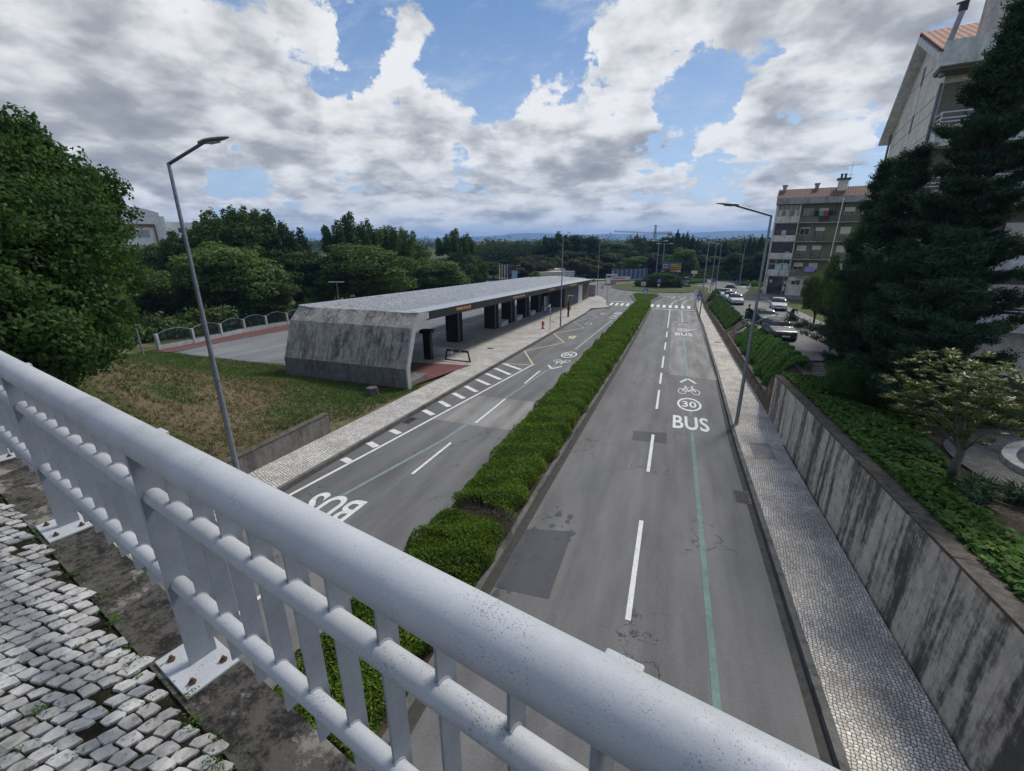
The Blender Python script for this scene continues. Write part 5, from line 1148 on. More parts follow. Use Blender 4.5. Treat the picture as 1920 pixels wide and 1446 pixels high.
# ---------------------------------------------------------------- traffic signs
def sign_pole(x, y, z, h, lab, name='road_sign', tilt=0): e = empty(name, (x, y, z), tilt, lab, 'road sign'); b = MB(); b.tube([(0, 0, 0), (0, 0, h)], .035, 8); b.build('pole', m_galv, e, True); return e
def panel(e, w, z0, z1, mat, y=-.05, name='sign_panel', x0=None): b = MB(); b.box(-w/2 if x0 is None else x0, w/2 if x0 is None else x0+w, y-.015, y+.015, z0, z1); return b.build(name, mat, e, bevel=.004)
def ped(e, z, s=.62):       # pedestrian crossing sign: blue square, white triangle, walking figure
    panel(e, s, z, z+s, m_blue_sign)
    b = MB(); y = -.068; b.face([(-s*.38, y, z+s*.14), (s*.38, y, z+s*.14), (0, y, z+s*.86)]); b.build('triangle', m_white, e)
    b = MB(); y = -.072; b.ball((0, y, z+s*.60), (s*.045, .004, s*.045), 8, 4)
    for (x0, z0, x1, z1) in ((0, .55, 0, .36), (0, .38, -.1, .18), (0, .38, .1, .18), (0, .5, -.1, .4), (0, .5, .1, .42)): b.tube([(x0*s, y, z+z0*s), (x1*s, y, z+z1*s)], s*.022, 4)
    b.build('walking_figure', m_black, e)
def disc_sign(e, z, r, mat, y=-.05, name='round_sign'): b = MB(); b.tube([(0, y+.01, z), (0, y-.01, z)], r, 20); return b.build(name, mat, e)
def arrows(e, z, r):       # roundabout sign: three white curved arrows
    b = MB()
    for k in range(3):
        a0 = k*2.094; pts = [(r*.55*math.cos(a0+t), -.068, z+r*.55*math.sin(a0+t)) for t in np.linspace(0, 1.4, 6)]; b.tube(pts, r*.07, 4); b.ball(pts[-1], r*.16, 6, 4)
    b.build('arrows', m_white, e)
def tri_down(e, z, s, y=-.05):
    b = MB(); b.prism([(-s/2, 0), (s/2, 0), (0, .0001)], 0, .001) if 0 else None
    b.face([(-s/2, y, z+s*.87), (0, y, z), (s/2, y, z+s*.87)]); b.face([(s/2, y+.01, z+s*.87), (0, y+.01, z), (-s/2, y+.01, z+s*.87)]); b.build('give_way_border', m_red_sign, e)
    b = MB(); k = .62; c = z+s*.58; b.face([(-s/2*k, y-.006, c+(s*.29)*k), (0, y-.006, c-s*.58*k), (s/2*k, y-.006, c+s*.29*k)]); b.build('give_way_centre', m_white, e)
e = sign_pole(-4.79, 86.4, zf+.1, 2.75, 'blue pedestrian crossing sign on the planted island before the roundabout'); ped(e, 1.95, .75)
e = sign_pole(-5.4, 87.6, zf+.1, 3.9, 'back of a pale two part sign behind the island crossing sign'); panel(e, .38, 3.1, 3.85, M('sign_back', (.36, .37, .37), .5), x0=-.45); panel(e, .38, 3.1, 3.85, bpy.data.materials['sign_back'], x0=.03)
e = sign_pole(-3.04, 99.0, zf+.1, 3.6, 'blue roundabout sign above a give way triangle at the island tip'); disc_sign(e, 3.1, .42, m_blue_sign); arrows(e, 3.1, .42); tri_down(e, 1.75, .85)
e = sign_pole(2.7, 108.6, zf+.3, 2.6, 'blue arrow disc over orange chevron board at the roundabout edge'); disc_sign(e, 2.2, .42, m_blue_sign); b = MB(); b.box(-.25, .2, -.07, -.065, 2.14, 2.26); b.face([(.2, -.066, 2.0), (.36, -.066, 2.2), (.2, -.066, 2.4)]); b.build('arrow', m_white, e)
b = MB(); b.box(-.75, .75, -.07, -.04, .95, 1.4); b.build('chevron_board', m_black, e); b = MB()
for k in range(3): x = -.5+.45*k; b.tube([(x, -.075, 1.32), (x+.18, -.075, 1.18), (x, -.075, 1.02)], .05, 4)
b.build('chevron', M('sign_orange', (.55, .16, .03), .5), e)
e = sign_pole(3.52, 78.6, zr(78)+.12, 3.4, 'white lane direction sign on the right pavement before the crossing'); panel(e, .62, 2.45, 3.35, m_white); b = MB(); b.tube([(-.15, -.07, 2.6), (.12, -.07, 3.2)], .03, 4); b.tube([(0, -.07, 3.18), (.14, -.07, 3.22), (.15, -.07, 3.02)], .025, 4); b.build('arrow', m_black, e)
e = sign_pole(3.95, 76.3, zr(76)+.12, 2.85, 'blue pedestrian crossing sign on the right pavement beside the lamp post'); ped(e, 2.0, .8)
e = sign_pole(7.97, 106.7, zf, 3.3, 'blue roundabout sign and give way triangle on the right roundabout entry'); disc_sign(e, 2.9, .4, m_blue_sign); arrows(e, 2.9, .4); tri_down(e, 1.75, .8)
e = sign_pole(-12.05, 88.5, zf+.12, 4.4, 'white sign back on the left pavement tip before the roundabout'); panel(e, .75, 3.2, 4.3, m_white)
p = at(1299, 535, 133); e = sign_pole(p.x, p.y, zf, 3.4, 'pale direction sign beyond the roundabout on the verge'); panel(e, 1.5, 2.5, 3.3, m_white); tri_down(e, 1.6, .8)
p = at(1381, 526, 126); e = sign_pole(p.x, p.y, p.z-2.2, 2.2, 'small blue arrow disc on the shrub verge of the right exit'); disc_sign(e, 1.9, .4, m_blue_sign); b = MB(); b.tube([(.15, -.07, 2.05), (-.15, -.07, 1.75)], .04, 4); b.build('arrow', m_white, e)
p = at(1405, 534, 128); e = sign_pole(p.x, p.y, p.z-1.9, 2.4, 'white round sign on a pole beside the right exit road'); disc_sign(e, 2.1, .35, m_white)
# grey cabinet by the far lamp
o = MB().box(-.75, .75, -.35, .35, 0, 2.4).build('street_cabinet', m_galv, bevel=.03, loc=(-16.1, 94.3, zf+.12)); tag(o, 'tall grey metal cabinet beside the lamp at the far pavement', 'cabinet')
# billboard
pL, pR = at(1240.5, 506, 119), at(1277, 506, 119.6); d = (pR-pL); Lb = math.hypot(d.x, d.y); bz0, bz1 = at(1276, 511.5, 119).z, at(1276, 492.5, 119).z
e = empty('billboard', (pL.x, pL.y, zf), math.atan2(d.y, d.x), 'large advertising billboard reading 24H with a burger picture beyond the roundabout', 'billboard'); H0, H1 = bz0-zf, bz1-zf; BH = H1-H0
b = MB(); [b.box(x, x+.16, .06, .22, 0, H1) for x in (.5, Lb/2, Lb-.7)]; b.build('support_post', m_galv, e)
b = MB(); b.box(0, Lb, -.05, .05, H0, H1); b.build('panel', mat_plain('poster_navy', (.03, .06, .19)), e)
def pr(x0, x1, z0, z1, col, nm='print', y=-.056, mt=None): b = MB(); b.box(Lb*x0, Lb*x1, y, -.05, H0+BH*z0, H0+BH*z1); return b.build(nm, mt or M('print_ink', col, .6, var=.1), e)
pr(.45, .985, .24, .86, (.42, .20, .06), 'poster_picture'); pr(.55, .985, .06, .20, (.5, .5, .52), 'poster_strip', -.060); pr(.0, .2, .06, .18, (.45, .46, .48), 'poster_strip', -.06); pr(0, .985, .88, .99, (.05, .12, .36), 'poster_strip', -.058)
b = MB(); cx, cz = Lb*.62, H0+BH*.52
for k, (zz, rx, rz, mm) in enumerate(((.15, .95, .30, 0), (.0, 1.0, .10, 1), (-.09, .98, .10, 2), (-.20, 1.0, .12, 1), (-.36, .9, .26, 0))): b.cur = mm; b.ball((cx, -.075, cz+zz*BH), (rx*BH*.42, .03, rz*BH*.55), 14, 8)
b.build('burger_picture', [M('bun_ink', (.42, .24, .06), .7), M('filling_ink', (.10, .05, .025), .7), M('cheese_ink', (.5, .33, .04), .7)], e, True)
b = MB()
for k, c in ((.74, 1), (.6, 0), (.44, 1), (.32, 0)): b.cur = c; b.box(Lb*.74, Lb*.98, -.066, -.060, H0+BH*(k-.04), H0+BH*(k+.04))
b.build('ingredient_stripe', [bpy.data.materials['cheese_ink'], bpy.data.materials['filling_ink']], e)
for s, sz, x, z, mt in (('24H', BH*.40, .19, .50, m_yellow), ('ABERTO', BH*.17, .2, .77, m_white)):
    me = text_mesh(s, sz, mt, 'poster_lettering', offset=.01); me.transform(Matrix.Translation((Lb*x, -.07, H0+BH*z)) @ Matrix.Rotation(math.pi/2, 4, 'X')); put_mesh('poster_lettering', me, None, e)
# ---------------------------------------------------------------- blue fence, petrol canopy, flags, crane
def blue_fence():
    pts = [at(1148, 524, 128), at(1165, 521, 131), at(1182, 518.5, 134), at(1199, 516.5, 137), at(1214, 515, 140)]; e = empty('blue_arched_fence', (pts[0].x, pts[0].y, zf), 0, 'blue arched panel fence with white posts left of the roundabout bush', 'fence'); off = (-pts[0].x, -pts[0].y, -zf)
    P2 = []
    for a, c in zip(pts, pts[1:]): P2 += [a, (a+c)/2]
    P2.append(pts[-1]); mb_ = mat_plain('fence_panel_blue', (.045, .085, .16))
    for a, c in zip(P2, P2[1:]):
        d = (c-a); L = math.hypot(d.x, d.y); Mx = frame((a.x, a.y, zf), (d.x, d.y)); b = MB(); b.box(-.15, .15, -.15, .15, 0, 3.3, Mx); b.build('post', m_post, e, loc=off)
        b = MB(); n = 8; bb = 0
        for k in range(n): t0, t1 = k/n, (k+1)/n; f = lambda t: 2.9+.6*math.sin(math.pi*t); b.prism([tuple((Mx@Vector((L*t0, -.04, 0)))[:2]), tuple((Mx@Vector((L*t1, -.04, 0)))[:2]), tuple((Mx@Vector((L*t1, .04, 0)))[:2]), tuple((Mx@Vector((L*t0, .04, 0)))[:2])], zf+.6, zf+(f(t0)+f(t1))/2)
        b.build('arched_panel', mb_, e, loc=off); b = MB(); b.box(0, L, -.12, .12, 0, .62, Mx); b.build('base_wall', m_post, e, loc=off)
blue_fence()
p, q = at(1012, 518, 134), at(1075, 521, 138); d = q-p; L = math.hypot(d.x, d.y); ztp = at(1012, 510.5, 134).z; e = empty('petrol_station', (p.x, p.y, zf), math.atan2(d.y, d.x), 'petrol station with cream canopy and white sign above the far end of the shelter roof', 'petrol station'); hh = ztp-zf
b = MB(); b.box(0, L, 0, 9, hh-1.25, hh); b.build('canopy', mat_plain('canopy_cream', (.46, .44, .34)), e); b = MB(); b.box(L*.68, L*1.02, -.12, -.01, hh-1.35, hh+.15); b.build('sign_board', m_white, e)
me = text_mesh('INTERFACE', .62, M('sign_letter_grey', (.12, .13, .16), .6), 'sign_lettering', sx=.9); me.transform(Matrix.Translation((L*.86, -.14, hh-.35)) @ Matrix.Rotation(math.pi/2, 4, 'X')); bpy.data.meshes.remove(me)
b = MB()
for r_ in range(2):
    for k in range(6): x = L*.74+k*.62; b.box(x, x+.42, -.135, -.121, hh-.45-.5*r_, hh-.2-.5*r_)
b.build('sign_lettering', bpy.data.materials['sign_letter_grey'], e)
b = MB(); [b.box(x, x+.4, 2, 2.4, 0, hh-1.25) for x in (1, L*.5, L-1.5)]; b.build('column', m_white, e); b = MB(); b.box(L*.3, L*.9, 4, 8.5, 0, 3.0); b.build('kiosk_building', m_bwhite, e)
cols_ = [('pale yellow', (.42, .40, .22)), ('pale green', (.25, .36, .2)), ('yellow', (.5, .38, .08)), ('dark blue', (.06, .07, .24))]
for k, (nm, c) in enumerate(cols_):
    px_ = 936.5+4.9*k; p = at(px_, 528, 118); q = at(px_, 496, 118); e = empty('flagpole', (p.x, p.y, zf), .3, 'flagpole with hanging %s flag behind the shelter roof' % nm, 'flagpole', 'flagpoles behind the shelter'); h = q.z-zf
    b = MB(); b.tube([(0, 0, 0), (0, 0, h)], [.07, .045], 8); b.build('pole', m_white, e); f = MB()
    for i in range(6): f.box(.05+.09*i*(1 if k == 3 else .45), .05+.09*(i+1)*(1 if k == 3 else .45), -.03+.05*(i % 2), .05*(i % 2), h-2.9+.1*(i % 3), h-.15-.12*i)
    f.build('flag', M('flag_'+nm.replace(' ', '_'), c, .9, var=.2), e)
p = at(965, 520, 120); q = at(965, 508, 120); e = empty('advertising_banner', (p.x, p.y, zf), .25, 'pale blue upright banner left of the petrol station behind the shelter', 'banner'); b = MB(); b.tube([(-.75, 0, 0), (-.75, 0, q.z-zf+.3)], .06, 8); b.build('pole', m_galv, e); b = MB(); b.box(-.7, .7, -.03, .03, q.z-zf-3.2, q.z-zf); b.build('banner_panel', mat_plain('banner_blue', (.22, .36, .48)), e)
p = at(1163, 527, 122); e = empty('hoarding_sign', (p.x, p.y, zf), .45, 'low white and red hoarding in front of the blue fence', 'sign'); b = MB(); b.box(-2.6, 2.6, -.04, .04, .9, 2.2); b.build('panel', m_white, e); b = MB(); b.box(-2.6, 2.6, -.05, -.041, 1.0, 1.3); b.box(-2.0, 1.2, -.05, -.041, 1.7, 1.95); b.build('red_band', m_red_sign, e); b = MB(); [b.box(x, x+.08, .04, .1, 0, .95) for x in (-2.2, 2.1)]; b.build('post', m_galv, e)
p = at(1146, 524, 124); o = MB().box(-1.4, 1.4, -.5, .5, 0, 2.6).box(-1.0, 1.0, -.52, -.5, 1.7, 2.2, m=1).build('gate_pillar', [m_post, m_black], loc=(p.x, p.y, zf)); tag(o, 'white masonry pillar with dark plate left of the blue fence', 'pillar')
p = at(1130, 531, 112); e = empty('traffic_bollard', (p.x, p.y, zf), 0, 'orange barrier post beside the left roundabout exit', 'bollard'); b = MB(); b.tube([(0, 0, 0), (0, 0, .1), (0, 0, .1), (0, 0, 1.1)], [.4, .4, .22, .18], 12); b.build('body', M('bollard_orange', (.5, .22, .03), .6), e); b = MB(); b.tube([(0, 0, .6), (0, 0, .85)], .215, 12); b.build('band', m_white, e)
# tower crane far behind
pc, pj = at(1228, 440, 420), at(1152, 432, 420); e = empty('tower_crane', (pc.x, pc.y, zf), math.atan2(pj.y-pc.y, pj.x-pc.x), 'tower crane with long jib above the far trees', 'crane'); hc = at(1228, 437, 420).z-zf; Lj = math.hypot(pj.x-pc.x, pj.y-pc.y); mc = M('crane_paint', (.20, .18, .12), .6)
def truss(b, p0, p1, w, n, r=.14):
    p0, p1 = Vector(p0), Vector(p1); d = (p1-p0).normalized(); u = d.orthogonal().normalized(); v = d.cross(u); c = [(u+v)*w, (u-v)*w, (-u-v)*w, (v-u)*w]
    for q in c: b.tube([p0+q, p1+q], r, 4)
    for k in range(n):
        for j in range(4): b.tube([p0.lerp(p1, k/n)+c[j], p0.lerp(p1, (k+1)/n)+c[(j+1) % 4]], r*.7, 3, False)
b = MB(); truss(b, (0, 0, 0), (0, 0, hc), .9, 14, .2); b.build('mast', mc, e); b = MB(); truss(b, (0, 0, hc), (Lj, 0, hc+1.5), .4, 30, .08); b.build('jib', mc, e); b = MB(); truss(b, (0, 0, hc), (-14, 0, hc), .6, 8, .16); b.box(-14, -10.5, -1, 1, hc-2.5, hc); b.build('counter_jib', mc, e)
b = MB(); truss(b, (0, 0, hc), (0, 0, hc+6.5), .5, 4, .2); b.tube([(0, 0, hc+6.5), (Lj*.6, 0, hc+1.4)], .1, 4); b.tube([(0, 0, hc+6.5), (-13, 0, hc+.5)], .1, 4); b.build('tower_head', mc, e)

# ---------------------------------------------------------------- cars: one lofted body builder, one variant per car
m_tyre = M('tyre', (.02, .02, .021), .9); m_rim = M('rim', (.25, .26, .27), .35, .7); m_cglass = mat_glass('car_glass', (.018, .024, .034), .22, .35); m_trim = mat_plain('black_trim', (.018, .018, .02), .6)
m_hl = mat_glass('headlight_glass', (.34, .36, .38), .35, .3); m_plate = mat_plain('plate_white', (.6, .6, .58), .5); m_tail = mat_plain('tail_light', (.3, .02, .02), .3); m_chrome = mat_plain('chrome', (.4, .42, .44), .4, .3)
def paint(name, col): m, T = new_mat(name); finish(T, col, .42, .0, None, 0, 0, .25, Coat_Weight=.35, Coat_Roughness=.12); return m
def car(name, label, paintm, pos_, rz, L=4.3, W=1.75, H=1.45, style='hatch', group=None, open_door=False):
    e = empty('parked_car', pos_, rz, label, 'car', 'cars on the parking street'); e.rotation_euler = (math.atan(GR)*0, 0, rz)
    # local: front towards -y, x to the side, z up
    hw = W/2; S = {'hatch': dict(cowl=-.20, roof0=.06, roof1=.62, tail=.93), 'sedan': dict(cowl=-.24, roof0=.0, roof1=.42, tail=.66), 'wagon': dict(cowl=-.24, roof0=.0, roof1=.82, tail=.96), 'suv': dict(cowl=-.3, roof0=-.05, roof1=.8, tail=.95)}[style]
    bz = H*.40 if style != 'suv' else H*.44; belt = H*.63
    t_ = np.array([-1, -.985, -.93, -.8, -.6, -.42, S['cowl'], (S['cowl']+S['roof0'])/2, S['roof0'], (S['roof0']+S['roof1'])/2, S['roof1'], (S['roof1']+S['tail'])/2, S['tail'], .97, 1.0])
    def hood(t): return np.interp(t, [-1, -.985, -.93, -.6, S['cowl']], [H*.42, H*.47, H*.52, H*.60, belt*1.02])
    def top(t):
        if t <= S['cowl']: return hood(t)
        if t >= S['tail']: return np.interp(t, [S['tail'], .97, 1.0], [belt*1.04, belt*1.0, H*.52])
        return np.interp(t, [S['cowl'], (S['cowl']+S['roof0'])/2, S['roof0'], (S['roof0']+S['roof1'])/2, S['roof1'], (S['roof1']+S['tail'])/2, S['tail']], [belt*1.02, H*.84, H*.965, H, H*.975, H*.83, belt*1.04])
    def wid(t): return hw*np.interp(t, [-1, -.97, -.88, -.6, 0, .6, .9, .98, 1], [.70, .84, .94, .99, 1, .99, .95, .88, .78])
    def bot(t): return np.interp(t, [-1, -.95, -.8, .8, .95, 1], [.30, .22, .18, .18, .25, .34])
    V = []; rings = []
    for t in t_:
        w = wid(t); y = t*L/2; tp = top(t); bl = min(belt*np.interp(t, [-1, 0, 1], [.94, 1, 1.04]), tp-.01) if tp > belt else tp-.03
        cab = max(0, min(1, (tp-bl)/(H-belt))); wr = w*(.95-.20*cab); b0 = bot(t)
        rings.append([(w*.80, y, b0), (w*.97, y, b0+.10), (w, y, H*.36), (w*.975, y, bl*.97), (w*.95, y, bl), (wr*1.0, y, bl+(tp-bl)*.86 if cab > .05 else tp-.015), (wr*.78, y, tp-.012*cab), (0, y, tp+.012)])
    n = len(rings[0]); b = MB()
    for r_ in rings:
        b.v += [tuple(p) for p in r_]+[(-p[0], p[1], p[2]) for p in r_[:-1][::-1]]
    m_ = 2*n-1
    for i in range(len(rings)-1):
        for k in range(m_-1): b.f.append((i*m_+k, (i+1)*m_+k, (i+1)*m_+k+1, i*m_+k+1)); b.m.append(0)
        b.f.append((i*m_+m_-1, (i+1)*m_+m_-1, (i+1)*m_, i*m_)); b.m.append(0)
    b.f += [tuple(range(m_)), tuple((len(rings)-1)*m_+k for k in range(m_))[::-1]]; b.m += [0, 0]
    body = b.build('body', paintm, e, True); body.data.polygons.foreach_set('use_smooth', [True]*len(body.data.polygons))
    R = rings; iC = 6; iR0 = 8; iR1 = 10; iT = 12; off = Vector((0, 0, .006))
    def patch(idx, kk, nm, push, mat=m_cglass, inset=.0):
        g = MB()
        for s in (1, -1):
            for (i, j) in idx:
                for (k0, k1) in kk:
                    q = [Vector(R[i][k0]), Vector(R[j][k0]), Vector(R[j][k1]), Vector(R[i][k1])]; c = sum(q, Vector())/4
                    q = [c+(p-c)*(1-inset)+Vector(push) for p in q]; q = [(p.x*s, p.y, p.z) for p in q]; g.face(q if s < 0 else q[::-1])
        return g.build(nm, mat, body)
    patch([(iC, 7), (7, iR0)], [(5, 6), (6, 7)], 'windscreen', (0, -.012, .01)); patch([(iR1, 11), (11, iT)], [(5, 6), (6, 7)], 'rear_window', (0, .012, .01))
    patch([(7, iR0), (iR0, 9), (9, iR1), (iR1, 11)], [(4, 5)], 'side_window', (.012, 0, .0), inset=.09)
    g = MB()
    for y in (R[9][0][1],):
        for s in (-1, 1): g.box(s*hw*.99-.01, s*hw*.99+.01, y-.008, y+.008, .25, belt)
    for s in (-1, 1): g.box(s*(hw*.995)-.012, s*(hw*.995)+.012, -.15*L, .26*L, .30, .36); 
    g.build('side_trim', m_trim, e)
    for sx in (-1, 1):
        for ty in (-.62, .60):
            y = ty*L/2; ar = MB(); ar.tube([(sx*(hw-.22), y, .315), (sx*(hw+.004), y, .315)], .375, 22); ar.build('wheel_arch', m_trim, e)
            w_ = MB(); w_.tube([(sx*(hw-.20), y, .31), (sx*(hw-.19), y, .31), (sx*(hw+.0), y, .31), (sx*(hw+.015), y, .31)], [.28, .31, .31, .27], 22); wo = w_.build('wheel', m_tyre, e, True)
            r_ = MB(); r_.tube([(sx*(hw+.006), y, .31), (sx*(hw+.022), y, .31)], .19, 16)
            ro = r_.build('rim', m_rim, wo)
    for sx in (-1, 1):
        h = MB(); x0 = sx*hw*.80; q = [(-.17, .0), (.12, .0), (.15, .13), (-.13, .15)]; yb = -L/2
        pts = [(sx*hw*.50, yb+.03, H*.40), (sx*hw*.84, yb+.16, H*.415), (sx*hw*.90, yb+.34, H*.50), (sx*hw*.54, yb+.10, H*.485)]
        pts = [Vector(p)+Vector((0, -.035, .02)) for p in pts]; inn = [p+Vector((0, .12, -.02)) for p in pts]; h.face(pts); h.face(inn[::-1])
        for i in range(4): j = (i+1) % 4; h.face([pts[i], inn[i], inn[j], pts[j]])
        h.build('headlight', m_hl, body)
        tl = MB(); tl.box(sx*hw*.72-.12, sx*hw*.72+.12, L/2-.10, L/2-.0, H*.46, H*.60); tl.build('tail_light', m_tail, body)
        mr = MB(); mr.ball((sx*(hw+.10), S['cowl']*L/2+.22, belt*1.06), (.11, .07, .075), 10, 6); mr.box(min(sx*hw*.93, sx*(hw+.05)), max(sx*hw*.93, sx*(hw+.05)), S['cowl']*L/2+.2, S['cowl']*L/2+.24, belt, belt*1.05); mr.build('mirror', paintm if style != 'suv' else m_trim, e, True)
    g = MB(); g.box(-hw*.40, hw*.40, -L/2-.035, -L/2+.02, H*.385, H*.445); g.build('grille', m_trim, body); g = MB(); g.box(-hw*.42, hw*.42, -L/2-.045, -L/2-.034, H*.432, H*.452); g.build('grille_bar', m_chrome, body)
    g = MB(); g.box(-hw*.66, hw*.66, -L/2-.03, -L/2+.05, .20, .34); g.build('lower_intake', m_trim, body)
    for yy in (-L/2-.05, L/2+.0): g = MB(); g.box(-.26, .26, yy, yy+.014+(.03 if yy < 0 else .04), .335, .445); g.build('number_plate', m_plate, body)
    g = MB(); g.box(-hw*.8, hw*.8, -L*.42, L*.42, .13, .22); g.build('underbody', m_trim, e)
    if style == 'wagon': g = MB(); [g.tube([(s*hw*.62, -.02*L, H+.03), (s*hw*.62, .36*L, H+.03)], .018, 6) for s in (-1, 1)]; g.build('roof_rail', m_galv, e)
    if open_door:
        g = MB(); Mx = Matrix.Translation((-hw, -.08*L, 0)) @ Matrix.Rotation(math.radians(62), 4, 'Z'); g.box(-.045, .0, 0, 1.05, .28, belt, Mx); d_ = g.build('door', paintm, e, bevel=.015)
        g = MB(); g.tube([Mx@Vector((-.02, .1, belt)), Mx@Vector((-.06, .45, H*.93)), Mx@Vector((-.06, 1.0, H*.93)), Mx@Vector((-.02, 1.05, belt))], .022, 6); g.build('door_frame', paintm, d_)
        g = MB(); g.face([Mx@Vector((-.02, .14, belt)), Mx@Vector((-.02, 1.03, belt)), Mx@Vector((-.055, .98, H*.92)), Mx@Vector((-.055, .46, H*.92))]); g.build('door_window', m_cglass, d_)
    return e
P_ = {k: paint('car_paint_'+k, c) for k, c in dict(graphite=(.045, .05, .055), teal=(.02, .055, .055), silver=(.40, .42, .44), white=(.55, .56, .57), black=(.02, .022, .025), grey=(.16, .17, .18)).items()}
def on(x, y): return (x, y, zst(y)+.006)
tl_ = math.atan(GR)
cars_ = [car('c', 'dark grey hatchback nearest on the parking street', P_['graphite'], on(8.30, 40.3), math.radians(3), 4.4, 1.78, 1.45, 'hatch'),
    car('c', 'dark green saloon with its front door open behind the nearest car', P_['teal'], on(8.80, 49.6), math.radians(4), 4.5, 1.72, 1.40, 'sedan', open_door=True),
    car('c', 'silver estate car parked at the lawn edge', P_['silver'], on(12.75, 64.6), math.radians(-8), 4.6, 1.78, 1.46, 'wagon'),
    car('c', 'silver hatchback at the front of the far group of parked cars', P_['silver'], on(8.45, 70.4), math.radians(2), 4.1, 1.72, 1.45, 'hatch'),
    car('c', 'white car half hidden behind the silver hatchback', P_['white'], on(8.35, 76.2), math.radians(2), 4.2, 1.72, 1.45, 'sedan'),
    car('c', 'white saloon just in front of the rearmost grey van', P_['white'], on(8.3, 82.5), math.radians(-2), 4.5, 1.78, 1.45, 'sedan'),
    car('c', 'grey van rearmost of the parked cars', P_['grey'], on(9.6, 89.5), math.radians(-6), 4.6, 1.85, 1.75, 'suv')]
for c in cars_: c.rotation_euler.x = tl_
# ---------------------------------------------------------------- people
def person(pos_, rz, J, label, top_c, leg_c, hair_c, bag=False):
    """J: joint dict in metres (x side, y forward = -y, z up)"""
    e = empty('person', pos_, rz, label, 'person')
    names = ['pelvis', 'chest', 'neck', 'head', 'top', 'shL', 'elL', 'haL', 'shR', 'elR', 'haR', 'hipL', 'knL', 'anL', 'toL', 'hipR', 'knR', 'anR', 'toR']
    ed = [(0, 1), (1, 2), (2, 3), (3, 4), (1, 5), (5, 6), (6, 7), (1, 8), (8, 9), (9, 10), (0, 11), (11, 12), (12, 13), (13, 14), (0, 15), (15, 16), (16, 17), (17, 18)]
    rad = [.135, .15, .06, .10, .07, .07, .045, .04, .07, .045, .04, .10, .065, .045, .035, .10, .065, .045, .035]
    me = bpy.data.meshes.new('body'); me.from_pydata([J[n] for n in names], ed, []); o = bpy.data.objects.new('body', me); sc.collection.objects.link(o)
    sk = o.modifiers.new('s', 'SKIN'); o.data.skin_vertices[0].data[0].use_root = True
    if bag: rad = [r*1.35 if i in (0, 1, 5, 8, 11, 15, 12, 16, 6, 9) else r for i, r in enumerate(rad)]
    for i, r in enumerate(rad): o.data.skin_vertices[0].data[i].radius = (r, r*.85)
    o.modifiers.new('ss', 'SUBSURF').levels = 2; o.modifiers['ss'].render_levels = 2
    bpy.context.view_layer.update(); m2 = bpy.data.meshes.new_from_object(o.evaluated_get(bpy.context.evaluated_depsgraph_get())); bpy.data.objects.remove(o)
    m2.materials.clear()
    for nm, c in (('skin', (.32, .20, .15)), ('top_cloth', top_c), ('trousers', leg_c), ('shoes', (.02, .02, .02))): m2.materials.append(M(nm, c, .8))
    segs = {0: 'pelvis', 1: 'chest'}
    Jv = {n: Vector(J[n]) for n in names}
    def near(p):
        best = min(names, key=lambda n: (Jv[n]-p).length); return best
    for p in m2.polygons:
        b_ = near(p.center)
        p.material_index = 0 if b_ in ('head', 'top', 'haL', 'haR', 'neck') else 2 if b_ in ('pelvis', 'hipL', 'hipR', 'knL', 'knR', 'anL', 'anR') else 3 if b_ in ('toL', 'toR') else 1
        p.use_smooth = True
    put_mesh('body', m2, None, e)
    hr = MB(); hc = Jv['head'].lerp(Jv['top'], .55); hr.ball(hc+Vector((0, .03, .02)), (.105, .115, .11), 12, 8); hr.build('hair', M('hair', hair_c, .8), e, True)
    for s in ('haL', 'haR'):
        h = MB(); d = (Jv[s]-Jv['el'+s[2]]).normalized(); sd = d.cross(Vector((1, 0, 0))).normalized()
        for k in range(4): h.tube([Jv[s]+sd*(.018*(k-1.5)), Jv[s]+sd*(.02*(k-1.5))+d*.05, Jv[s]+sd*(.02*(k-1.5))+d*(.085 if k in (1, 2) else .07)], [.010, .009, .007], 6)
        h.tube([Jv[s]-sd*.03, Jv[s]-sd*.055+d*.03], [.011, .008], 6); h.build('hand', M('skin_hand', (.32, .20, .15), .7), e, True)
    return e
stand = dict(pelvis=(0, 0, .95), chest=(0, -.02, 1.32), neck=(0, -.03, 1.50), head=(0, -.05, 1.60), top=(0, -.04, 1.72), shL=(.19, -.02, 1.40), elL=(.24, -.06, 1.14), haL=(.20, -.30, 1.08), shR=(-.19, -.02, 1.40), elR=(-.25, .02, 1.14), haR=(-.24, -.18, 1.0), hipL=(.1, 0, .88), knL=(.11, -.03, .48), anL=(.11, .02, .08), toL=(.12, -.14, .04), hipR=(-.1, 0, .88), knR=(-.11, -.02, .48), anR=(-.11, .02, .08), toR=(-.12, -.14, .04))
bend = dict(pelvis=(0, .12, .92), chest=(0, -.18, 1.16), neck=(0, -.33, 1.20), head=(0, -.43, 1.17), top=(0, -.54, 1.14), shL=(.19, -.24, 1.18), elL=(.25, -.32, .92), haL=(.17, -.46, .76), shR=(-.19, -.24, 1.18), elR=(-.25, -.30, .92), haR=(-.16, -.46, .76), hipL=(.11, .1, .86), knL=(.14, .0, .47), anL=(.14, .08, .08), toL=(.15, -.09, .04), hipR=(-.11, .1, .86), knR=(-.14, .0, .47), anR=(-.14, .08, .08), toR=(-.15, -.09, .04))
person(on(7.25, 49.2), math.radians(-70), stand, 'person in dark jacket standing behind the open door of the green saloon', (.02, .022, .03), (.03, .035, .05), (.015, .012, .01))
person(on(11.85, 52.8), math.radians(20), bend, 'person in dark brown coat bending forward on the parking street', (.028, .014, .012), (.015, .015, .018), (.10, .025, .02), True)

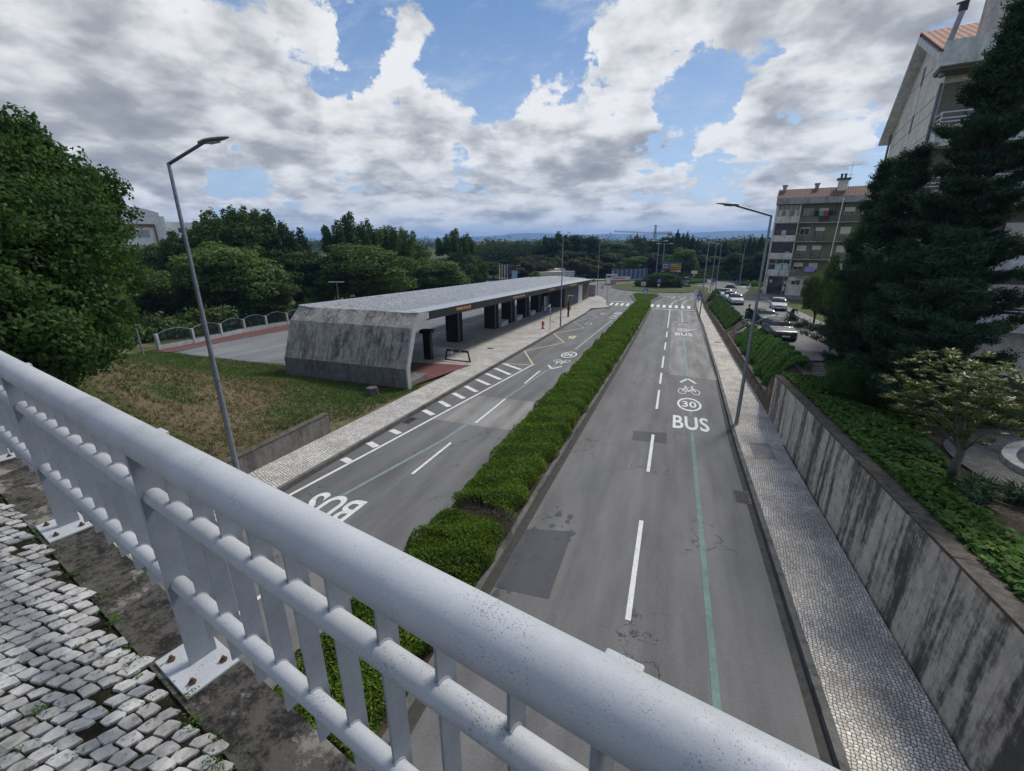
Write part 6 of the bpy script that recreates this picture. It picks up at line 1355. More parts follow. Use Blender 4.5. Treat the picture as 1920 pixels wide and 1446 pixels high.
# ---------------------------------------------------------------- trees and shrubs
def trunk_mesh(name, H, r, limbs, mat, lean=(0, 0), n=9, rs=None):
    b = MB(); b.tube([(0, 0, -.4), (lean[0]*.2, lean[1]*.2, H*.3), (lean[0]*.6, lean[1]*.6, H*.6), (lean[0], lean[1], H)], [r*1.25, r, r*.7, r*.3], n)
    for c, z0 in limbs:
        p0 = Vector((lean[0]*z0/H, lean[1]*z0/H, z0)); p1 = Vector(c); m_ = p0.lerp(p1, .5)+Vector((0, 0, (p1-p0).length*.06))
        b.tube([p0, m_, p1], [r*.42, r*.25, r*.08], 6, False)
    return b.mesh(name, mat, True)
def make_proto(seed, H, R, base, nb, nleaf, L, W, lm, bm, kind='round', inner=.5):
    rng = np.random.default_rng(seed); blobs = []; cz = (base+H)/2; hz = (H-base)/2
    for k in range(nb):
        d = rng.normal(0, 1, 3); d /= np.linalg.norm(d); q = rng.random()**.33*.80
        z = cz+d[2]*hz*q; taper = 1.0
        if kind == 'cone': taper = max(.12, 1-(z-base)/(H-base)*.92)
        if kind == 'spiky': taper = 1-.45*max(0, (z-cz)/hz)
        rr = R*rng.uniform(.24, .42)*(.6+.4*taper)
        blobs.append(((d[0]*R*q*taper, d[1]*R*q*taper, z), (rr, rr, rr*rng.uniform(.7, 1.)*(1.2 if kind == 'cone' else 1))))
    if kind == 'spiky':
        for k in range(nb):
            a = rng.uniform(0, 6.28); q = rng.random()**.6*R*.75; z0 = cz+hz*(.62-.4*(q/R)); s = rng.uniform(.10, .17)*R
            for t in range(3): blobs.append(((q*math.cos(a)+.12*R*t*.4+.12*t, q*math.sin(a), z0+t*s*1.9), (s*(1-.22*t), s*(1-.22*t), s*1.5)))
    if kind == 'cone':
        for t in range(5): blobs.append(((0, 0, H-.6-t*.9), (.25+.22*t, .25+.22*t, .7)))
    P, Q = crown_pts(blobs, rng, nleaf, inner)
    top = P[:, 2].max(); 
    V = leaf_quads(P, Q, L, W, rng, droop=.25)
    cm = quads_mesh('crown', V, lm); limbs = [(blobs[k][0], min(H*.6, base+.1*k)) for k in range(min(7, nb))]
    tm = trunk_mesh('trunk', H*.8, .035*H*.6, limbs, bm)
    return dict(H=float(top), R=R, crown=cm, trunk=tm)
TREES = {}
def proto(k): return TREES[k]
def plant(pk, x, y, z, sz, sxy, rz, name, label, cat='tree', group=None):
    p = TREES[pk]; e = empty(name, (x, y, z), rz, label, cat, group); e.scale = (sxy, sxy, sz)
    put_mesh('trunk', p['trunk'], None, e); put_mesh('crown', p['crown'], None, e); return e
TREES['oak'] = make_proto(1, 11, 4.2, 1.2, 34, 26000, .30, .20, l_mid, m_bark)
TREES['oak2'] = make_proto(2, 11, 4.2, 1.0, 30, 26000, .30, .20, l_mid2, m_bark)
TREES['spiky'] = make_proto(3, 12, 4.0, 1.2, 26, 34000, .27, .15, l_mid, m_bark, 'spiky')
TREES['spiky2'] = make_proto(4, 12, 3.6, 1.0, 22, 30000, .27, .15, l_blue, m_bark, 'spiky')
TREES['light'] = make_proto(5, 9, 3.8, .8, 30, 30000, .26, .17, l_mid2, m_bark)
TREES['olive'] = make_proto(6, 7, 3.0, 1.3, 22, 9000, .34, .24, l_olive, m_bark_l)
TREES['plum'] = make_proto(7, 6, 2.6, 1.0, 18, 7000, .34, .24, l_plum, m_bark)
TREES['fir'] = make_proto(8, 15, 3.2, .5, 40, 14000, .50, .18, l_con, m_bark, 'cone')
TREES['far1'] = make_proto(9, 14, 5.5, .4, 34, 16000, .50, .34, l_far, m_bark)
TREES['far2'] = make_proto(10, 14, 5.2, .4, 30, 16000, .50, .34, l_mid2, m_bark)
TREES['far3'] = make_proto(12, 15, 4.6, .4, 26, 16000, .48, .3, l_far, m_bark, 'spiky')
rt = random.Random(77)
def tree_px(pk, px_, topy, dist, wpx, name, label, group=None, zb=None):
    q = at(px_, topy, dist); z0 = (zr(q.y)-.1 if zb is None else zb); p = TREES[pk]; d = px_ray(px_, topy); Z = dist/math.hypot(d.x, d.y)*1.0
    return plant(pk, q.x, q.y, z0, (q.z-z0)/p['H'], wpx*Z/FPX/(2*p['R'])*1.05, rt.uniform(0, 6.28), name, label, 'tree', group)
# row behind the boundary fence (left)
W1 = 'trees behind the boundary fence'
for a in [('light', 300, 508, 56, 190, 'broadleaf_tree', 'low green tree right behind the fence beside the small park lamp'), ('spiky', 345, 425, 66, 150, 'broadleaf_tree', 'dark tree left in front of the white hospital wing'),
          ('spiky', 425, 383, 62, 200, 'broadleaf_tree', 'tall dark tree with feathery top right of the left street lamp'), ('spiky2', 505, 402, 66, 170, 'broadleaf_tree', 'dark tree with twiggy top between the tall lamp tree and the gap in the wood'),
          ('light', 425, 452, 52, 230, 'broadleaf_tree', 'lighter green tree low in front of the tall feathery ones'), ('oak', 545, 470, 62, 150, 'broadleaf_tree', 'dark rounded tree above the shelter end block'),
          ('oak', 268, 455, 70, 110, 'broadleaf_tree', 'dark tree close right of the big left tree below the hospital'), ('oak2', 600, 478, 74, 130, 'broadleaf_tree', 'low green tree behind the double headed park lamp'),
          ('oak', 225, 500, 48, 170, 'broadleaf_tree', 'dark green tree behind the left end of the arched fence'), ('oak', 470, 500, 50, 150, 'broadleaf_tree', 'dark low tree hanging over the arched fence'), ('oak', 150, 520, 45, 170, 'broadleaf_tree', 'dark tree mostly hidden behind the big left tree'),
          ('spiky2', 658, 397, 76, 130, 'broadleaf_tree', 'tallest dark tree left of the shelter roof middle'), ('spiky', 715, 422, 80, 130, 'broadleaf_tree', 'dark tree right of the tallest one with ragged top'), ('oak', 680, 455, 68, 190, 'broadleaf_tree', 'dark rounded tree filling the middle behind the shelter roof'),
          ('light', 800, 482, 88, 150, 'broadleaf_tree', 'grey green rounded tree behind the shelter roof'), ('spiky2', 857, 428, 100, 95, 'broadleaf_tree', 'dark upright tree left of the view to the far town'), ('oak', 760, 455, 95, 110, 'broadleaf_tree', 'dark tree behind the grey green rounded one'), ('oak', 885, 478, 104, 60, 'broadleaf_tree', 'small dark tree at the right foot of the upright dark tree')]:
    a = list(a)
    if a[1] < 590: a[3] += 14; a[4] *= .95
    tree_px(*a, group=W1)
# small olive trees near the petrol station
for k, (x, y, d, w) in enumerate([(925, 490, 140, 60), (955, 497, 135, 50), (982, 482, 142, 55), (1012, 488, 140, 50), (1090, 484, 145, 70), (1122, 487, 150, 58), (905, 500, 150, 40), (1143, 498, 150, 45)]):
    tree_px('olive', x, y, d, w, 'olive_coloured_tree', 'small brownish green round tree near the petrol station', 'brownish trees near the petrol station')
tree_px('plum', 985, 507, 136, 46, 'dark_leaved_tree', 'dark purple leaved tree between banner and petrol station'); tree_px('light', 1003, 508, 128, 26, 'young_tree', 'small bright green conical tree left of the petrol canopy'); tree_px('light', 1040, 480, 146, 34, 'young_tree', 'green conical tree behind the petrol canopy')
W2 = 'trees of the wood behind the roundabout'
ww = [('far1', 915, 474, 200, 60), ('far2', 948, 466, 190, 55), ('far3', 990, 455, 185, 60), ('far1', 1020, 458, 180, 60), ('far3', 1052, 434, 172, 78), ('far1', 1092, 440, 170, 75), ('far1', 1072, 470, 160, 70), ('far1', 1135, 455, 178, 60), ('far2', 1165, 453, 175, 62), ('far1', 1195, 446, 190, 55), ('far3', 1222, 448, 186, 52), ('far1', 1250, 444, 180, 60),
      ('far1', 1300, 452, 186, 56), ('far1', 1330, 455, 182, 60), ('far3', 1360, 452, 176, 60), ('far1', 1425, 452, 165, 55), ('far1', 1010, 478, 165, 70), ('far1', 1150, 474, 160, 75), ('far2', 1190, 480, 155, 60), ('far1', 1235, 474, 165, 70), ('far1', 1320, 478, 162, 60), ('far1', 1350, 480, 158, 70), ('far1', 1385, 474, 150, 60), ('far1', 1415, 480, 142, 60), ('far1', 1445, 470, 140, 60), ('far2', 970, 480, 175, 60), ('far1', 1115, 466, 168, 60), ('far1', 1470, 480, 150, 70)]
for a in ww: tree_px(*a, 'wood_tree', 'dark green tree in the dense wood behind the roundabout', W2)
for x, y, d, w in ((1195, 436, 185, 22), (1272, 430, 175, 34), (1290, 433, 172, 26), (1262, 440, 170, 30), (1408, 441, 165, 22), (1398, 447, 160, 24), (1430, 438, 160, 30), (1440, 450, 150, 30), (1282, 437, 168, 36), (1300, 440, 170, 34), (1252, 443, 172, 32), (1310, 446, 165, 30), (1416, 446, 158, 26), (1208, 441, 180, 26)): tree_px('fir', x, y, d, w, 'fir_tree', 'pointed dark conifer standing above the wood behind the roundabout', 'conifers above the wood')
tree_px('light', 1277, 463, 150, 66, 'broadleaf_tree', 'lighter green rounded tree above the billboard'); tree_px('plum', 1225, 484, 150, 40, 'broadleaf_tree', 'greyish tree left of the billboard lamps'); 
tree_px('light', 1610, 418, 36, 70, 'broadleaf_tree', 'bright green tree between the green block and the conifers', None, 1.2); tree_px('light', 1546, 508, 52, 60, 'young_tree', 'pale green thin tree in front of the green block balconies', None, .3)
# distant wood as one mass
rng = np.random.default_rng(31); PP = []; QQ = []; LL = []
def blobtree(x, y, z0, h, r, n, L):
    for k in range(4):
        p, q = shell((x+rng.normal(0, r*.35), y+rng.normal(0, r*.35), z0+h*rng.uniform(.45, .8)), (r*.7, r*.7, h*.32), n//4, rng, .7, -.9); PP.append(p); QQ.append(q)
for k in range(420):
    pxx = rng.uniform(380, 1700); dist = rng.uniform(230, 900); q = at(pxx, 460, dist)
    if 893 < pxx < 968 and dist < 660: continue
    h = rng.uniform(9, 14) if dist < 450 else rng.uniform(9, 12)
    if 880 < pxx < 975: h *= .75
    blobtree(q.x, q.y, zf, h, rng.uniform(5, 9), 300, 1.)
for k in range(170):
    pxx = rng.uniform(890, 1600); q = at(pxx, 460, rng.uniform(172, 230)); blobtree(q.x, q.y, zf, rng.uniform(8, 12), 6, 600, 1.)
P = np.concatenate(PP); Q = np.concatenate(QQ)
o = put_mesh('distant_wood', quads_mesh('distant_wood', leaf_quads(P, Q, .75, .5, rng), l_far)); tag(o, 'dark distant wood reaching to the horizon', 'wood', kind='stuff')
# undergrowth at the foot of the wood and along fences
PP = []; QQ = []
for k in range(150):
    t = rng.random(); q = at(900+560*t, 512-14*t, 150+rng.uniform(-4, 10)); p, r_ = shell((q.x, q.y, zf+.6), (4, 3, rng.uniform(1.5, 3)), 130, rng, .7, -.2); PP.append(p); QQ.append(r_)
for k in range(70):
    y = 22+k*1.0; p, r_ = shell((-47.5+rng.normal(0, .8), y, zr(y)+.4), (1.4, 1.4, rng.uniform(.9, 2.4)), 330, rng, .6, -.2); PP.append(p); QQ.append(r_)
P = np.concatenate(PP); Q = np.concatenate(QQ); o = put_mesh('undergrowth', quads_mesh('undergrowth', leaf_quads(P, Q, .42, .3, rng), l_mid)); tag(o, 'dark undergrowth at the foot of the wood and behind the arched fence', 'undergrowth', kind='stuff')
# ---------------------------------------------------------------- big broadleaf tree at the left
rng = np.random.default_rng(41); blobs = []
for (px_, py_, d, r) in [(30, 262, 17.5, 1.05), (55, 248, 17., .75), (70, 300, 17, 1.1), (10, 330, 16.5, 1.5), (95, 350, 16.8, 1.4), (150, 345, 17, 1.15), (205, 375, 17.2, 1.0), (232, 372, 17.4, .55), (180, 410, 16.5, 1.5), (100, 430, 15.5, 1.7), (20, 420, 15, 1.8), (225, 430, 17, .9), (210, 480, 16.5, 1.35), (140, 500, 15.2, 1.6), (50, 520, 14.5, 1.8), (215, 545, 16.5, 1.2), (160, 570, 15, 1.5), (90, 590, 14.2, 1.5), (20, 600, 13.8, 1.5), (195, 610, 15.5, 1.1), (130, 640, 14.2, 1.1), (60, 660, 13.8, 1.1), (185, 650, 15.2, .8),
                     (-60, 300, 17, 1.8), (-80, 420, 16, 2.2), (-70, 540, 15, 2.0), (120, 300, 18, 1.0), (240, 410, 17.6, .5), (15, 240, 17.8, .7), (150, 420, 19.5, 2.2), (60, 360, 19.5, 2.2), (150, 540, 18.5, 2.0), (40, 480, 18, 2.2), (238, 350, 17.5, .45), (178, 345, 17.2, .6)]:
    c = at(px_*.85-24, py_+22, d); blobs.append(((c.x, c.y, c.z), (r*.8, r*.8, r*.7)))
base = at(70, 640, 17.); tb_ = Vector((base.x, base.y, terrain(base.x, base.y))); BL_ = [((c[0]-tb_.x, c[1]-tb_.y, c[2]-tb_.z), r) for c, r in blobs]
for k in range(110):                                  # loose sprays break the outline
    c, r = BL_[rng.integers(0, len(blobs))]; d = rng.normal(0, 1, 3); d[2] = abs(d[2])*.8-.1; d /= np.linalg.norm(d); s_ = rng.uniform(.18, .42); p = np.array(c)+d*np.array(r)*rng.uniform(.95, 1.22)
    BL_.append(((p[0], p[1], p[2]), (s_, s_, s_*1.15)))
    if rng.random() < .5: p = p+d*s_*1.3+np.array([0, 0, .1]); BL_.append(((p[0], p[1], p[2]), (s_*.6, s_*.6, s_*.8)))
for k in range(len(blobs)):
    c, r = BL_[k]
    for j in range(16):
        d = rng.normal(0, 1, 3); d /= np.linalg.norm(d); s_ = r[0]*rng.uniform(.26, .48); p = np.array(c)+d*np.array(r)*rng.uniform(.75, 1.05); BL_.append(((p[0], p[1], p[2]), (s_, s_, s_*.7)))
P, Q = crown_pts(BL_, rng, 200000, .55, -.9); e = empty('broadleaf_tree', tb_, 0, 'big dense broadleaf tree at the left edge above the railing', 'tree')
put_mesh('crown', quads_mesh('crown', leaf_quads(P, Q, .125, .072, rng, droop=.8), l_big), None, e)
put_mesh('trunk', trunk_mesh('trunk', 8.5, .30, [(BL_[k][0], 1.8+.12*k) for k in range(0, 34, 2)], m_bark), None, e)
# ---------------------------------------------------------------- conifers at the right
def conifer(seed, px_, dist, topy, rad, nbr, nleaf, label, zb, lean=(0, 0), low=.6, L=.15):
    rng = np.random.default_rng(seed); q = at(px_, topy, dist); H = q.z-zb; PP = []; QQ = []; TT = []; b = MB()
    b.tube([(0, 0, -.3), (0, 0, H*.5), (0, 0, H*.97)], [.24, .15, .03], 10)
    per = nleaf//(nbr*4)
    for k in range(nbr):
        z = low+(H-low-.3)*(k+rng.random())/nbr; f = 1-(z-low)/(H-low); Lb = rad*(.08+.92*f**(1.05 if seed == 51 else .75))*rng.uniform(.42, 1.25)*(1.45 if seed < 53 and rng.random() < .09 else 1); a = k*2.399+rng.uniform(-.3, .3)
        d = np.array([math.cos(a), math.sin(a), rng.uniform(.25, .85)]); d /= np.linalg.norm(d); side = np.array([-d[1], d[0], 0])
        base = np.array([0, 0, z]); tip = base+d*Lb
        b.tube([tuple(base), tuple(base+d*Lb*.55), tuple(tip)], [.055*f+.02, .03, .008], 5, False)
        for t in np.arange(.30, 1.02, .10 if Lb > 1.2 else .2):
            for s in (-1, 1, 0):
                sp = Lb*.34*(1.15-t)*rng.uniform(.7, 1.2)+.12
                c = base+d*Lb*t+side*s*sp*.8+np.array([0, 0, -.05*Lb*t*t+rng.normal(0, .05)])
                n_ = max(10, int(per*.38)); ang = unit(rng.normal(0, 1, (n_, 3))); k_ = rng.random((n_, 1))**.5
                PP.append(c+ang*k_*np.array([.20+.10*sp, .20+.10*sp, .15])+(d*.5+side*s*.5+np.array([0, 0, .3]))*(k_*rng.random((n_, 1)))*.45); QQ.append(ang*.8+np.array([0, 0, .5])); TT.append(np.tile(d*.9+side*s*.6+np.array([0, 0, .5]), (n_, 1)))
    P = np.concatenate(PP); Q = np.concatenate(QQ); T_ = np.concatenate(TT); e = empty('conifer_tree', (q.x, q.y, zb), 0, label, 'tree')
    put_mesh('crown', quads_mesh('crown', leaf_quads(P, Q, L, .042, rng, tdir=T_, tj=.45), l_con), None, e); put_mesh('trunk', b.mesh('trunk', m_bark, True), None, e); return len(P)
print('conifer leaves', conifer(51, 1930, 24, 0, 3.3, 110, 150000, 'tallest dark conifer at the right edge in front of the white building', 1.6),
      conifer(52, 1722, 25.5, 275, 2.2, 74, 84000, 'middle dark conifer with pointed top left of the tallest one', 1.0), conifer(53, 1668, 27.5, 300, 1.45, 58, 50000, 'leftmost of the dark conifers with boughs over the paved steps', .9, low=1.8),
      conifer(54, 1655, 26, 500, 1.25, 60, 60000, 'low dark conifer in front of the others beside the paved steps', .9, low=1.6), conifer(55, 1800, 21.5, 430, 2.5, 80, 80000, 'broad low conifer behind the small yellowish tree', 1.2, low=.5))
# ---------------------------------------------------------------- magnolia, round bush, strap plants
rng = np.random.default_rng(61); mb_ = Vector((7.35, 13.6, terrain(7.35, 13.6))); cen = at(1795, 752, 14.6); PP = []; QQ = []; TT = []; lim = []
for k in range(330):
    d = rng.normal(0, 1, 3); d /= np.linalg.norm(d); q = rng.random()**.4; c = np.array([cen.x, cen.y, cen.z+.1])+d*q*np.array([1.55, 1.55, 1.15])+np.array([.25*d[0]*0, 0, 0])
    if k % 22 == 0: lim.append(c)
    for j in range(13):
        a = j*2.399; t = np.array([math.cos(a), math.sin(a), rng.uniform(.1, .7)]); t /= np.linalg.norm(t); PP.append(c+t*.10); TT.append(t); QQ.append(np.array([-t[0]*.4, -t[1]*.4, 1.]))
P = np.array(PP)-np.array(mb_); e = empty('magnolia_tree', mb_, 0, 'small open tree with yellowish green leaves in the garden behind the wall', 'tree')
put_mesh('crown', quads_mesh('crown', leaf_quads(P, np.array(QQ)*2.2, .165, .058, rng, tdir=np.array(TT), tj=.3), l_mag), None, e)
b = MB(); b.tube([(0, 0, -.2), (.1, .05, .8), (cen.x-mb_.x, cen.y-mb_.y, cen.z-mb_.z)], [.11, .09, .04], 9)
for c in lim: p = Vector(c)-mb_; b.tube([(.1, .05, .8), tuple(Vector((.1, .05, .8)).lerp(p, .5)+Vector((0, 0, .15))), tuple(p)], [.04, .015, .004], 5, False)
put_mesh('trunk', b.mesh('trunk', m_bark_l, True), None, e)
def bush(name, x, y, z, r, n, L, W, lm, label, cat='bush', seed=1, blobs=None, group=None, stem=True):
    rng = np.random.default_rng(seed); bl = blobs or [((0, 0, r[2]*.95), r)]; P, Q = crown_pts(bl, rng, n, .72, -.75); e = empty(name, (x, y, z), 0, label, cat, group)
    put_mesh('foliage', quads_mesh('foliage', leaf_quads(P, Q, L, W, rng), lm), None, e)
    b = MB()
    for c, r_ in bl[:6]: b.tube([(c[0]*.3, c[1]*.3, -.1), (c[0]*.7, c[1]*.7, c[2]*.5), tuple(c)], [.04, .03, .012], 5)
    put_mesh('stem', b.mesh('stem', m_bark, True), None, e); return e
bush('round_bush', 7.45, 21.6, terrain(7.45, 21.6)-.1, (1.0, 1.0, .98), 17000, .07, .045, l_hedge2, 'clipped round glossy bush behind the retaining wall end', seed=2, blobs=[((0, 0, .95), (.98, .98, .95)), ((.1, .1, .5), (.9, .9, .6))])
bush('roundabout_bush', RC.x+.6, RC.y-1.5, zf+.4, (1, 1, 1), 30000, .26, .18, l_mid, 'large dark bush on the roundabout lawn', 'bush', 3, [((0, 0, 1.5), (3.0, 2.6, 1.9)), ((2.6, .3, 1.1), (2.0, 1.8, 1.6)), ((-2.6, 0, 1.1), (2.0, 1.8, 1.4)), ((-4.8, .2, .7), (1.8, 1.5, .9)), ((1.0, 2, 2.0), (2.2, 2, 1.5)), ((3.9, 0, .8), (1.2, 1.2, 1.0)), ((-.8, -1.0, 1.3), (1.6, 1.3, 1.5))])
def hedge(name, pts, wd, ht, dens, L, W, lm, label, zfun, seed=1, cat='hedge', fill=True, kindstuff=False, rough=.11, tuft=True):
    rng = np.random.default_rng(seed); PP = []; QQ = []; core = MB()
    for k in range(len(pts)-1):
        a, c = np.array(pts[k], float), np.array(pts[k+1], float); D = np.linalg.norm(c-a); d = (c-a)/D; nrm = np.array([d[1], -d[0]])
        w0, w1 = (wd[k], wd[k+1]) if hasattr(wd, '__len__') else (wd, wd); h0, h1 = (ht[k], ht[k+1]) if hasattr(ht, '__len__') else (ht, ht); dn = dens[k] if hasattr(dens, '__len__') else dens; Lk = L[k] if hasattr(L, '__len__') else L
        n = int(D*(w0+2*h0)*dn); u = rng.random(n); s = rng.random(n)*(w0+2*h0); w = w0+(w1-w0)*u; h = h0+(h1-h0)*u; y_ = a[1]+(c[1]-a[1])*u; x_ = a[0]+(c[0]-a[0])*u
        ax = np.clip((s-h0)/w0, 0, 1)*2-1; bz_ = np.clip(np.minimum(s, w0+2*h0-s)/h0, 0, 1); rr_ = (np.abs(ax)**5+bz_**5)**.2; ax = ax/rr_; bz_ = bz_/rr_; ang = np.arctan2(bz_, ax); sx = np.cos(ang)*1.2; cx_ = ax*w/2; cz = bz_*h
        g = 1+rough*(np.sin(u*D*2.3+seed)*np.sin(u*D*.9+ang*2)+.6*np.sin(u*D*5.1+ang*3.7)); dp = 1-rng.random(n)**2*.22
        PX = x_+nrm[0]*cx_*g*dp; PY = y_+nrm[1]*cx_*g*dp; zz = np.array([zfun(px_, py_) for px_, py_ in zip(PX, PY)]); PZ = zz+.06+cz*g*dp
        PP.append((np.stack([PX, PY, PZ], 1), Lk)); nx_ = np.stack([nrm[0]*sx, nrm[1]*sx, np.sin(ang)+.15], 1); QQ.append(nx_)
        ny = max(2, int(D/2))
        for j in range(ny):
            y0 = a+(c-a)*((j if (j or k) else .4)/ny); y1 = a+(c-a)*((j+1 if (j+1 < ny or k+2 < len(pts)) else j+.6)/ny)
            core.prism([tuple(y0-nrm*w0*.36), tuple(y1-nrm*w0*.36), tuple(y1+nrm*w0*.36), tuple(y0+nrm*w0*.36)], lambda x, y: zfun(x, y), lambda x, y: zfun(x, y)+h0*.62)
    V = []
    for (P, Lk), Q in zip(PP, QQ):
        td = Q*.5+np.array([0, 0, .9]) if tuft else None
        V.append(leaf_quads(P, Q*(.35 if tuft else 1), Lk, Lk*W, rng, tdir=td, tj=.5))
    fm = quads_mesh('foliage', np.concatenate(V), lm)
    if kindstuff: o = put_mesh(name, fm); tag(o, label, cat, kind='stuff'); return o
    e = empty(name, (0, 0, 0), 0, label, cat); put_mesh('foliage', fm, None, e)
    if fill: put_mesh('dark_mass', core.mesh('dark_mass', M('hedge_light_block', (.012, .018, .008), .95) if 'hedge_light_block' not in bpy.data.materials else bpy.data.materials['hedge_light_block']), None, e)  # solid dark body added inside the hedge to block light
    return e
zr2 = lambda x, y: zr(y)+.1
hedge('hedge', [(-5.0, 10.9), (-5.0, 17), (-4.97, 30), (-4.9, 48), (-4.88, SK), (-4.9, 83.4)], [1.9, 2.2, 2.4, 2.55, 2.6, 1.5], [.62, .72, .86, .95, 1.0, .8], [900, 620, 380, 230, 200], [.125, .14, .17, .21, .24], .26, l_hedge, 'long clipped green hedge on the median between the carriageways', zr2, 5)
hedge('hedge', [(-5.0, 7.7), (-5.0, 8.8), (-4.98, 10.15)], [1.9, 2.3, 1.9], [.6, .72, .6], [1300, 1300], .13, .24, l_hedge, 'separate rounded shrub on the median at the near end of the hedge', zr2, 6, 'shrub')
hedge('hedge', [(-5.1, 3.6), (-5.0, 7.2)], [2.1, 2.1], [.62, .66], 1300, .13, .24, l_hedge, 'shrub on the median right under the bridge railing', zr2, 7, 'shrub')
hedge('dry_shrub', [(-4.7, 9.9), (-4.65, 11.0)], [1.8, 1.8], [.42, .45], 1300, .12, .07, l_dead, 'bare brown twiggy shrub in the hedge gap', zr2, 8, 'shrub', fill=False)
zf2 = lambda x, y: zf+.13
hedge('island_hedge', [(-5.2, 85.9), (-5.3, 92), (-5.3, 99.4)], [1.6, 3.2, 5.4], .38, 140, .22, .35, l_hedge, 'low green planting on the triangular island before the roundabout', zf2, 9, 'low planting')
hedge('verge_hedge', [(15.5, 128.2), (24, 134.5), (37, 147.5)], [.8, 1.8, 1.5], .7, 40, .4, .5, l_hedge2, 'low hedge strip on the island of the right exit road', zf2, 10, 'low planting'); hedge('verge_hedge', [(3.2, 129.4), (6.0, 133.6), (7.4, 136.5)], [2., 4.2, 2.2], .7, 40, .4, .5, l_hedge2, 'low rounded planting on the island behind the roundabout', zf2, 11, 'low planting')
q1, q2 = at(1410, 537, 112), at(1448, 540, 108); hedge('corner_hedge', [(q1.x, q1.y), (q2.x, q2.y)], 3.2, 1.5, 60, .3, .5, l_hedge2, 'hedge on the corner left of the green apartment block', lambda x, y: -2.4, 12)
def zslope(x, y): return terrain(x, y)
hedge('slope_shrubs', [(6.75, 28.6), (6.85, 36), (6.6, 45.6)], [1.9, 1.8, 1.2], [.6, .34, .28], [760, 520], [.13, .17], .5, l_hedge2, 'dense leafy shrubs covering the bank between the near and middle stairs', zslope, 13, 'shrubs', kindstuff=True, rough=.25)
hedge('slope_shrubs', [(6.55, 52.4), (6.55, 66), (6.5, 80.5)], [1.3, 1.3, 1.4], [.30, .34, .45], [420, 300], [.19, .24], .5, l_hedge2, 'dense leafy shrubs covering the bank between the middle and far stairs', zslope, 14, 'shrubs', kindstuff=True, rough=.22)
hedge('slope_shrubs', [(6.6, 84.6), (8.0, 90), (10.5, 94.5)], [2., 2.6, 1.6], [.9, .8, .5], 130, .26, .5, l_hedge2, 'green shrubs on the slope beyond the far stairs', zslope, 15, 'shrubs', kindstuff=True)
# ground cover in the garden
rng = np.random.default_rng(71); C = []
def nz(x, y): return math.sin(x*1.9+y*.7)+math.sin(y*1.3-x*.6)+.7*math.sin(x*3.1+y*2.7)
n = 0
while n < 26000:
    x, y = 5.75+rng.random()**1.25*7.0, rng.uniform(2.0, 25.5)
    edge = max(0, 1-(x-5.7)/2.4); v = nz(x, y)*.4+edge*1.5+(0.5 if y > 15 else 0)-(1.6 if (6.9 < x < 8.9 and 8.8 < y < 11.6) else 0)-(3 if (x-12.7)**2+(y-14.7)**2 < 25 else 0)
    if v < .15+.3*rng.random(): continue
    C.append((x, y, terrain(x, y)+.03+.27*rng.random()*min(1, max(.2, v)))); n += 1
C = np.array(C); Nn = np.tile([0, 0, 1.3], (n, 1)); rg2 = rng
q = leaf_quads(C, Nn, .145, .14, rng); o = put_mesh('ground_cover', quads_mesh('ground_cover', q, l_ground)); tag(o, 'broad leaved green ground cover behind the retaining wall', 'ground cover', kind='stuff')
for (x, y, lab, sd) in ((7.7, 13.1, 'strap leaved dark plant beside the stem of the small tree', 3), (8.3, 12.7, 'strap leaved plant with white flower beside the cobbled circle', 4), (7.3, 12.3, 'strap leaved plant nearest the wall in the garden', 5)):
    rng = np.random.default_rng(sd); n = 260; a = rng.uniform(0, 6.28, n); t = np.stack([np.cos(a), np.sin(a), rng.uniform(.4, 1.6, n)], 1); c = unit(t)*rng.uniform(.1, .42, (n, 1)); c[:, 2] = np.abs(c[:, 2])*.8+.05
    o = put_mesh('strap_plant', quads_mesh('strap_plant', leaf_quads(c*1.2, np.tile([0, 0, .6], (n, 1)), .42, .035, rng, tdir=t, tj=.2), l_con)); o.location = (x, y, terrain(x, y)); tag(o, lab, 'plant')
# grass on the bank
def grass(name, nn, cond, L, W, mat, label, seed):
    rng = np.random.default_rng(seed); C = []
    while len(C) < nn:
        x, y = rng.uniform(-42, -14.8), rng.uniform(3, 24.5)
        if not cond(x, y, rng): continue
        z = terrain(x, y)
        for k in range(4): C.append((x+rng.normal(0, .07), y+rng.normal(0, .07), z+.03+.05*rng.random()))
    C = np.array(C); t = rng.normal(0, .75, (len(C), 3)); t[:, 2] = np.abs(t[:, 2])+.35; q = leaf_quads(C, rng.normal(0, 1, (len(C), 3)), L, W, rng, tdir=t, tj=.1)
    o = put_mesh(name, quads_mesh(name, q, mat)); tag(o, label, 'grass', kind='stuff')
gn = lambda x, y: .5+.25*(math.sin(x*.8+y*.5)+math.sin(y*1.1-x*.33)*.8+math.sin(x*2.1-y*1.7)*.5)
green = lambda x, y: min(1, max(0, .08+sm(15, 21.5, y)*.8+(gn(x, y)-.5)*.9+.35*sm(-22, -16, x)*sm(11, 15, y)))
grass('green_grass', 72000, lambda x, y, r: r.random() < green(x, y), .24, .034, l_fgrass, 'tufty green grass on the left bank', 81)
grass('dry_grass', 60000, lambda x, y, r: r.random() < 1-green(x, y), .27, .030, l_dry, 'cut dry brown grass on the left bank', 82)
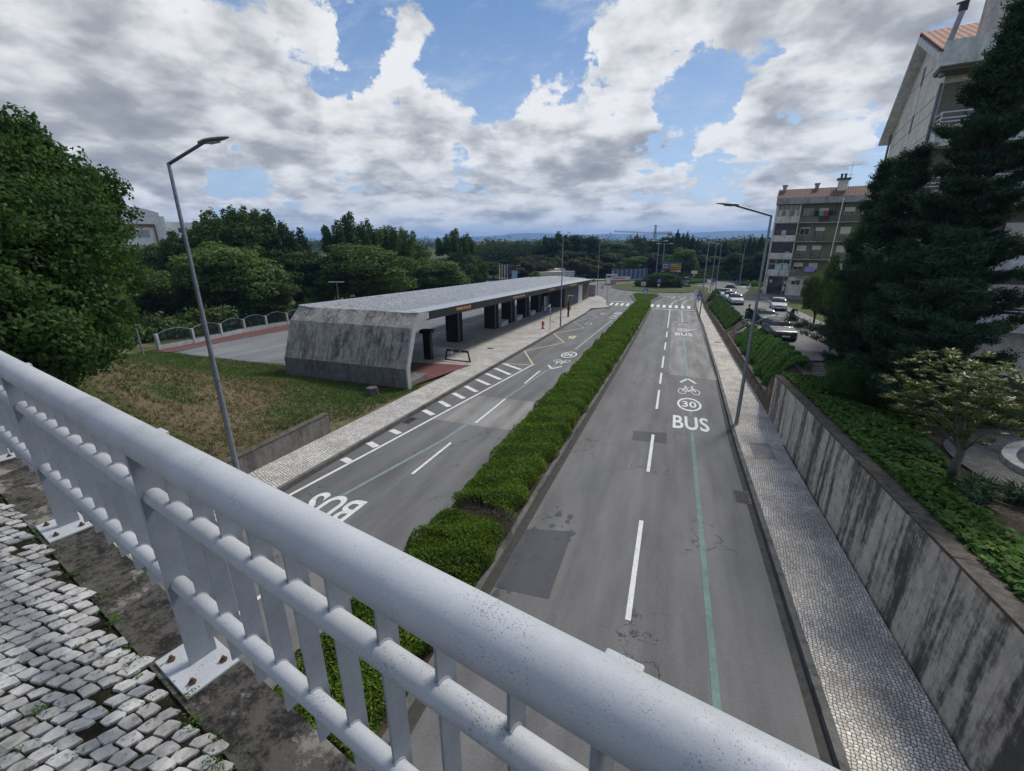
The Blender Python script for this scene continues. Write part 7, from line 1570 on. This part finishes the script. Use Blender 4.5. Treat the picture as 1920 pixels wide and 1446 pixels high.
# tree stump on the bank
sp = Vector((-16.3, 20.6, terrain(-16.3, 20.6))); b = MB(); rr = [.42, .34, .33, .31]; 
for i, z in enumerate((-.1, .1, .3, .52)):
    b.v += [(rr[i]*math.cos(a)*(1+.12*math.sin(a*5+1)), rr[i]*math.sin(a)*(1+.12*math.sin(a*5+1)), z) for a in np.linspace(0, 6.283, 17)[:-1]]
for i in range(3):
    for k in range(16): b.f.append((i*16+k, i*16+(k+1) % 16, (i+1)*16+(k+1) % 16, (i+1)*16+k)); b.m.append(0)
b.f.append(tuple(48+k for k in range(16))); b.m.append(0); o = b.build('tree_stump', M('stump_wood', (.09, .085, .08), .95, var=.4, sc_=7, bump=.6), smooth=True, loc=sp); tag(o, 'grey tree stump in the grass near the shelter end block', 'tree stump')
# ---------------------------------------------------------------- far town, hills, haze
rh = random.Random(9); m_tr = M('far_roof', (.26, .12, .07), .9, var=.2); fcols = [M('far_wall_%s' % n_, c, .9, var=.05) for n_, c in (('white', (.62, .60, .55)), ('cream', (.58, .50, .38)), ('rose', (.50, .38, .30)))]
for k in range(26):
    q = at(895+rh.random()*74, 468, rh.uniform(470, 640)); w, dd, h = rh.uniform(9, 18), rh.uniform(8, 12), rh.uniform(4.5, 8.5); e = empty('house', (q.x, q.y, zf), rh.uniform(0, 3.1), 'pale house with orange roof in the far town left of the wood', 'house', 'houses of the far town')
    MB().box(-w/2, w/2, -dd/2, dd/2, 0, h).build('wall', fcols[k % 3], e); b = MB(); Pp = [(-dd/2-.4, h), (0, h+2.2), (dd/2+.4, h)]; exx(b, -w/2-.4, w/2+.4, Pp); b.build('roof', m_tr, e)
for (x, y, d, lab) in ((1383, 447, 235, 'house with brown roof half hidden in the wood, left one'), (1397, 445, 240, 'pale house between conifer tops above the wood')):
    q = at(x, y, d); e = empty('house', (q.x, q.y, zf), .3, lab, 'house'); h = q.z-zf-2.5; MB().box(-4, 4, -5, 5, 0, h).build('wall', m_ebase, e); b = MB(); exx(b, -4.4, 4.4, [(-5.4, h), (0, h+2.), (5.4, h)]); b.build('roof', m_tile_d, e)
m_hill = M('hill_forest', (.030, .045, .028), .95, var=.3, sc_=.002)
def hills(prof, dist, depth, name):
    b = MB(); rows = []; rhh = random.Random(4)
    pts = []
    for (x0, y0), (x1, y1) in zip(prof, prof[1:]):
        for k in range(6): t = k/6; pts.append((x0+(x1-x0)*t, y0+(y1-y0)*t+rhh.uniform(-.35, .35)))
    pts.append(prof[-1])
    for px_, py_ in pts:
        t = at(px_, py_, dist); d = Vector((t.x, t.y, 0)).normalized(); z = max(t.z, zf+2)
        rows.append([(t.x-d.x*depth, t.y-d.y*depth, zf-3), (t.x-d.x*depth*.45, t.y-d.y*depth*.45, zf+(z-zf)*.55), (t.x, t.y, z), (t.x+d.x*depth, t.y+d.y*depth, zf-3)])
    for A, B in zip(rows, rows[1:]):
        for i in range(3): b.face([A[i], B[i], B[i+1], A[i+1]])
    struct(b.build(name, m_hill, smooth=False))
hills([(-400, 449), (200, 449), (560, 450), (700, 449), (780, 447), (850, 446), (900, 443), (945, 441), (958, 438.5), (1000, 437), (1040, 438), (1080, 440), (1150, 439), (1220, 438), (1290, 436.5), (1360, 433.5), (1450, 432), (1600, 434), (1800, 440), (2200, 448)], 6200, 900, 'hills')
hills([(-400, 455), (300, 454), (600, 453), (740, 456), (880, 458.5), (920, 457), (960, 457.5), (1100, 456), (1500, 455), (2200, 455)], 2300, 300, 'hills')
hz = MB(); hz.box(-9500, 9500, -450, 9500, -60, 160); ho = hz.build('haze', (lambda: None) and bpy.data.materials.new('haze')); hm = ho.data.materials[0]; hm.use_nodes = True; hm.node_tree.nodes.clear(); T = NT(hm.node_tree)
pv = T.n('ShaderNodeVolumePrincipled'); pv.inputs['Color'].default_value = (.30, .53, .95, 1); pv.inputs['Density'].default_value = HAZE_D; pv.inputs['Anisotropy'].default_value = .2
oo = T.n('ShaderNodeOutputMaterial'); T.t.links.new(pv.outputs[0], oo.inputs['Volume']); tag(ho, 'thin blue haze over the far land', 'haze', kind='stuff')
